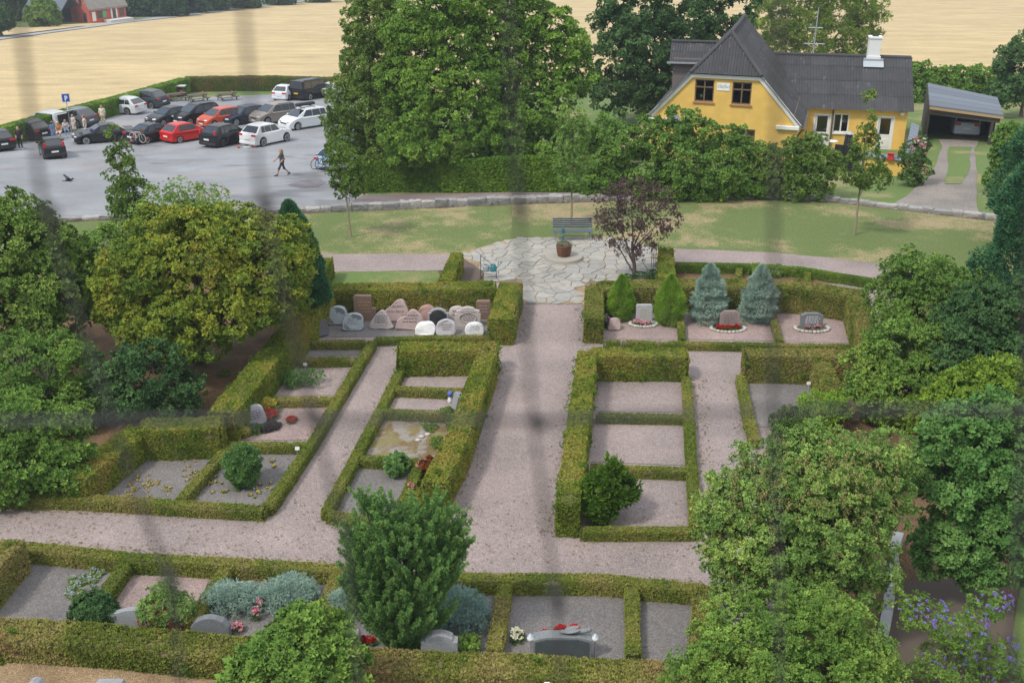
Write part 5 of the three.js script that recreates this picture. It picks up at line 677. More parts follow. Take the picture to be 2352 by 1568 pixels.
// red farmhouse, barn
{
  const base = out(207, 53), g = thing('red_farmhouse', 'red farmhouse with grey thatched roof beyond the field', 'farmhouse', base, 0.55), s = 1.0, mRed = new THREE.MeshStandardMaterial({ map: wallTex(8, [0.5, 0.11, 0.08], [0.55, 0.16, 0.12]), roughness: 0.95 }), Wd = 7.2 * s, Ln = 9.5 * s, eh = 3.0, rh = 8.6;
  // local: gable faces +z turned left, long side faces +x
  g.rotation.y = -0.62;
  part(g, 'wall', merge([slab([[-Wd, -0.8], [0, -0.8], [0, eh], [-Wd / 2, rh - 2.2], [-Wd, eh]], -0.3, 0), box(0.3, eh + 0.8, Ln - 0.3, -0.15, eh / 2 - 0.4, -Ln / 2 - 0.15), box(0.3, eh + 0.8, Ln - 0.3, -Wd + 0.15, eh / 2 - 0.4, -Ln / 2 - 0.15)]), mRed);
  const thatch = new THREE.MeshStandardMaterial({ map: rep(tex(256, 256, (i, j, c) => { const f = 0.6 + hash2(i >> 1, j >> 3, 4) * 0.4 + fbm(i / 32, j / 32, 3, 2, 8) * 0.3; c[0] = 0.27 * f; c[1] = 0.255 * f; c[2] = 0.235 * f; }), 3), roughness: 1 });
  const rf = grp(g, 'roof'), th = 0.35; part(rf, 'thatch', merge([slab([[0.5, eh - 0.4], [0.5, eh - 0.05], [-Wd / 2, rh + 0.3], [-Wd - 0.5, eh - 0.05], [-Wd - 0.5, eh - 0.4], [-Wd / 2, rh - 0.1]], 0.3, -Ln - 0.3)]), thatch); part(rf, 'ridge', cyl(0.35, 0.35, Ln + 0.7, 8).rotateX(Math.PI / 2).translate(-Wd / 2, rh + 0.2, -Ln / 2), thatch); part(g, 'gable_boards', slab([[-Wd / 2 - 1.75, rh - 2.5], [-Wd / 2 + 1.75, rh - 2.5], [-Wd / 2, rh]], 0.02, 0.14), mat('navy', 0.03, 0.035, 0.05, 0.8));
  for (const [x, y, w, h] of [[-4.6, 3.5, 0.8, 1.2], [-2.7, 3.5, 0.8, 1.2], [-5.1, 0.6, 0.9, 1.5], [-1.6, 0.2, 0.9, 1.8]]) { const q = grp(g, 'window'); part(q, 'frame', box(w + 0.16, h + 0.16, 0.08, x, y + h / 2, 0.03), mat('dkframe', 0.06, 0.07, 0.08, 0.7)); part(q, 'pane', box(w, h, 0.06, x, y + h / 2, 0.06), mGlass); }
  for (const [z, w, y, h, m] of [[-1.1, 0.9, 0.3, 2, mWhite], [-2.6, 1.2, 0.8, 1.4, mGlass], [-3.8, 0.9, 0.8, 1.4, mat('greenpaint', 0.1, 0.42, 0.16, 0.7)], [-5.7, 0.35, 0, 2.6, mWhite], [-6.4, 0.7, 0, 2.3, mGlass], [-7.0, 0.35, 0, 2.6, mWhite], [-8.4, 1.3, 0.8, 1.5, mGlass]]) part(g, m === mWhite ? 'door_post' : 'window', box(0.1, h, w, 0.03, y + h / 2, z), m);
  part(g, 'terrace', box(2.6, 0.9, 6, 1.6, 0.0, -6.2), mat('pale', 0.55, 0.54, 0.5, 0.9));
  const b = out(150, 50), bn = thing('dark_barn', 'black timber barn with blue-grey roof beside the red farmhouse', 'barn', b, -0.3), mB = mat('barnwall', 0.022, 0.026, 0.034, 0.9), mR = mat('barnroof', 0.105, 0.125, 0.165, 0.7);
  part(bn, 'wall', merge([box(9, 3.2, 0.2, 0, 1.3, 0), box(0.2, 3.2, 7, -4.4, 1.3, -3.6), box(0.2, 3.2, 7, 4.4, 1.3, -3.6)]), mB); part(bn, 'roof', slab([[0.5, 2.7], [0.5, 2.95], [-3.6, 6.2], [-7.7, 2.95], [-7.7, 2.7], [-3.6, 5.9]], 0, 9.8).rotateY(Math.PI / 2).translate(-4.9, 0, 0), mR);
  const sh = thing('low_shed', 'low red shed with white posts beside the dark barn', 'shed', out(110, 56), -0.1); part(sh, 'wall', box(5.2, 1.7, 2, 0, 0.7, 0), mRed); part(sh, 'post', box(0.35, 1.9, 0.2, 0.5, 0.8, 1.1), mWhite); part(sh, 'roof', box(5.8, 0.15, 2.8, 0, 1.65, 0), mR);
}
// ---------- terrace furniture ----------
{
  const mSlat = mat('benchslat', 0.095, 0.115, 0.145, 0.75), mIron = mat('iron', 0.3, 0.34, 0.36, 0.5, { metalness: 0.4 });
  const b = thing('park_bench', 'grey slatted bench at the back of the paved terrace', 'bench', Y(1315, 552).add(V3(0, 0.04, 0)), 0.02);
  for (let i = 0; i < 5; i++) part(b, 'seat_slat', rbox(1.78, 0.03, 0.075, 0.01, 0, 0.44 + (i === 0 ? -0.012 : 0), 0.24 - i * 0.088), mSlat);
  for (let i = 0; i < 5; i++) part(b, 'back_slat', rbox(1.78, 0.075, 0.03, 0.01, 0, 0.53 + i * 0.085, -0.22 - i * 0.035), mSlat);
  for (const s of [-0.78, 0.78]) { part(b, 'leg', merge([rod(V3(s, 0, 0.22), V3(s, 0.42, 0.2), 0.022), rod(V3(s, 0, -0.26), V3(s, 0.45, -0.2), 0.022), rod(V3(s, 0.42, 0.24), V3(s, 0.42, -0.2), 0.022), rod(V3(s, 0.42, -0.19), V3(s, 0.93, -0.41), 0.022)]), mIron); }
  const base = thing('round_slab', 'round stone slab under the barrel planter', 'stone slab', Y(1295, 596)); part(base, 'slab', cyl(0.84, 0.8, 0.15, 40, 0, 0.11, 0), mat('slabstone', 0.33, 0.31, 0.27, 0.95));
  const p = thing('barrel_planter', 'wooden half barrel planter with iron hoops and grasses', 'planter', Y(1295, 596).add(V3(0, 0.185, 0))), prof2 = [[0.26, 0], [0.3, 0.14], [0.325, 0.3], [0.335, 0.44], [0.34, 0.5]];
  for (let i = 0; i < 16; i++) { const a = i / 16 * 6.283, pts = prof2.map(([r, y]) => new THREE.Vector2(r, y)); part(p, 'stave', new THREE.LatheGeometry([...pts, new THREE.Vector2(0.3, 0.5), new THREE.Vector2(0.25, 0.02)], 3, a, 6.283 / 16 - 0.025), mat('stave' + (i % 3), 0.15 + (i % 3) * 0.03, 0.055 + (i % 3) * 0.012, 0.028, 0.7, { side: THREE.DoubleSide })); }
  for (const [y, r] of [[0.1, 0.295], [0.26, 0.325], [0.42, 0.341]]) part(p, 'hoop', new THREE.CylinderGeometry(r, r - 0.008, 0.04, 28, 1, true).translate(0, y, 0), mat('hoop', 0.07, 0.06, 0.055, 0.6, { side: THREE.DoubleSide }));
  part(p, 'soil', cyl(0.28, 0.28, 0.02, 20, 0, 0.44, 0), mSoil);
  const rng = rngOf(8), l = []; for (let i = 0; i < 380; i++) { const a = rng() * 6.283, r = Math.sqrt(rng()) * 0.3; l.push([V3(Math.cos(a) * r, 0.47 + rng() * 0.14 * (1 - r), Math.sin(a) * r), sphereDir(rng).add(V3(0, 1, 0)).normalize(), 0.05, pick([[0.12, 0.17, 0.06], [0.3, 0.32, 0.2], [0.4, 0.34, 0.36]], rng(), rng)]); } scatter(p, 'plants', 'small', l, rng);
  const pu = thing('hand_pump', 'old green iron hand pump behind the barrel planter', 'water pump', Y(1292, 572).add(V3(0, 0.04, 0))), mG = mat('pumpgreen', 0.07, 0.16, 0.17, 0.5); part(pu, 'column', merge([cyl(0.07, 0.05, 0.75, 10, 0, 0.37, 0), cyl(0.09, 0.09, 0.22, 10, 0, 0.8, 0), cyl(0.06, 0.02, 0.14, 10, 0, 0.98, 0)]), mG); part(pu, 'spout', rod(V3(0, 0.72, 0), V3(0, 0.62, 0.25), 0.03), mG); part(pu, 'handle', rod(V3(0.02, 0.95, 0), V3(0.05, 1.35, -0.2), 0.018), mG);
  const wr = thing('watering_can_rack', 'iron rack with two watering cans beside the soil bed', 'can rack', Y(1122, 640).add(V3(0, 0.04, 0))); part(wr, 'frame', merge([rod(V3(-0.32, 0, 0), V3(-0.32, 0.95, -0.1), 0.014), rod(V3(0.32, 0, 0), V3(0.32, 0.5, 0), 0.014), rod(V3(-0.32, 0.3, 0), V3(0.32, 0.3, 0), 0.014), rod(V3(-0.32, 0.1, 0.2), V3(0.32, 0.1, 0.2), 0.014), rod(V3(-0.32, 0.93, -0.1), V3(0.1, 0.6, -0.1), 0.012)]), mDark);
  [[0.2, mat('teal', 0.03, 0.22, 0.26, 0.45), 'teal plastic watering can on the iron rack'], [-0.1, mat('greycan', 0.32, 0.36, 0.38, 0.5), 'grey watering can on the iron rack']].forEach(([x, m, lb]) => { const c = thing('watering_can', lb, 'watering can', wr.position.clone().add(V3(x, 0.32, 0.05)), x * 2); part(c, 'body', new THREE.LatheGeometry([[0, 0], [0.12, 0], [0.13, 0.03], [0.125, 0.2], [0.09, 0.27], [0.07, 0.27]].map(([a, b2]) => new THREE.Vector2(a, b2)), 20), m); part(c, 'spout', rod(V3(0.1, 0.06, 0), V3(0.34, 0.3, 0), 0.025, 0.016), m); part(c, 'rose', cyl(0.02, 0.05, 0.05, 10).rotateZ(-0.7).translate(0.35, 0.32, 0), m); part(c, 'handle', new THREE.TorusGeometry(0.11, 0.014, 8, 14, 3.4).rotateZ(0.6).translate(-0.07, 0.2, 0), m); });
  const tr = thing('tool_rack', 'black iron tool rack beside the hedge stub on the terrace', 'tool rack', Y(1505, 622).add(V3(0, 0.04, 0))); for (let i = 0; i < 4; i++) part(tr, 'bar', rod(V3(-0.12 + i * 0.09, 0, -0.3), V3(-0.12 + i * 0.09, 0.95, -0.5), 0.011), mDark); part(tr, 'rail', merge([rod(V3(-0.15, 0.9, -0.5), V3(0.2, 0.9, -0.5), 0.014), rod(V3(-0.15, 0.4, -0.38), V3(0.2, 0.4, -0.38), 0.014)]), mDark);
}
// ---------- vehicles ----------
const mTyre = mat('tyre', 0.018, 0.018, 0.019, 0.9), mRim = mat('rim', 0.45, 0.46, 0.48, 0.35, { metalness: 0.7 }), mRimDark = mat('rimdark', 0.05, 0.05, 0.055, 0.4, { metalness: 0.5 }), mCarGlass = new THREE.MeshPhysicalMaterial({ color: lin(0.022, 0.027, 0.03), roughness: 0.05, clearcoat: 1 }), mTrim = mat('trim', 0.025, 0.025, 0.027, 0.75), mTail = mat('tail', 0.5, 0.015, 0.015, 0.25), mHead = mat('head', 0.62, 0.64, 0.66, 0.15, { metalness: 0.3 }), mPlate = mat('plate', 0.75, 0.76, 0.76, 0.5), mPlateY = mat('platey', 0.8, 0.5, 0.03, 0.5);
const paintCache = {}; const paint = (r, g, b) => paintCache[[r, g, b]] ??= new THREE.MeshPhysicalMaterial({ color: lin(r, g, b), roughness: 0.5, specularIntensity: 0.1, clearcoat: 0.8, clearcoatRoughness: 0.06 });
// L length, W width, H height; nose at +x. hood: [height at nose, height at cowl, cowl x share]; roof [front share, rear share], tail share of glass foot, belt height
const TYPES = {
  hatch: { L: 4.05, W: 1.74, H: 1.47, nose: 0.68, cowl: 0.95, xc: 0.24, xf: 0.45, xr: 0.82, xb: 0.965, belt: 0.93, tail: 0.9, wh: 0.31, wb: [0.19, 0.82], side: [[0.37, 0.6], [0.615, 0.8]] },
  small: { L: 3.8, W: 1.66, H: 1.48, nose: 0.68, cowl: 0.95, xc: 0.22, xf: 0.43, xr: 0.86, xb: 0.975, belt: 0.95, tail: 0.92, wh: 0.29, wb: [0.18, 0.83], side: [[0.4, 0.62], [0.635, 0.85]] },
  wagon: { L: 4.8, W: 1.82, H: 1.48, nose: 0.66, cowl: 0.95, xc: 0.27, xf: 0.44, xr: 0.84, xb: 0.97, belt: 0.95, tail: 0.96, wh: 0.33, wb: [0.18, 0.79], side: [[0.38, 0.575], [0.585, 0.735], [0.745, 0.87]] },
  sedan: { L: 4.7, W: 1.8, H: 1.43, nose: 0.64, cowl: 0.93, xc: 0.26, xf: 0.43, xr: 0.68, xb: 0.86, belt: 0.94, tail: 0.98, wh: 0.33, wb: [0.18, 0.79], side: [[0.41, 0.575], [0.59, 0.755]] },
  suv: { L: 4.48, W: 1.86, H: 1.64, nose: 0.86, cowl: 1.08, xc: 0.245, xf: 0.43, xr: 0.82, xb: 0.95, belt: 1.06, tail: 1.06, wh: 0.35, wb: [0.19, 0.8], side: [[0.36, 0.56], [0.57, 0.72], [0.73, 0.82]] },
  mpv: { L: 4.55, W: 1.82, H: 1.66, nose: 0.76, cowl: 1.06, xc: 0.19, xf: 0.42, xr: 0.88, xb: 0.975, belt: 1.03, tail: 1.02, wh: 0.33, wb: [0.19, 0.81], side: [[0.33, 0.55], [0.56, 0.74], [0.75, 0.88]] },
  van: { L: 5.1, W: 1.9, H: 1.95, nose: 0.95, cowl: 1.2, xc: 0.16, xf: 0.31, xr: 0.975, xb: 0.995, belt: 1.15, tail: 1.15, wh: 0.34, wb: [0.17, 0.78], side: [[0.28, 0.47], [0.485, 0.72], [0.735, 0.95]] },
};
const carGeo = {};
function carShape(kind) {
  if (carGeo[kind]) return carGeo[kind];
  const T = TYPES[kind], X = (s) => T.L / 2 - s * T.L, cl = 0.17, r = T.wh + 0.055, s = new THREE.Shape(), wf = X(T.wb[0]), wr = X(T.wb[1]);
  s.moveTo(X(0.99), cl + 0.08); s.lineTo(X(0.995), T.tail * 0.62); s.quadraticCurveTo(X(1.0), T.tail * 0.9, X(0.985), T.tail);
  s.lineTo(X(T.xb), T.belt + (T.xb < 0.9 ? 0.03 : 0)); s.lineTo(X(0.6), T.belt); s.lineTo(X(T.xc), T.cowl); s.quadraticCurveTo(X(0.1), lerp(T.nose, T.cowl, 0.62), X(0.035), T.nose); s.quadraticCurveTo(X(0.0), T.nose * 0.86, X(0.002), T.nose * 0.55); s.lineTo(X(0.012), cl + 0.06); s.lineTo(X(0.03), cl);
  s.lineTo(wf + r, cl); s.absarc(wf, T.wh, r, -0.42, Math.PI + 0.42, false); s.lineTo(wr + r, cl); s.absarc(wr, T.wh, r, -0.42, Math.PI + 0.42, false); s.lineTo(X(0.97), cl); s.closePath();
  const bev = 0.12, lower = new THREE.ExtrudeGeometry(s, { depth: T.W - 2 * bev, bevelEnabled: true, bevelSize: 0.09, bevelOffset: -0.09, bevelThickness: bev, bevelSegments: 4, curveSegments: 8 }).translate(0, 0, -T.W / 2 + bev);
  { const p = lower.attributes.position; for (let i = 0; i < p.count; i++) { const t = Math.abs(p.getX(i)) / (T.L / 2), k = 1 - 0.13 * Math.pow(Math.max(0, t - 0.72) / 0.28, 2); p.setZ(i, p.getZ(i) * k); } lower.computeVertexNormals(); }
  const b0 = T.belt - 0.03, g2 = new THREE.Shape(); g2.moveTo(X(T.xb), b0); g2.lineTo(X(T.xr), T.H - 0.06); g2.quadraticCurveTo(X(T.xr - 0.03), T.H - 0.02, X(T.xr - 0.1), T.H); g2.quadraticCurveTo(X((T.xr + T.xf) / 2 - 0.05), T.H + 0.035, X(T.xf + 0.06), T.H - 0.01); g2.quadraticCurveTo(X(T.xf + 0.01), T.H - 0.03, X(T.xf), T.H - 0.06); g2.lineTo(X(T.xc), b0 + (T.cowl - T.belt)); g2.closePath();
  const gw = T.W - 0.14, tum = kind === 'van' ? 0.08 : 0.2, hw = (y) => gw / 2 - tum * clamp((y - b0) / (T.H - b0), 0, 1.1);
  const upper = new THREE.ExtrudeGeometry(g2, { depth: gw - 0.18, bevelEnabled: true, bevelSize: 0.06, bevelOffset: -0.06, bevelThickness: 0.09, bevelSegments: 3, curveSegments: 8 }).translate(0, 0, -gw / 2 + 0.09);
  { const p = upper.attributes.position; for (let i = 0; i < p.count; i++) p.setZ(i, p.getZ(i) * hw(p.getY(i)) / (gw / 2)); upper.computeVertexNormals(); }
  const quad = (a, b, c, d, n) => { const e = 0.012, g = new THREE.BufferGeometry(), q = [a, b, c, d].map((p) => p.clone().addScaledVector(n, e)); const pos = []; for (const k of [0, 1, 2, 0, 2, 3]) pos.push(q[k].x, q[k].y, q[k].z); g.setAttribute('position', new THREE.Float32BufferAttribute(pos, 3)); g.setAttribute('uv', new THREE.Float32BufferAttribute(new Float32Array(12), 2)); g.computeVertexNormals(); return g; };
  const yT = T.H - 0.1, cb = T.cowl + 0.02, fx = (y) => lerp(X(T.xc), X(T.xf), (y - (b0 + T.cowl - T.belt)) / (T.H - 0.06 - (b0 + T.cowl - T.belt))), bx = (y) => lerp(X(T.xb), X(T.xr), (y - b0) / (T.H - 0.06 - b0)), yB = T.belt + 0.04;
  const nF = V3(T.H - T.cowl, X(T.xc) - X(T.xf), 0).normalize(), nB = V3(-(T.H - T.belt), X(T.xr) - X(T.xb), 0).normalize();
  const ws = quad(V3(fx(cb), cb, hw(cb) - 0.07), V3(fx(cb), cb, -hw(cb) + 0.07), V3(fx(yT), yT, -hw(yT) + 0.08), V3(fx(yT), yT, hw(yT) - 0.08), nF), rw = quad(V3(bx(yB), yB, -hw(yB) + 0.1), V3(bx(yB), yB, hw(yB) - 0.1), V3(bx(yT), yT, hw(yT) - 0.11), V3(bx(yT), yT, -hw(yT) + 0.11), nB);
  const sides = []; for (const sg of [1, -1]) T.side.forEach(([a, c], k) => { const last = k === T.side.length - 1, xa0 = Math.min(X(a), fx(yB) - 0.1), xa1 = Math.min(X(a), fx(yT) - 0.1), xc0 = Math.max(X(c), bx(yB) + 0.12), xc1 = Math.max(X(last ? c - 0.02 : c), bx(yT) + 0.12), n = V3(0, tum, T.H - b0).normalize(); n.z *= sg; const A = V3(xa0, yB, sg * hw(yB)), B = V3(xc0, yB, sg * hw(yB)), C = V3(xc1, yT, sg * hw(yT)), D = V3(xa1, yT, sg * hw(yT)); sides.push(sg > 0 ? quad(B, A, D, C, n) : quad(A, B, C, D, n)); });
  const tyre = new THREE.LatheGeometry([[T.wh * 0.62, -0.1], [T.wh * 0.93, -0.1], [T.wh, -0.06], [T.wh, 0.06], [T.wh * 0.93, 0.1], [T.wh * 0.62, 0.1]].map(([a, b]) => new THREE.Vector2(a, b)), 22).rotateX(Math.PI / 2);
  const rimG = [cyl(T.wh * 0.3, T.wh * 0.3, 0.05, 10).rotateX(Math.PI / 2).translate(0, 0, 0.07)]; for (let i = 0; i < 5; i++) rimG.push(box(T.wh * 0.7, T.wh * 0.25, 0.04, T.wh * 0.34, 0, 0.075).rotateZ(i * 1.2566)); rimG.push(new THREE.RingGeometry(T.wh * 0.56, T.wh * 0.74, 22).translate(0, 0, 0.102));
  const G = { T, X, wf, wr, body: merge([lower, upper]), ws, rw, sides, tyre, rim: merge(rimG), disc: new THREE.CircleGeometry(T.wh * 0.62, 20), under: merge([box(T.L * 0.9, 0.42, T.W - 0.5, 0, 0.42, 0)]), bump: merge([rbox(0.12, 0.2, T.W - 0.22, 0.04, X(0.985), cl + 0.16, 0), rbox(0.12, 0.18, T.W - 0.3, 0.04, X(0.012), cl + 0.13, 0), rbox(T.L * 0.46, 0.08, T.W - 0.02, 0.03, 0, cl + 0.06, 0)]), head: rbox(0.2, 0.13, 0.36, 0.05), tailH: rbox(0.12, 0.17, 0.4, 0.03), tailV: rbox(0.16, 0.5, 0.18, 0.05), mirror: rbox(0.12, 0.14, 0.2, 0.04), plate: rbox(0.03, 0.12, 0.5, 0.008), grille: rbox(0.05, 0.12, 0.75, 0.02) };
  return carGeo[kind] = G;
}
function car(label, kind, col, px, py, heading, o = {}) {    // px, py: ground point under the middle; heading in degrees, 0 to the right of the picture, 90 away
  const G = carShape(kind), T = G.T, p = o.at ?? out(px, py), a = heading * Math.PI / 180, c = thing(o.name ?? 'parked_car', label, o.cat ?? 'car', p, 0, o.group ?? 'cars in the car park');
  const e = 0.9, dx = Math.cos(a), dz = -Math.sin(a), h = (x, z) => outerGround(x, -z), sx = (h(p.x + dx * e, p.z + dz * e) - h(p.x - dx * e, p.z - dz * e)) / (2 * e), sz = (h(p.x + dz * e, p.z - dx * e) - h(p.x - dz * e, p.z + dx * e)) / (2 * e);
  c.rotation.order = 'YXZ'; c.rotation.set(-Math.atan(-sz) * -1, a, Math.atan(sx)); c.rotation.x = 0; c.position.y += 0.062;
  const k = o.scale ?? 1; c.scale.setScalar(k);
  const pm = paint(...col), X = G.X; part(c, 'body', G.body, pm); part(c, 'underbody_light_block', G.under, mTrim); part(c, 'bumper', G.bump, o.bump ? pm : mTrim);  // dark inner box added to block light through the wheel arch tunnels
  if (!o.open) part(c, 'rear_window', G.rw, mCarGlass); part(c, 'windscreen', G.ws, mCarGlass); for (const s of G.sides) part(c, 'side_window', s, mCarGlass);
  for (const [x, s] of [[G.wf, 1], [G.wf, -1], [G.wr, 1], [G.wr, -1]]) { const w = grp(c, 'wheel'); w.position.set(x, T.wh, s * (T.W / 2 - 0.105)); if (s < 0) w.rotation.y = Math.PI; part(w, 'tyre', G.tyre, mTyre); part(w, 'rim', G.rim, o.darkRim ? mRimDark : mRim); part(w, 'brake_disc', G.disc, mTrim).position.z = 0.02; }
  for (const s of [1, -1]) { const hd = part(c, 'headlight', G.head, mHead); hd.position.set(X(0.03), T.nose - 0.04, s * (T.W / 2 - 0.36)); hd.rotation.set(0, -s * 0.4, 0.35); const tl = part(c, 'tail_light', o.tallLamps ? G.tailV : G.tailH, mTail); tl.position.set(o.tallLamps ? X(0.965) : X(0.985), o.tallLamps ? T.tail + 0.06 : T.tail - 0.12, s * (T.W / 2 - (o.tallLamps ? 0.2 : 0.3))); const mr = part(c, 'mirror', G.mirror, pm); mr.position.set(X(T.xc + 0.085), T.belt + 0.07, s * (T.W / 2 + 0.06)); }
  part(c, 'number_plate', G.plate, o.yellow ? mPlateY : mPlate).position.set(X(1.0) - 0.012, T.tail * 0.62, 0); part(c, 'number_plate', G.plate, mPlate).position.set(X(0) + 0.012, T.nose * 0.52, 0); part(c, 'grille', G.grille, mTrim).position.set(X(0.006), T.nose * 0.78, 0);
  if (o.rails) for (const s of [1, -1]) part(c, 'roof_rail', rod(V3(X(T.xf + 0.06), T.H + 0.03, s * (T.W / 2 - 0.28)), V3(X(T.xr - 0.05), T.H + 0.02, s * (T.W / 2 - 0.28)), 0.02), o.rails === 2 ? mRim : mTrim);
  if (o.box) { part(c, 'roof_box', rbox(1.9, 0.28, 0.42, 0.1, -0.2, T.H + 0.28, 0.1), mTrim); part(c, 'roof_bar', merge([box(0.05, 0.05, 1.2, 0.4, T.H + 0.1, 0), box(0.05, 0.05, 1.2, -0.7, T.H + 0.1, 0)]), mTrim); }
  if (o.open) { part(c, 'dark_boot_panel', box(0.02, 0.95, T.W - 0.42, X(0.99) - 0.06, 1.08, 0), mTrim); const tg = part(c, 'tailgate', rbox(1.15, 0.06, T.W - 0.26, 0.03), pm); tg.position.set(X(1.08), T.H + 0.14, 0); tg.rotation.z = -0.18; const gl = part(c, 'rear_window', box(0.6, 0.02, T.W - 0.5), mCarGlass); gl.position.set(X(1.08), T.H + 0.1, 0); gl.rotation.z = -0.18; }  // dark panel on the solid tail paints in the shade of the open boot
  return c;
}
const BLK = [0.012, 0.013, 0.015], SIL = [0.5, 0.52, 0.54], WHT = [0.8, 0.81, 0.83], GRY = [0.11, 0.12, 0.14], NAV = [0.018, 0.022, 0.045];
car('black estate car cut off by the edge of the picture', 'wagon', BLK, -6, 341, 128);
car('black estate with silver roof rails behind the man in black', 'wagon', BLK, 62, 318, 148, { rails: 2 });
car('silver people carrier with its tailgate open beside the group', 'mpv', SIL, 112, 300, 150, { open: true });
car('grey hatchback behind the parking sign post', 'suv', GRY, 172, 289, 152, { scale: 0.96 });
car('silver estate beside the field hedge', 'wagon', [0.58, 0.6, 0.62], 280, 260, 157, { rails: 2, bump: true });
car('dark crossover behind the silver estate', 'suv', [0.05, 0.06, 0.075], 338, 246, 155);
car('small black hatchback with tall red lamps, nearest the car park wall', 'small', BLK, 122, 360, 118, { tallLamps: true });
car('black saloon facing the camera, beside the small black hatchback', 'sedan', BLK, 240, 326, 208);
car('black saloon carrying a bicycle on its rear rack', 'sedan', BLK, 352, 324, 58);
car('bright red hatchback between two black cars', 'hatch', [0.55, 0.018, 0.014], 428, 323, 54, { bump: true });
car('black crossover with tall red lamps beside the white crossover', 'suv', BLK, 520, 332, 62, { tallLamps: true, darkRim: true });
car('white crossover nearest the walking person', 'suv', WHT, 612, 330, 60, { bump: true });
car('dark grey hatchback at the end of the middle row', 'hatch', [0.025, 0.028, 0.034], 388, 285, 235);
car('black people carrier beside the orange car', 'mpv', BLK, 452, 282, 233, { rails: 1 });
car('orange-red car in the middle row', 'mpv', [0.5, 0.075, 0.03], 506, 288, 233, { scale: 0.9, bump: true });
car('dark navy estate between the orange car and the beige people carrier', 'wagon', NAV, 562, 283, 230, { bump: true });
car('beige-grey people carrier in the middle row', 'mpv', [0.27, 0.24, 0.21], 630, 281, 230, { rails: 2, bump: true });
car('white people carrier with a dark roof box', 'mpv', [0.72, 0.74, 0.77], 700, 293, 228, { box: true, bump: true });
car('white hatchback beside the black van', 'hatch', [0.68, 0.71, 0.75], 661, 228, 74, { bump: true });
car('black van with a yellow number plate', 'van', BLK, 716, 226, 62, { yellow: true, name: 'parked_van', cat: 'van', bump: true, tallLamps: true, rails: 1 });
car('silver car half hidden by the linden behind the black van', 'hatch', SIL, 775, 222, 60);
car('pale blue car carrying two blue bicycles under the linden', 'hatch', [0.4, 0.47, 0.58], 786, 386, 55, { bump: true });
car('silver-blue estate parked in the carport', 'wagon', [0.5, 0.58, 0.74], 2213, 305, 73, { group: 'none', yellow: false, bump: true });
scene.children[scene.children.length - 1].userData.group = undefined; delete scene.children[scene.children.length - 1].userData.group;
// bicycles
function bicycle(label, pos, turn, col, o = {}) {
  const b = thing('bicycle', label, 'bicycle', pos, turn), R = 0.34, m = paint(...col), fr = [];
  for (const x of [-0.52, 0.52]) { const w = grp(b, 'wheel'); part(w, 'tyre', new THREE.TorusGeometry(R, 0.022, 6, 26).translate(x, R, 0), o.pale ? mat('paletyre', 0.5, 0.48, 0.44, 0.8) : mTyre); const sp = []; for (let i = 0; i < 8; i++) sp.push(rod(V3(x, R, 0), V3(x + Math.cos(i * 0.785) * R, R + Math.sin(i * 0.785) * R, 0), 0.004, 0.004, 4)); part(w, 'spokes', merge(sp), mRim); }
  const B = V3(-0.08, 0.3, 0), S = V3(-0.22, 0.78, 0), Hd = V3(0.36, 0.82, 0), A = V3(-0.52, R, 0), F = V3(0.52, R, 0); part(b, 'frame', merge([rod(B, S, 0.022), rod(B, Hd, 0.024), rod(S, Hd, 0.02), rod(A, S, 0.013), rod(A, B, 0.014), rod(Hd, F, 0.016), rod(Hd, V3(0.33, 0.98, 0), 0.015)]), m);
  part(b, 'saddle', rbox(0.26, 0.06, 0.13, 0.025, -0.25, 0.9, 0), mTrim); part(b, 'handlebar', merge([rod(V3(0.33, 0.98, -0.28), V3(0.33, 0.98, 0.28), 0.014), rod(V3(0.33, 0.98, 0.28), V3(0.2, 0.96, 0.28), 0.016), rod(V3(0.33, 0.98, -0.28), V3(0.2, 0.96, -0.28), 0.016)]), mTrim); part(b, 'pedals', merge([rod(B, V3(-0.02, 0.14, 0.08), 0.01), rod(B, V3(-0.14, 0.46, -0.08), 0.01)]), mTrim);
  if (o.basket) part(b, 'basket', new THREE.CylinderGeometry(0.17, 0.13, 0.24, 12, 1, true).translate(0.5, 0.95, 0), mat('wicker', 0.22, 0.12, 0.06, 0.9, { side: THREE.DoubleSide }));
  return b;
}
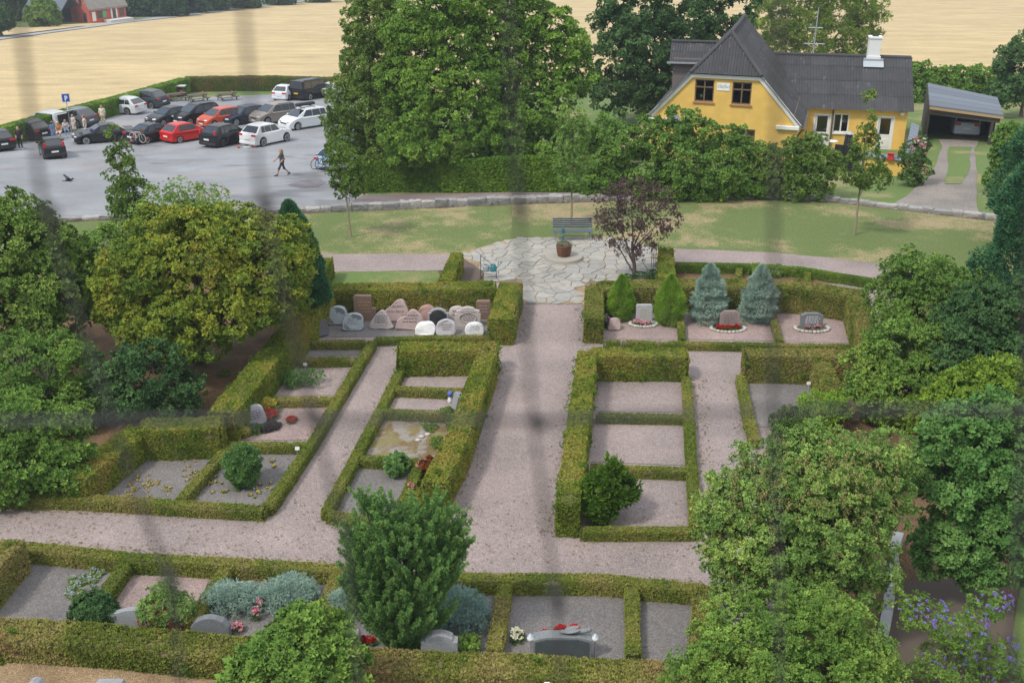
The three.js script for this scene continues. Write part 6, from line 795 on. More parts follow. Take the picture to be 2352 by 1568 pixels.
{
  const p = out(318, 338); bicycle('bicycle with a wicker basket on the rack of a black saloon', p.add(V3(0, 0.42, 0)), -0.5, [0.5, 0.5, 0.52], { basket: true, pale: true });
  const rk = thing('bicycle_rack', 'tow-bar rack with red lamps behind the black saloon', 'bicycle rack', out(320, 337)); part(rk, 'bar', merge([rod(V3(-0.5, 0.5, 0.25), V3(0.55, 0.5, -0.25), 0.03), rod(V3(0.1, 0.5, 0), V3(0.7, 0.4, -0.8), 0.03)]), mTrim); part(rk, 'lamp', rbox(0.2, 0.1, 0.06, 0.02, 0.55, 0.52, -0.2), mTail); part(rk, 'lamp', rbox(0.2, 0.1, 0.06, 0.02, -0.45, 0.52, 0.3), mTail);
  const q = out(737, 396); bicycle('blue bicycle on the pale car, nearer the car park', q.clone().add(V3(0, 0.35, 0)), 0.9, [0.02, 0.3, 0.5]); bicycle('blue bicycle on the pale car, nearer the linden', q.clone().add(V3(0.32, 0.36, -0.05)), 0.85, [0.03, 0.36, 0.55]);
  const r2 = thing('bicycle_rack', 'tow-bar rack on the back of the pale blue car', 'bicycle rack', out(741, 397)); part(r2, 'bar', merge([rod(V3(-0.4, 0.36, 0.3), V3(0.5, 0.36, -0.3), 0.03), rod(V3(0, 0.36, 0), V3(0.7, 0.35, -0.7), 0.03)]), mTrim); part(r2, 'lamp', rbox(0.2, 0.1, 0.06, 0.02, 0.5, 0.4, -0.2), mTail);
  const kr = thing('tow_bar_rack', 'folded tow-bar rack with red lamps behind the white crossover', 'rack', out(566, 351)); part(kr, 'bar', merge([rod(V3(-0.55, 0.45, 0.15), V3(0.6, 0.45, -0.1), 0.035), rod(V3(0, 0.45, 0), V3(0.35, 0.45, -0.7), 0.03)]), mZinc); part(kr, 'number_plate', rbox(0.5, 0.12, 0.03, 0.008, 0.05, 0.5, 0.12), mPlate); for (const x of [-0.5, 0.55]) part(kr, 'lamp', rbox(0.22, 0.13, 0.06, 0.02, x, 0.48, 0.14 - x * 0.1), mTail);
}
// picnic tables, bin, parking sign
{
  const woods = [0, 1, 2].map((k) => mat('oldwood' + k, 0.1 + k * 0.025, 0.085 + k * 0.02, 0.065 + k * 0.015, 0.95)), labels = ['weathered picnic table nearest the litter bin', 'middle one of the three weathered picnic tables', 'weathered picnic table nearest the black van'];
  [[405, 232], [455, 234], [522, 231]].forEach(([px, py], n) => {
    const t = thing('picnic_table', labels[n], 'picnic table', out(px, py), 0.62, 'picnic tables'); for (let i = 0; i < 5; i++) part(t, 'tabletop_plank', rbox(2.0, 0.05, 0.14, 0.01, 0, 0.76, -0.3 + i * 0.15), woods[(i + n) % 3]);
    for (const s of [-1, 1]) for (let i = 0; i < 2; i++) part(t, 'bench_plank', rbox(2.0, 0.05, 0.13, 0.01, 0, 0.45, s * (0.62 + i * 0.14)), woods[(i + n + 1) % 3]);
    for (const x of [-0.75, 0.75]) part(t, 'leg_frame', merge([rod(V3(x, 0, -0.72), V3(x, 0.73, -0.22), 0.05, 0.05, 4), rod(V3(x, 0, 0.72), V3(x, 0.73, 0.22), 0.05, 0.05, 4), box(0.08, 0.1, 1.6, x, 0.38, 0), box(0.08, 0.08, 0.7, x, 0.69, 0)]), woods[n]);
    const cd = thing('lantern_candle', 'small orange candle glass on the ' + ['picnic table nearest the litter bin', 'middle picnic table', 'picnic table nearest the black van'][n], 'candle glass', t.position.clone().add(V3(0.45, 0.79, -0.35))); part(cd, 'glass', cyl(0.06, 0.05, 0.16, 10, 0, 0.08, 0), mat('amber', 0.75, 0.28, 0.03, 0.4)); part(cd, 'base', cyl(0.07, 0.07, 0.03, 10, 0, 0.015, 0), mTrim);
  });
  const bn = thing('litter_bin', 'brown litter bin with a pale roof beside the picnic tables', 'litter bin', out(418, 222)); for (let i = 0; i < 6; i++) part(bn, 'slat', rbox(0.13, 0.8, 0.03, 0.01, -0.34 + i * 0.136, 0.45, 0.3), mat('binwood', 0.12, 0.05, 0.04, 0.8)); part(bn, 'body', box(0.8, 0.82, 0.55, 0, 0.45, 0), mTrim); part(bn, 'roof', rbox(0.95, 0.1, 0.75, 0.03, 0, 1.12, 0), mat('binroof', 0.5, 0.52, 0.53, 0.6)); part(bn, 'post', merge([box(0.06, 0.25, 0.06, -0.38, 0.97, 0), box(0.06, 0.25, 0.06, 0.38, 0.97, 0)]), mTrim);
  const sp = out(163, 305), sg = thing('parking_sign', 'blue parking sign with a white letter on a grey post', 'sign', sp, 0.25), topY = onWallPlane(150, 216, sp.z).y - sp.y; part(sg, 'post', rod(V3(0, -0.2, 0), V3(0, topY, 0), 0.045, 0.045, 10), mat('galv', 0.5, 0.53, 0.56, 0.5, { metalness: 0.3 }));
  const cv = document.createElement('canvas'); cv.width = cv.height = 128; const cx = cv.getContext('2d'); cx.fillStyle = '#2a4fa8'; cx.fillRect(0, 0, 128, 128); cx.strokeStyle = '#dfe6f2'; cx.lineWidth = 4; cx.strokeRect(5, 5, 118, 118); cx.fillStyle = '#f2f5fa'; cx.font = 'bold 104px sans-serif'; cx.textAlign = 'center'; cx.textBaseline = 'middle'; cx.fillText('P', 66, 68); const ct = new THREE.CanvasTexture(cv); ct.colorSpace = THREE.SRGBColorSpace;
  const bl = mat('signback', 0.4, 0.42, 0.45, 0.5); part(sg, 'sign_plate', new THREE.BoxGeometry(0.62, 0.7, 0.025).translate(0, topY - 0.3, 0.06), [bl, bl, bl, bl, new THREE.MeshStandardMaterial({ map: ct, roughness: 0.4 }), bl]);
}
// ---------- people ----------
function person(label, unused, turn, joints, cols, o = {}) {
  // joints in metres, x to the figure's left, y up, z forward; bones: [a, b, ra, rb, colour key]
  const J = joints, bones = [['hip', 'chest', 0.135, 0.15, 'top'], ['chest', 'neck', 0.13, 0.06, 'top'], ['neck', 'head', 0.052, 0.06, 'skin'], ['head', 'crown', 0.092, 0.088, 'skin'], ['sL', 'sR', 0.07, 0.07, 'top'], ['hL', 'hR', 0.1, 0.1, 'leg']];
  for (const s of ['L', 'R']) bones.push(['s' + s, 'e' + s, 0.052, 0.042, o.sleeve ?? 'top'], ['e' + s, 'w' + s, 0.04, 0.03, o.fore ?? 'skin'], ['h' + s, 'k' + s, 0.085, 0.058, 'leg'], ['k' + s, 'a' + s, 0.055, 0.038, o.shin ?? 'leg'], ['a' + s, 't' + s, 0.042, 0.034, 'shoe']);
  if (o.dress) bones.push(['hip', 'hem', 0.15, o.dress, 'top']);
  const N = 60, mc = new MarchingCubes(N, mTrim, false, false, 40000), min = V3(1e9, 1e9, 1e9), max = V3(-1e9, -1e9, -1e9); for (const k in J) { const v = V3(...J[k]); min.min(v); max.max(v); }
  const ext = Math.max(max.x - min.x, max.y - min.y, max.z - min.z) / 2 + 0.26, cen = min.clone().add(max).multiplyScalar(0.5), B = bones.map(([a, b, r0, r1, c]) => ({ a: V3(...J[a]), b: V3(...J[b]), r0, r1, c }));
  const pa = V3(0, 0, 0), ab = V3(0, 0, 0), dist = (p, q) => { pa.copy(p).sub(q.a); ab.copy(q.b).sub(q.a); const t = clamp(pa.dot(ab) / Math.max(1e-6, ab.lengthSq()), 0, 1); return pa.addScaledVector(ab, -t).length() - lerp(q.r0, q.r1, t); };
  const p = V3(0, 0, 0); mc.isolation = 0; for (let z = 0; z < N; z++) for (let y = 0; y < N; y++) for (let x = 0; x < N; x++) { p.set((x - N / 2) / (N / 2) * ext + cen.x, (y - N / 2) / (N / 2) * ext + cen.y, (z - N / 2) / (N / 2) * ext + cen.z); let s = 0; for (const q of B) s += Math.exp(-dist(p, q) * 34); mc.field[x + y * N + z * N * N] = clamp(Math.log(s + 1e-30) / 34, -1, 1); }
  mc.update(); const n = mc.count, pos = new Float32Array(n * 3), nor = new Float32Array(n * 3), col = new Float32Array(n * 3);
  for (let i = 0; i < n; i++) { p.set(mc.positionArray[3 * i] * ext + cen.x, mc.positionArray[3 * i + 1] * ext + cen.y, mc.positionArray[3 * i + 2] * ext + cen.z); pos.set([p.x, p.y, p.z], 3 * i); nor.set([mc.normalArray[3 * i], mc.normalArray[3 * i + 1], mc.normalArray[3 * i + 2]], 3 * i); let best = 1e9, c = 'top'; for (const q of B) { const d = dist(p, q) + (q.c === 'skin' && q.r0 > 0.05 ? 0.02 : 0); if (d < best) { best = d; c = q.c; } } col.set(cols[c], 3 * i); }
  const g = new THREE.BufferGeometry(); g.setAttribute('position', new THREE.BufferAttribute(pos, 3)); g.setAttribute('normal', new THREE.BufferAttribute(nor, 3)); g.setAttribute('color', new THREE.BufferAttribute(col, 3));
  const extra = []; const tint = (q, c) => { q = plain(q); q.deleteAttribute('uv'); const k = new Float32Array(q.attributes.position.count * 3); for (let i = 0; i < k.length; i += 3) k.set(c, i); q.setAttribute('color', new THREE.BufferAttribute(k, 3)); extra.push(q); };
  for (const s of ['L', 'R']) { const e = V3(...J['e' + s]), w = V3(...J['w' + s]), d = w.clone().sub(e).normalize(), side = d.clone().cross(V3(0, 0, 1)).normalize().multiplyScalar(s === 'L' ? 1 : -1), ac = d.clone().cross(side), palm = w.clone().addScaledVector(d, 0.085); tint(rod(w.clone().addScaledVector(d, -0.01), palm, 0.03, 0.036), cols.skin); for (let k = 0; k < 4; k++) { const f0 = palm.clone().addScaledVector(ac, (k - 1.5) * 0.018).addScaledVector(d, -0.01), f1 = f0.clone().addScaledVector(d, 0.045).addScaledVector(side, 0.006), f2 = f1.clone().addScaledVector(d, [0.026, 0.036, 0.032, 0.02][k]).addScaledVector(side, 0.02); tint(rod(f0, f1, 0.0095, 0.009, 5), cols.skin); tint(rod(f1, f2, 0.009, 0.007, 5), cols.skin); } const t0 = w.clone().addScaledVector(d, 0.03).addScaledVector(ac, -0.03), t1 = t0.clone().addScaledVector(d, 0.03).addScaledVector(ac, -0.025); tint(rod(t0, t1, 0.011, 0.01, 5), cols.skin); tint(rod(t1, t1.clone().addScaledVector(d, 0.03), 0.01, 0.008, 5), cols.skin); }
  const H = V3(...J.head), up = V3(...J.crown).sub(H).normalize(), fw = V3(...(o.look ?? [0, 0, 1])).normalize(), rt = up.clone().cross(fw).normalize(), fwd = rt.clone().cross(up).normalize(), at = (u, r, f) => H.clone().addScaledVector(up, u).addScaledVector(rt, r).addScaledVector(fwd, f);
  tint(new THREE.ConeGeometry(0.016, 0.045, 5).translate(...at(0.03, 0, 0.1).toArray()), cols.skin); for (const s of [-1, 1]) { tint(new THREE.SphereGeometry(0.012, 6, 5).translate(...at(0.055, s * 0.035, 0.083).toArray()), [0.03, 0.025, 0.02]); tint(new THREE.SphereGeometry(0.02, 6, 5).scale(0.5, 1.3, 1).translate(...at(0.03, s * 0.095, 0.0).toArray()), cols.skin); } tint(box(0.04, 0.01, 0.01).translate(...at(-0.025, 0, 0.088).toArray()), [0.35, 0.12, 0.1]);
  const all = mergeGeometries([g, ...extra.map((q) => { const k = new THREE.BufferGeometry(); for (const a of ['position', 'normal', 'color']) k.setAttribute(a, q.attributes[a]); return k; })]);
  const t = thing('person', label, 'person', o.at, turn);
  part(t, 'body', all, mats.skin ??= new THREE.MeshStandardMaterial({ vertexColors: true, roughness: 0.8 }));
  const hair = new THREE.SphereGeometry(0.108, 14, 10, 0, 6.2832, 0, 1.75).applyMatrix4(new THREE.Matrix4().makeBasis(rt, up, fwd)).translate(...at(0.045, 0, -0.02).toArray()), hs = [hair]; if (o.hair) hs.push(rod(at(0.05, 0, -0.05), at(-o.hair, 0, -0.09), 0.1, 0.07, 8)); part(t, 'hair', merge(hs), mat('hair' + cols.hair, ...cols.hair, 0.9));
  t.scale.setScalar(o.scale ?? 1); return t;
}
const stand = { hip: [0, 0.95, 0], chest: [0, 1.28, 0], neck: [0, 1.47, 0], head: [0, 1.58, 0.02], crown: [0, 1.67, 0.02], hem: [0, 0.55, 0], sL: [0.17, 1.4, 0], sR: [-0.17, 1.4, 0], eL: [0.24, 1.13, -0.02], eR: [-0.24, 1.13, -0.02], wL: [0.22, 0.9, 0.08], wR: [-0.22, 0.9, 0.08], hL: [0.09, 0.9, 0], hR: [-0.09, 0.9, 0], kL: [0.1, 0.49, 0.02], kR: [-0.1, 0.49, 0.02], aL: [0.11, 0.07, -0.02], aR: [-0.11, 0.07, -0.02], tL: [0.12, 0.035, 0.15], tR: [-0.12, 0.035, 0.15] };
const sit = { ...stand, hip: [0, 0.62, 0], chest: [0, 0.93, 0.08], neck: [0, 1.11, 0.1], head: [0, 1.22, 0.14], crown: [0, 1.31, 0.15], sL: [0.17, 1.05, 0.08], sR: [-0.17, 1.05, 0.08], eL: [0.24, 0.8, 0.16], eR: [-0.24, 0.8, 0.16], wL: [0.12, 0.72, 0.36], wR: [-0.12, 0.72, 0.36], hL: [0.09, 0.58, 0.05], hR: [-0.09, 0.58, 0.05], kL: [0.13, 0.56, 0.45], kR: [-0.13, 0.56, 0.45], aL: [0.14, 0.1, 0.5], aR: [-0.14, 0.1, 0.5], tL: [0.14, 0.04, 0.66], tR: [-0.14, 0.04, 0.66] };
const walk = { ...stand, hip: [0, 0.92, 0], kL: [0.09, 0.5, 0.22], aL: [0.1, 0.1, 0.36], tL: [0.1, 0.06, 0.53], kR: [-0.09, 0.47, -0.1], aR: [-0.1, 0.14, -0.42], tR: [-0.1, 0.05, -0.29], eL: [0.23, 1.14, -0.14], wL: [0.2, 0.97, 0.04], eR: [-0.25, 1.16, 0.18], wR: [-0.24, 0.98, 0.4] };
const SK = [0.42, 0.25, 0.17], onLot = (px, py) => { const p = out(px, py); p.y += 0.065; return p; };
person('person in dark t-shirt and shorts with long fair hair walking across the car park', null, -1.35, walk, { skin: SK, top: [0.06, 0.065, 0.06], leg: [0.035, 0.04, 0.05], shoe: [0.05, 0.05, 0.05], hair: [0.36, 0.22, 0.1] }, { at: onLot(650, 406), scale: 1.05, shin: 'skin', hair: 0.14 });
person('person in a black top and trousers with white shoes beside the black estates', null, 0.2, stand, { skin: SK, top: [0.015, 0.015, 0.017], leg: [0.018, 0.018, 0.02], shoe: [0.7, 0.7, 0.7], hair: [0.02, 0.015, 0.012] }, { at: onLot(48, 345), scale: 1.02 });
person('person in a blue dress standing by the open people carrier', null, 2.8, stand, { skin: SK, top: [0.09, 0.17, 0.34], leg: SK, shoe: [0.3, 0.2, 0.12], hair: [0.1, 0.04, 0.02] }, { at: onLot(124, 325), scale: 0.9, dress: 0.2, hair: 0.1 });
person('person in an orange top and white shorts sitting on the open car boot', null, 0.1, sit, { skin: SK, top: [0.5, 0.2, 0.06], leg: [0.72, 0.7, 0.68], shoe: [0.6, 0.6, 0.6], hair: [0.16, 0.07, 0.03] }, { at: onLot(139, 319), shin: 'skin', sleeve: 'skin', hair: 0.12 });
person('person in pale blue jeans sitting on the open car boot', null, 0.5, sit, { skin: SK, top: [0.5, 0.52, 0.56], leg: [0.2, 0.32, 0.52], shoe: [0.4, 0.5, 0.6], hair: [0.08, 0.05, 0.03] }, { at: onLot(153, 314) });
person('person in a pale patterned dress behind the people carrier', null, -0.5, stand, { skin: SK, top: [0.55, 0.5, 0.46], leg: SK, shoe: [0.3, 0.3, 0.3], hair: [0.2, 0.06, 0.05] }, { at: onLot(172, 310), scale: 0.95, dress: 0.18, hair: 0.1 });
person('person in white trousers and a cream blouse between the saloon and the people carrier', null, -1.2, stand, { skin: SK, top: [0.58, 0.52, 0.42], leg: [0.76, 0.76, 0.75], shoe: [0.6, 0.58, 0.5], hair: [0.03, 0.02, 0.015] }, { at: onLot(198, 315), sleeve: 'skin' });
person('person in cream shirt and beige trousers beside the silver estate', null, 0.3, stand, { skin: SK, top: [0.72, 0.66, 0.53], leg: [0.5, 0.42, 0.3], shoe: [0.12, 0.1, 0.08], hair: [0.1, 0.06, 0.04] }, { at: onLot(238, 290), scale: 1.02 });
person('child in a dark blue top standing behind the black estate', null, 0.6, stand, { skin: SK, top: [0.03, 0.05, 0.14], leg: [0.05, 0.06, 0.1], shoe: [0.3, 0.3, 0.3], hair: [0.06, 0.03, 0.02] }, { at: onLot(96, 318), scale: 0.8 });
// bird in flight
{
  const b = thing('flying_bird', 'dark bird flying low over the car park', 'bird', atDepth(157, 413, 72), 0.6); const body = new THREE.SphereGeometry(0.1, 12, 8).scale(2.4, 0.8, 0.85), w = (s) => { const sh = new THREE.Shape([[0.12, 0], [0.05, 0.22], [-0.12, 0.52], [-0.2, 0.5], [-0.14, 0.2], [-0.14, 0]].map(([a, c]) => new THREE.Vector2(a, c))); return new THREE.ExtrudeGeometry(sh, { depth: 0.02, bevelEnabled: true, bevelSize: 0.008, bevelThickness: 0.008, bevelSegments: 1 }).rotateX(s * Math.PI / 2 - s * 0.5).translate(0, 0.02, s * 0.02); };
  const mB = mat('bird', 0.04, 0.042, 0.05, 0.8); part(b, 'body', merge([body, new THREE.SphereGeometry(0.065, 10, 8).translate(0.25, 0.04, 0), new THREE.ConeGeometry(0.02, 0.07, 6).rotateZ(-Math.PI / 2).translate(0.34, 0.035, 0), box(0.22, 0.015, 0.1, -0.3, 0, 0)]), mB); part(b, 'wing', w(1), mB); part(b, 'wing', w(-1), mB);
}
// distant cars and stands by the farm
{
  const cols = [WHT, [0.1, 0.2, 0.45], WHT, [0.4, 0.5, 0.6], WHT, [0.12, 0.3, 0.6], [0.6, 0.6, 0.62], WHT, [0.08, 0.16, 0.4], WHT, [0.5, 0.1, 0.1], [0.7, 0.72, 0.75]], wh = ['white', 'dark blue', 'white', 'pale blue', 'white', 'blue', 'silver', 'white', 'navy', 'white', 'dark red', 'silver'];
  [[300, 38, 0], [318, 34, 1], [330, 32, 2], [341, 31, 3], [352, 29, 4], [362, 28, 5], [372, 26, 6], [383, 25, 7], [394, 23, 8], [405, 22, 9], [418, 20, 10], [432, 18, 11]].forEach(([px, py, i]) => { const k = ['nearest the red farmhouse', 'second from the red farmhouse', 'third from the red farmhouse', 'fourth from the red farmhouse', 'fifth from the red farmhouse', 'sixth from the red farmhouse', 'seventh from the red farmhouse', 'eighth from the red farmhouse', 'ninth from the red farmhouse', 'tenth from the red farmhouse', 'last but one along the far road', 'farthest along the far road'][i]; const T = carShape(i % 2 ? 'hatch' : 'mpv'), c = thing('distant_car', 'tiny distant ' + wh[i] + ' car, ' + k, 'car', out(px, py), 0.5 + i * 0.9, 'distant cars by the farm'); part(c, 'body', T.body, paint(...cols[i])); for (const s of T.sides) part(c, 'side_window', s, mCarGlass); part(c, 'windscreen', T.ws, mCarGlass); part(c, 'rear_window', T.rw, mCarGlass); });
}
// ---------- headstones ----------
const stoneTex = {};
function stoneMat(key, c, o = {}) {
  return stoneTex[key] ??= (() => { const t = rep(tex(192, 192, (i, j, q) => { const f = 0.8 + hash2(i, j, key.length) * 0.22 + fbm(i / 24, j / 24, 4, key.length + 3, 8) * 0.3, d = hash2(i >> 1, j >> 1, key.length + 9) < (o.fleck ?? 0.08) ? 0.6 : 1, st = o.stain ? 1 - 0.6 * sstep(0.5, 0.62, fbm(i / 60, j / 60, 4, 17)) : 1; for (let n = 0; n < 3; n++) q[n] = c[n] * f * d * st; }), 0.8); return new THREE.MeshStandardMaterial({ map: t, roughness: o.rough ?? 0.7, bumpMap: t, bumpScale: o.bump ?? 0.006 }); })();
}
// outlines, unit wide and unit high
const OUT = {
  boulder: [[-0.5, 0.1], [-0.48, 0.5], [-0.38, 0.82], [-0.15, 0.98], [0.2, 1], [0.42, 0.84], [0.5, 0.45], [0.47, 0.08], [0.3, 0], [-0.35, 0]], triangle: [[-0.5, 0], [-0.5, 0.22], [-0.22, 0.72], [0.02, 1], [0.16, 0.96], [0.34, 0.66], [0.5, 0.25], [0.48, 0]], wedge: [[-0.5, 0], [-0.46, 0.3], [-0.1, 0.72], [0.12, 1], [0.3, 0.95], [0.5, 0.1], [0.48, 0]],
  low: [[-0.5, 0.12], [-0.4, 0.5], [-0.12, 0.66], [0.02, 0.95], [0.2, 1], [0.4, 0.66], [0.5, 0.3], [0.46, 0], [-0.42, 0]], square: [[-0.5, 0], [-0.5, 0.93], [-0.44, 1], [0.44, 1], [0.5, 0.93], [0.5, 0]], arch: [[-0.5, 0], [-0.5, 0.6], [-0.36, 0.83], [-0.16, 0.96], [0, 1], [0.16, 0.96], [0.36, 0.83], [0.5, 0.6], [0.5, 0]],
  shoulder: [[-0.5, 0], [-0.5, 0.72], [-0.38, 0.76], [-0.36, 0.86], [-0.18, 0.97], [0, 1], [0.18, 0.97], [0.36, 0.86], [0.38, 0.76], [0.5, 0.72], [0.5, 0]], ornate: [[-0.5, 0], [-0.5, 0.62], [-0.42, 0.7], [-0.44, 0.8], [-0.3, 0.84], [-0.22, 0.94], [0, 1], [0.22, 0.94], [0.3, 0.84], [0.44, 0.8], [0.42, 0.7], [0.5, 0.62], [0.5, 0]],
  wave: [[-0.5, 0], [-0.5, 0.78], [-0.3, 0.8], [-0.1, 0.87], [0.15, 0.98], [0.35, 1], [0.5, 0.94], [0.5, 0]], step: [[-0.5, 0], [-0.5, 0.95], [-0.42, 1], [0.3, 0.98], [0.3, 0.5], [0.5, 0.48], [0.5, 0]], slab: [[-0.5, 0], [-0.5, 0.84], [-0.3, 0.97], [0.3, 0.97], [0.5, 0.84], [0.5, 0]],
};
function headstone(label, px, py, wpx, hpx, shape, m, o = {}) {
  const base = Y(px, py), s = scaleAt(base), w = wpx / s, h = o.h ?? hpx / s / 0.93, d = o.d ?? 0.2, pts = OUT[shape].map(([a, b]) => new THREE.Vector2(a * (w - 0.04), b * (h - 0.04))), rock = ['boulder', 'triangle', 'wedge', 'low'].includes(shape);
  const sh = new THREE.Shape(); if (rock) { sh.moveTo(pts[0].x, pts[0].y); sh.splineThru([...pts.slice(1), pts[0]]); } else sh.setFromPoints(pts);
  const g = new THREE.ExtrudeGeometry(sh, { depth: d - (rock ? 0.1 : 0.03), bevelEnabled: true, bevelSize: rock ? 0.045 : 0.02, bevelThickness: rock ? 0.05 : 0.015, bevelSegments: rock ? 3 : 2, curveSegments: 10 }).translate(0, 0, -d / 2 + (rock ? 0.05 : 0.015));
  if (rock) { const p = g.attributes.position; for (let i = 0; i < p.count; i++) { const x = p.getX(i), y = p.getY(i), z = p.getZ(i), n = (vnoise(x * 5 + px, y * 5, 2) - 0.5) * 0.05; p.setXYZ(i, x + n, y + n * 0.6, z + (vnoise(x * 4 + px, y * 4 + 3, 4) - 0.5) * 0.06); } g.computeVertexNormals(); }
  const t = thing(o.name ?? 'headstone', label, 'headstone', base.add(V3(0, 0.0, 0)), o.turn ?? 0, o.group); const b = part(t, 'stone', g, m); b.rotation.x = o.tilt ?? (rock ? -0.24 : -0.1); b.position.y = 0.02 + (rock ? 0.03 : 0); b.rotation.z = o.roll ?? 0;
  if (o.lines) { const rng = rngOf(px), im = mat('ins' + o.ink, ...(o.ink ?? [0.12, 0.11, 0.11]), 0.8), L = []; for (let i = 0; i < o.lines; i++) { const y = h * (0.72 - i * 0.5 / o.lines), half = w * (0.2 + rng() * 0.12); let x = -half; while (x < half) { const l = 0.03 + rng() * 0.08; L.push(box(Math.min(l, half - x + 0.02), 0.028, 0.006, x + l / 2, y, d / 2 + (rock ? 0.02 : 0.004))); x += l + 0.03; } } const q = part(t, 'inscription', merge(L), im); q.rotation.x = b.rotation.x; q.position.y = b.position.y; }
  if (o.face) { const q = part(t, 'polished_face', new THREE.ExtrudeGeometry(new THREE.Shape(OUT[o.face].map(([a, c]) => new THREE.Vector2(a * w * 0.84, 0.05 + c * h * 0.82))), { depth: 0.008, bevelEnabled: false }).translate(0, 0, d / 2 + 0.001), o.faceMat); q.rotation.x = b.rotation.x; q.position.y = b.position.y; }
  if (o.plinth) part(t, 'plinth', rbox(w + 0.2, 0.12, d + 0.18, 0.02, 0, 0.06, 0), o.plinth);
  return t;
}
const sGrey = stoneMat('grey', [0.36, 0.37, 0.38]), sBlue = stoneMat('bluegrey', [0.38, 0.42, 0.44], { stain: true }), sPink = stoneMat('pinkish', [0.4, 0.3, 0.285]), sPale = stoneMat('palestone', [0.44, 0.385, 0.37]), sBrown = stoneMat('brownst', [0.2, 0.125, 0.1], { bump: 0.002 }), sBlack = stoneMat('blackgranite', [0.03, 0.031, 0.033], { rough: 0.25, bump: 0.001 }), sWhite = stoneMat('whitestone', [0.84, 0.84, 0.84], { fleck: 0.01 }), sRed = stoneMat('redgranite1', [0.36, 0.22, 0.19]), sDark = stoneMat('darkslate12', [0.1, 0.1, 0.11]), sGran = stoneMat('granitegrey22', [0.3, 0.31, 0.325], { fleck: 0.2 }), sLil = stoneMat('lilacgranite', [0.42, 0.4, 0.44]);
const GOLD = [0.4, 0.28, 0.08], CG = 'collected old headstones';
headstone('rounded grey-blue boulder headstone beside the diagonal hedge', 775, 744, 44, 36, 'boulder', sBlue, { group: CG, d: 0.35 });
headstone('small dark tilted headstone against the diagonal hedge', 742, 772, 28, 34, 'boulder', sDark, { group: CG, d: 0.2, tilt: -0.35, turn: 0.6 });
headstone('tall brown stepped headstone in the collected row', 839, 735, 50, 56, 'step', sBrown, { group: CG, lines: 4, ink: GOLD, d: 0.22 });
headstone('grey stained boulder headstone in the front of the collected row', 811, 758, 46, 34, 'boulder', sBlue, { group: CG, d: 0.3, lines: 3, turn: 0.15, ink: [0.3, 0.33, 0.35] });
headstone('large pink angular headstone at the back of the collected row', 908, 738, 66, 44, 'wedge', sPink, { group: CG, d: 0.3, lines: 2 });
headstone('pale pointed headstone in the front of the collected row', 875, 755, 48, 37, 'triangle', sPale, { group: CG, d: 0.26, lines: 4 });
headstone('wide low pinkish headstone in the collected row', 942, 756, 62, 40, 'low', sPink, { group: CG, d: 0.3, lines: 3 });
headstone('round reddish boulder behind the black headstone', 980, 740, 38, 34, 'boulder', sRed, { group: CG, d: 0.4 });
headstone('black polished headstone with gold lettering', 1007, 748, 47, 40, 'shoulder', sGran, { group: CG, lines: 4, ink: GOLD, face: 'shoulder', faceMat: sBlack, d: 0.2 });
headstone('white rounded headstone behind the ornate one', 1048, 740, 36, 32, 'boulder', sPale, { group: CG, d: 0.25, lines: 2 });
{ const t = headstone('large pale ornate headstone with an oval panel', 1075, 750, 59, 45, 'ornate', sPale, { group: CG, lines: 5, d: 0.2 }); const q = part(t, 'oval_rim', new THREE.TorusGeometry(0.3, 0.018, 6, 28).scale(1.05, 0.62, 1).translate(0, 0.37, 0.11), sPale); q.rotation.x = -0.08; }
headstone('brown polished block headstone against the hedge end', 1111, 731, 34, 40, 'square', sBrown, { group: CG, lines: 3, ink: [0.35, 0.3, 0.28], d: 0.3 });
headstone('blank bright white boulder headstone', 977, 770, 42, 27, 'boulder', sWhite, { group: CG, d: 0.3 });
headstone('bluish-white leaning headstone with faint lettering', 1025, 770, 42, 32, 'boulder', sLil, { group: CG, d: 0.26, lines: 3, ink: [0.4, 0.33, 0.25], roll: 0.06, tilt: -0.25 });
headstone('small white headstone at the front corner of the collected row', 1090, 770, 40, 26, 'boulder', stoneMat('offwhite', [0.66, 0.67, 0.68]), { group: CG, d: 0.25, lines: 3, ink: [0.35, 0.35, 0.36] });
headstone('grey square headstone between the dwarf conifers', 1479, 742, 38, 42, 'square', sGrey, { lines: 4, ink: [0.42, 0.34, 0.2], plinth: sGran, d: 0.18 });
headstone('small pink boulder headstone beside the violet flowers', 1411, 758, 28, 24, 'boulder', sPink, { d: 0.22 });
headstone('reddish-grey headstone between the blue spruces', 1675, 755, 46, 42, 'slab', stoneMat('rosegrey', [0.25, 0.2, 0.19]), { lines: 4, ink: [0.13, 0.11, 0.1], d: 0.18 });
headstone('dark rounded headstone with white writing ringed by pebbles', 1863, 752, 50, 34, 'slab', stoneMat('steel', [0.17, 0.185, 0.2], { rough: 0.35 }), { lines: 4, ink: [0.62, 0.63, 0.65], d: 0.2 });
headstone('tilted lilac-grey headstone among red flowers', 586, 978, 50, 42, 'boulder', sLil, { lines: 4, ink: [0.15, 0.14, 0.15], turn: 0.5, tilt: -0.3, d: 0.16 });
headstone('grey leaning headstone against the long central hedge', 1046, 940, 30, 40, 'slab', sGran, { turn: -1.2, tilt: -0.25, d: 0.18 });
headstone('grey headstone half inside the long central hedge', 992, 1130, 22, 40, 'slab', sGran, { turn: -1.25, d: 0.16 });
headstone('grey wavy-topped headstone seen from behind beside the berry bush', 285, 1452, 92, 60, 'wave', sGran, { d: 0.16, h: 0.62 });
headstone('dark arched headstone seen from behind above the long hedge', 486, 1468, 88, 60, 'arch', stoneMat('slateback', [0.17, 0.18, 0.195], { fleck: 0.15 }), { d: 0.2, h: 0.6 });
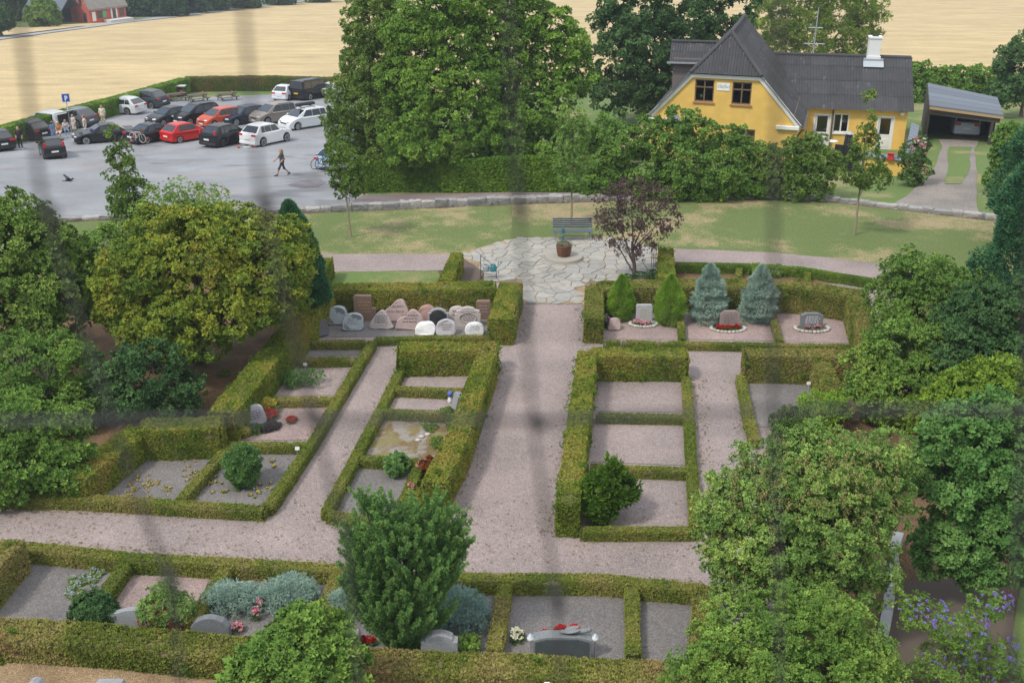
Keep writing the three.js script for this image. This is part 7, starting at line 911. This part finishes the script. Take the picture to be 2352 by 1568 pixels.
headstone('grey shouldered headstone seen from behind below the dark blue juniper', 1010, 1512, 84, 60, 'shoulder', sGran, { d: 0.26, h: 0.66 });
headstone('pale stepped headstone beside the red flowers under the tall juniper', 806, 1488, 44, 40, 'square', sGrey, { d: 0.22, h: 0.42 });
{
  const t = headstone('wide dark headstone with a carved angel lying on top', 1290, 1510, 134, 70, 'slab', stoneMat('midgranite', [0.2, 0.215, 0.225], { fleck: 0.2 }), { d: 0.3, h: 0.62, face: null }); const q = part(t, 'dark_back', new THREE.ExtrudeGeometry(new THREE.Shape(OUT.slab.map(([a, c]) => new THREE.Vector2(a * 1.16, 0.04 + c * 0.53))), { depth: 0.01, bevelEnabled: false }).translate(0, 0, 0.152), stoneMat('greenslate', [0.075, 0.09, 0.096], { rough: 0.45 })); q.rotation.x = -0.08;
  const an = thing('angel_figure', 'small grey stone angel reclining on the wide headstone', 'angel statue', t.position.clone().add(V3(0.3, 0.63, -0.06))); const bits = []; for (let i = 0; i < 9; i++) { const k = i / 8; bits.push(new THREE.SphereGeometry(0.075 - 0.03 * Math.abs(k - 0.5), 10, 8).scale(1.3, 0.65, 1).translate(-0.28 + k * 0.5, 0.02 + 0.03 * k * k, 0)); } bits.push(new THREE.SphereGeometry(0.055, 12, 10).translate(0.28, 0.08, 0.02)); part(an, 'body', merge(bits), stoneTex.midgranite); for (const s of [-1, 1]) part(an, 'wing', new THREE.SphereGeometry(0.14, 12, 8).scale(1.2, 0.2, 0.45).rotateZ(0.2).translate(-0.08, 0.07, s * 0.06), stoneTex.midgranite);
  for (const [x, lb] of [[-0.68, 'small white globe lamp beside the angel headstone, nearer the white flowers'], [0.72, 'small white globe lamp beside the angel headstone, nearer the corner plot']]) { const l = thing('grave_lamp', lb, 'grave lamp', t.position.clone().add(V3(x, 0, 0.0))); part(l, 'post', cyl(0.02, 0.02, 0.46, 8, 0, 0.23, 0), mZinc); part(l, 'globe', new THREE.SphereGeometry(0.08, 14, 10).translate(0, 0.52, 0), mat('globe', 0.72, 0.76, 0.78, 0.2)); part(l, 'cap', new THREE.ConeGeometry(0.07, 0.07, 10).translate(0, 0.62, 0), mZinc); }
}
headstone('tall polished grey headstone with a dark oval at the lower edge of the picture', 92, 1660, 62, 60, 'arch', sGran, { h: 1.0, d: 0.3, face: 'arch', faceMat: sBlack });
headstone('grey granite block headstone at the lower edge of the picture', 262, 1660, 66, 60, 'square', sGran, { h: 0.95, d: 0.28 });
headstone('low grey headstone just showing at the lower edge of the picture', 380, 1662, 60, 60, 'arch', sGran, { h: 0.8, d: 0.25 });
{ const c = thing('white_cross', 'white wooden cross at the foot of the long hedge', 'cross', Y(1255, 1660)); part(c, 'upright', rbox(0.11, 1.02, 0.08, 0.01, 0, 0.5, 0), mWhite); part(c, 'crossbar', merge([rbox(0.16, 0.1, 0.07, 0.01, -0.136, 0.78, 0), rbox(0.16, 0.1, 0.07, 0.01, 0.136, 0.78, 0)]), mWhite); }
// grey kerb wall by the flower bed, each block
{ const pts = [[2066, 1222], [2052, 1268], [2056, 1300], [2046, 1350], [2040, 1400], [2030, 1450], [2022, 1500]].map(([a, b]) => Y(a, b, 0.4)); const k = thing('granite_kerb', 'low curved granite kerb between the drooping tree and the flower bed', 'kerb wall', V3(pts[0].x, 0, pts[0].z)); for (let i = 0; i < pts.length - 1; i++) { const a = pts[i], b = pts[i + 1], d = b.clone().sub(a), L = d.length(), m = part(k, 'block', new RoundedBoxGeometry(L - 0.01, 0.42, 0.24, 2, 0.02), i % 2 ? sGran : sGrey); m.position.set((a.x + b.x) / 2 - pts[0].x, 0.21, (a.z + b.z) / 2 - pts[0].z); m.rotation.y = Math.atan2(-d.z, d.x); } }

// ---------- flowers and small things ----------
function flowers(name, label, cat, spots, o) {     // spots: [px, py, radius m, height m, n]
  const base = Y(spots[0][0], spots[0][1]), t = thing(name, label, cat, base, 0, o.group), rng = rngOf(spots[0][0] * 7 + spots.length), fl = [], lv = [];
  for (const [px, py, r, h, n] of spots) { const c = Y(px, py).sub(base); for (let i = 0; i < n; i++) { const a = rng() * 6.283, q = Math.sqrt(rng()) * r, y = h * (0.5 + 0.5 * (1 - q / r) + rng() * 0.2), p = V3(c.x + Math.cos(a) * q, y, c.z + Math.sin(a) * q), nn = V3((rng() - 0.5), 1, (rng() - 0.3)).normalize(); fl.push([p, nn, o.size * (0.7 + rng() * 0.6), pick(o.pal, rng(), rng, 0.2)]); for (let k = 0; k < (o.green ?? 2); k++) lv.push([V3(p.x + (rng() - 0.5) * 0.08, y * rng() * 0.85 + 0.02, p.z + (rng() - 0.5) * 0.08), sphereDir(rng).add(V3(0, 0.6, 0)).normalize(), (o.leaf ?? 0.04), pick(o.lpal ?? PAL.rose, rng(), rng)]); } }
  scatter(t, 'leaves', 'small', lv, rng); scatter(t, 'flowers', 'petal', fl, rng); if (o.kind) t.userData.kind = o.kind; return t;
}
const REDS = [[0.62, 0.02, 0.015], [0.45, 0.012, 0.012]], PINKS = [[0.75, 0.2, 0.35], [0.8, 0.45, 0.5]], YEL = [[0.75, 0.55, 0.06], [0.8, 0.68, 0.2], [0.6, 0.32, 0.03], [0.7, 0.7, 0.5]];
flowers('red_begonias', 'red begonias beside the tilted lilac-grey headstone', 'flowers', [[618, 962, 0.26, 0.28, 120]], { pal: REDS, size: 0.05 });
flowers('red_begonias', 'single clump of red begonias in the middle of the rose gravel plot', 'flowers', [[670, 970, 0.17, 0.18, 70]], { pal: REDS, size: 0.05 });
flowers('red_begonias', 'small red flowers beside the yellow bush', 'flowers', [[636, 936, 0.1, 0.2, 16]], { pal: REDS, size: 0.04 });
flowers('dark_heather', 'dark purple heather below the red begonias', 'plant', [[624, 984, 0.3, 0.16, 130], [610, 990, 0.2, 0.12, 60]], { pal: [[0.05, 0.04, 0.055], [0.09, 0.075, 0.09]], size: 0.04, lpal: [[0.05, 0.05, 0.05], [0.08, 0.08, 0.075]] });
flowers('golden_bush', 'golden yellow little bush behind the tilted headstone', 'bush', [[616, 944, 0.26, 0.42, 200]], { pal: [[0.5, 0.42, 0.06], [0.62, 0.55, 0.14]], size: 0.05, lpal: [[0.3, 0.28, 0.05], [0.45, 0.4, 0.08]] });
flowers('golden_bush', 'pale yellow little bush below the tilted headstone', 'bush', [[558, 1002, 0.22, 0.3, 120]], { pal: [[0.55, 0.5, 0.14], [0.6, 0.55, 0.2]], size: 0.045, lpal: [[0.3, 0.32, 0.08], [0.4, 0.4, 0.1]] });
flowers('ground_cover_plant', 'green leafy plant between the pale yellow bush and the dark heather', 'plant', [[585, 992, 0.3, 0.2, 80], [630, 948, 0.2, 0.2, 50]], { pal: [[0.1, 0.17, 0.06], [0.2, 0.26, 0.14]], size: 0.05, lpal: PAL.shrub });
flowers('pink_begonias', 'pink begonias in front of the grey square headstone', 'flowers', [[1465, 746, 0.16, 0.2, 26], [1486, 748, 0.16, 0.18, 26]], { pal: PINKS, size: 0.05 });
flowers('violet_flowers', 'violet flowers beside the small pink boulder headstone', 'flowers', [[1394, 752, 0.14, 0.5, 40]], { pal: [[0.36, 0.16, 0.4], [0.46, 0.26, 0.5]], size: 0.05, green: 4 });
flowers('red_begonias', 'row of red begonias in front of the reddish-grey headstone', 'flowers', [[1654, 757, 0.16, 0.2, 40], [1672, 758, 0.16, 0.2, 40], [1690, 757, 0.14, 0.2, 36]], { pal: REDS, size: 0.05 });
flowers('pink_begonias', 'small pink flowers in front of the dark rounded headstone', 'flowers', [[1855, 756, 0.1, 0.18, 16], [1878, 756, 0.1, 0.18, 16]], { pal: PINKS, size: 0.045 });
flowers('red_geraniums', 'red geraniums behind the angel headstone', 'flowers', [[1288, 1462, 0.14, 0.28, 46], [1318, 1462, 0.15, 0.28, 46], [1252, 1468, 0.1, 0.22, 14]], { pal: REDS, size: 0.05 });
flowers('white_roses', 'bunch of white roses beside the angel headstone', 'flowers', [[1188, 1472, 0.16, 0.32, 60]], { pal: [[0.75, 0.72, 0.55], [0.8, 0.8, 0.7]], size: 0.045 });
flowers('red_begonias', 'red flowers under the tall juniper beside the pale stepped headstone', 'flowers', [[838, 1480, 0.12, 0.2, 26], [855, 1482, 0.1, 0.2, 16]], { pal: REDS, size: 0.045 });
flowers('pink_flowers', 'bright pink flowers beside the dark arched headstone', 'flowers', [[545, 1452, 0.14, 0.2, 26], [590, 1425, 0.1, 0.35, 18], [598, 1405, 0.06, 0.4, 8]], { pal: PINKS, size: 0.045 });
flowers('pink_rose', 'pink rose beside the long central hedge', 'flowers', [[944, 1140, 0.1, 0.45, 12], [962, 1090, 0.1, 0.4, 10]], { pal: [[0.7, 0.08, 0.2], [0.75, 0.5, 0.42]], size: 0.05, green: 5 });
flowers('coral_flowers', 'coral flowers on the rose bush beside the white-marker plot', 'flowers', [[1806, 975, 0.16, 0.7, 24]], { pal: [[0.7, 0.12, 0.1], [0.75, 0.25, 0.18]], size: 0.05, green: 6 });
{ const rng = rngOf(12), sp = [], sp2 = []; for (let i = 0; i < 170; i++) sp.push([260 + rng() * 200 - (rng() * 0.2) * 100, 1052 + rng() * 90, 0.03 + rng() * 0.07, 0.06, 2 + Math.floor(rng() * 6)]); const ok = sp.filter(([x, y]) => x < 505 - (y - 1035) * 0.78 - 8 && x > 335 - (y - 1032) * 1.0 + 40 && vnoise(x / 40, y / 25, 5) > 0.3); flowers('pansies', 'scattered yellow and white pansies over the grey corner plot', 'flowers', ok, { pal: YEL, size: 0.026, leaf: 0.022, lpal: [[0.16, 0.17, 0.06], [0.2, 0.22, 0.08]], kind: 'stuff' });
  for (let i = 0; i < 26; i++) { const e = i < 16; sp2.push([e ? 465 + rng() * 60 : 560 + rng() * 70, e ? 1075 + rng() * 65 : 1110 + rng() * 40, 0.05, 0.07, 3 + Math.floor(rng() * 6)]); } sp2.push([626, 1062, 0.07, 0.1, 10], [630, 1074, 0.06, 0.1, 8], [594, 1134, 0.07, 0.1, 12]); flowers('pansies', 'sparse yellow pansies round the dark feathery bush', 'flowers', sp2.filter(([x, y]) => Math.hypot(x - 556, (y - 1105) * 1.4) > 42), { pal: YEL, size: 0.03, leaf: 0.03, kind: 'stuff' }); }
{ const rng = rngOf(15), sp = []; for (let i = 0; i < 34; i++) { const t = rng(); sp.push([165 + t * 75 + (rng() - 0.5) * 46, 1362 - t * 55 + (rng() - 0.5) * 34, 0.09, 0.12, 12]); } flowers('forget_me_nots', 'pale blue forget-me-nots in the grey plot beside the dark bush', 'flowers', sp, { pal: [[0.35, 0.45, 0.68], [0.55, 0.6, 0.72], [0.5, 0.5, 0.2]], size: 0.026, leaf: 0.035, kind: 'stuff', lpal: PAL.shrub }); }
flowers('weeds', 'green weeds along the long central hedge in the neglected plot', 'weeds', [[1028, 965, 0.28, 0.4, 60], [1005, 1025, 0.22, 0.3, 50], [985, 985, 0.3, 0.1, 40], [1040, 990, 0.2, 0.3, 40]], { pal: [[0.13, 0.22, 0.04], [0.2, 0.3, 0.06]], size: 0.06, lpal: PAL.shrub, kind: 'stuff' });
flowers('weeds', 'little weeds growing from the leaf litter beside the diagonal hedge', 'weeds', [[517, 862, 0.18, 0.15, 24], [470, 905, 0.1, 0.1, 10], [640, 850, 0.1, 0.1, 10]], { pal: [[0.13, 0.22, 0.04], [0.2, 0.3, 0.06]], size: 0.05, lpal: PAL.shrub, kind: 'stuff' });
flowers('ground_cover_plant', 'rounded green plant behind the shouldered headstone', 'plant', [[1075, 1490, 0.3, 0.3, 90]], { pal: PAL.shrub, size: 0.05, lpal: PAL.shrub });
flowers('ground_cover_plant', 'low green mat behind the second blue spruce', 'plant', [[1740, 626, 0.6, 0.3, 120], [1780, 628, 0.6, 0.3, 120]], { pal: PAL.maple, size: 0.07, leaf: 0.07, lpal: PAL.greenhedge });
flowers('ground_cover_plant', 'green plants under the purple-leaved tree', 'plant', [[1470, 642, 0.4, 0.3, 60], [1500, 640, 0.3, 0.35, 50], [1440, 644, 0.3, 0.25, 40]], { pal: PAL.dark, size: 0.06, lpal: PAL.dark });
// pebble rings round two graves
[[1672, 762, 0.62, 'ring of white pebbles round the row of red begonias'], [1865, 762, 0.62, 'ring of white pebbles round the dark rounded headstone'], [1478, 752, 0.5, 'ring of pale pebbles in front of the grey square headstone']].forEach(([px, py, r, label], k) => {
  const c = Y(px, py - 6), t = thing('pebble_ring', label, 'pebble ring', c), rng = rngOf(k + 70), gs = [0, 1, 2].map((v) => { const q = new THREE.IcosahedronGeometry(0.07, 1), p = q.attributes.position; for (let i = 0; i < p.count; i++) { const f = 1 + (vnoise(p.getX(i) * 30 + v * 9, p.getZ(i) * 30 + p.getY(i) * 20, 3) - 0.5) * 0.3; p.setXYZ(i, p.getX(i) * f * 1.1, p.getY(i) * f * 0.7, p.getZ(i) * f); } q.computeVertexNormals(); return q; });
  part(t, 'soil', new THREE.CircleGeometry(r - 0.05, 24, 0, 6.283).rotateX(-Math.PI / 2).scale(1, 1, 0.62).translate(0, 0.035, 0), mSoil); for (let i = 0; i < 17; i++) { const a = -0.35 + i / 16 * (Math.PI + 0.7), m = part(t, 'pebble', gs[i % 3], mat('peb' + (i % 3), 0.36 + (i % 3) * 0.06, 0.34 + (i % 3) * 0.055, 0.31 + (i % 3) * 0.05, 0.9)); m.position.set(Math.cos(a) * r, 0.06, Math.sin(a) * r * 0.62); m.rotation.y = rng() * 6; }
});
// plot markers: little white tags on wire
[[336, 1052, 'scattered pansy plot'], [683, 1052, 'plot of the dark feathery bush'], [701, 856, 'bare pink plot with the trailing shrub'], [1386, 866, 'first empty pink plot'], [1857, 900, 'grey plot below the browned hedge']].forEach(([px, py, w]) => { const m = thing('plot_marker', 'small white marker tag in the ' + w, 'marker', Y(px, py)); part(m, 'stake', rod(V3(0, 0, 0), V3(0, 0.26, 0), 0.012), mZinc); const p = part(m, 'tag', rbox(0.13, 0.1, 0.014, 0.005, 0, 0.29, 0.02), mWhite); p.rotation.x = -0.3; });
// blue and white vase at the leaning headstone
{ const v = thing('flower_vase', 'blue and white vase beside the leaning grey headstone', 'vase', Y(1034, 925)); part(v, 'body', new THREE.LatheGeometry([[0, 0], [0.07, 0], [0.09, 0.1], [0.05, 0.2], [0.07, 0.24]].map(([a, b]) => new THREE.Vector2(a, b)), 16), mWhite); part(v, 'flower_head', new THREE.IcosahedronGeometry(0.09, 1).translate(0, 0.32, 0), mat('vb', 0.08, 0.14, 0.5, 0.7)); }
// white stones in the neglected plot
[[960, 1014, 'nearest the green ball bush'], [968, 1006, 'in the middle of the little row'], [982, 1001, 'nearest the long central hedge']].forEach(([px, py, w], i) => { const s = new THREE.IcosahedronGeometry(0.075, 1).scale(1.2, 0.7, 0.9); solo('white_stone', s, mat('peb2', 0.6, 0.58, 0.54, 0.9), 'small white stone in the neglected plot, ' + w, 'stone', 'white stones').position.copy(Y(px, py)).add(V3(0, 0.05, 0)); });
// fallen leaves and clippings along the hedge feet and over the paths
{
  const rng = rngOf(2024), list = [], lines = [[[612, 1185], [860, 795]], [[745, 1185], [915, 860]], [[1050, 1140], [1150, 840]], [[1265, 1235], [1345, 800]], [[0, 1168], [605, 1192]], [[60, 1248], [780, 1300]], [[1050, 1316], [1600, 1340]], [[1604, 870], [1620, 1230]], [[1340, 1238], [1600, 1236]], [[1700, 870], [1715, 1010]], [[1190, 795], [1200, 705]], [[1340, 795], [1340, 705]]];
  for (const [a, b] of lines) { const A = Y(...a), B = Y(...b), n = Math.round(A.distanceTo(B) * 26); for (let i = 0; i < n; i++) { const t = rng(), p = A.clone().lerp(B, t); p.x += (rng() - 0.5) * 0.3 + (rng() - 0.5) * rng() * 1.2; p.z += (rng() - 0.5) * 0.3; p.y = 0.03; list.push([p, V3((rng() - 0.5) * 0.5, 1, (rng() - 0.5) * 0.5).normalize(), 0.02 + rng() * 0.016, pick([[0.2, 0.13, 0.05], [0.3, 0.22, 0.08], [0.16, 0.17, 0.04]], rng(), rng)]); } }
  for (let i = 0; i < 700; i++) { const p = Y(rng() * 1600, 1150 + rng() * 150); p.y = 0.03; list.push([p, V3((rng() - 0.5) * 0.5, 1, 0.1).normalize(), 0.018 + rng() * 0.016, pick([[0.25, 0.16, 0.06], [0.33, 0.24, 0.1]], rng(), rng)]); }
  const o = new THREE.Group(); o.name = 'fallen_leaves'; scene.add(o); tag(o, 'scattered dry leaves along the hedge feet and gravel paths', 'leaf litter', null, 'stuff'); scatter(o, 'leaves', 'small', list, rng);
}
// dead twigs on the corner shrub
{ const b = Y(55, 960), rng = rngOf(3), t = thing('dead_branch', 'bare grey twigs standing out of the light green corner shrub', 'dead branch', b), gs = []; for (const [px, py, n] of [[55, 850, 9], [110, 880, 9]]) { const c = onWallPlane(px, py, b.z + 0.6).sub(b); for (let i = 0; i < n; i++) { const d = V3((rng() - 0.5) * 1.2, 0.5 + rng() * 0.5, 0.4 * rng()).normalize(), m = c.clone().addScaledVector(d, 0.5 + rng() * 0.3); gs.push(rod(c, m, 0.014, 0.008, 5), rod(m, m.clone().add(V3((rng() - 0.5) * 0.5, 0.3, 0.1)), 0.008, 0.003, 4)); } gs.push(rod(V3(0, 0, 0), c, 0.03, 0.016, 5)); } part(t, 'twigs', merge(gs), mat('deadwood', 0.28, 0.24, 0.2, 1)); }

// ---------- wire netting across the belfry opening, just outside the lens ----------
{
  const zN = -0.3, n = thing('wire_netting', 'thin out-of-focus wire netting close in front of the viewpoint', 'netting', V3(0, CAMH, zN)), at = (px, py) => onWallPlane(px, py, zN).sub(n.position), mW = mat('wire', 0.05, 0.05, 0.052, 0.7);
  const runs = [[[20, -120], [38, 0], [100, 480], [330, 1180], [392, 1330], [425, 1700]], [[545, -120], [556, 0], [600, 460], [720, 960], [790, 1240], [838, 1700]], [[1160, -120], [1166, 0], [1190, 470], [1224, 965], [1278, 1370], [1296, 1700]], [[1796, -120], [1792, 0], [1778, 455], [1776, 940], [1790, 1400], [1800, 1700]], [[2420, -120], [2400, 0], [2372, 460], [2352, 940], [2330, 1400], [2320, 1700]]];
  for (const r of runs) { const c = new THREE.CatmullRomCurve3(r.map(([a, b]) => at(a, b)), false, 'catmullrom', 0.1); part(n, 'wire', new THREE.TubeGeometry(c, 40, 0.0008, 6), mW); }
  for (const row of [[[-200, 970], [392, 962], [720, 960], [1224, 965], [1776, 940], [2352, 945], [2700, 948]]]) part(n, 'wire', new THREE.TubeGeometry(new THREE.CatmullRomCurve3(row.map(([a, b]) => at(a, b)), false, 'catmullrom', 0.1), 50, 0.0009, 6), mW);
  for (const [a, b, c, d] of [[98, 470, 128, 506], [594, 448, 626, 484], [1186, 452, 1204, 500], [706, 940, 742, 978], [1218, 952, 1250, 982], [380, 1316, 408, 1350], [1272, 1356, 1288, 1400]]) part(n, 'knot', rod(at(a, b), at(c, d), 0.0021, 0.0018, 6), mW);
}
scene.fog = new THREE.FogExp2(new THREE.Color(0.72, 0.8, 0.9), 0.0004);
renderer.render(scene, camera);
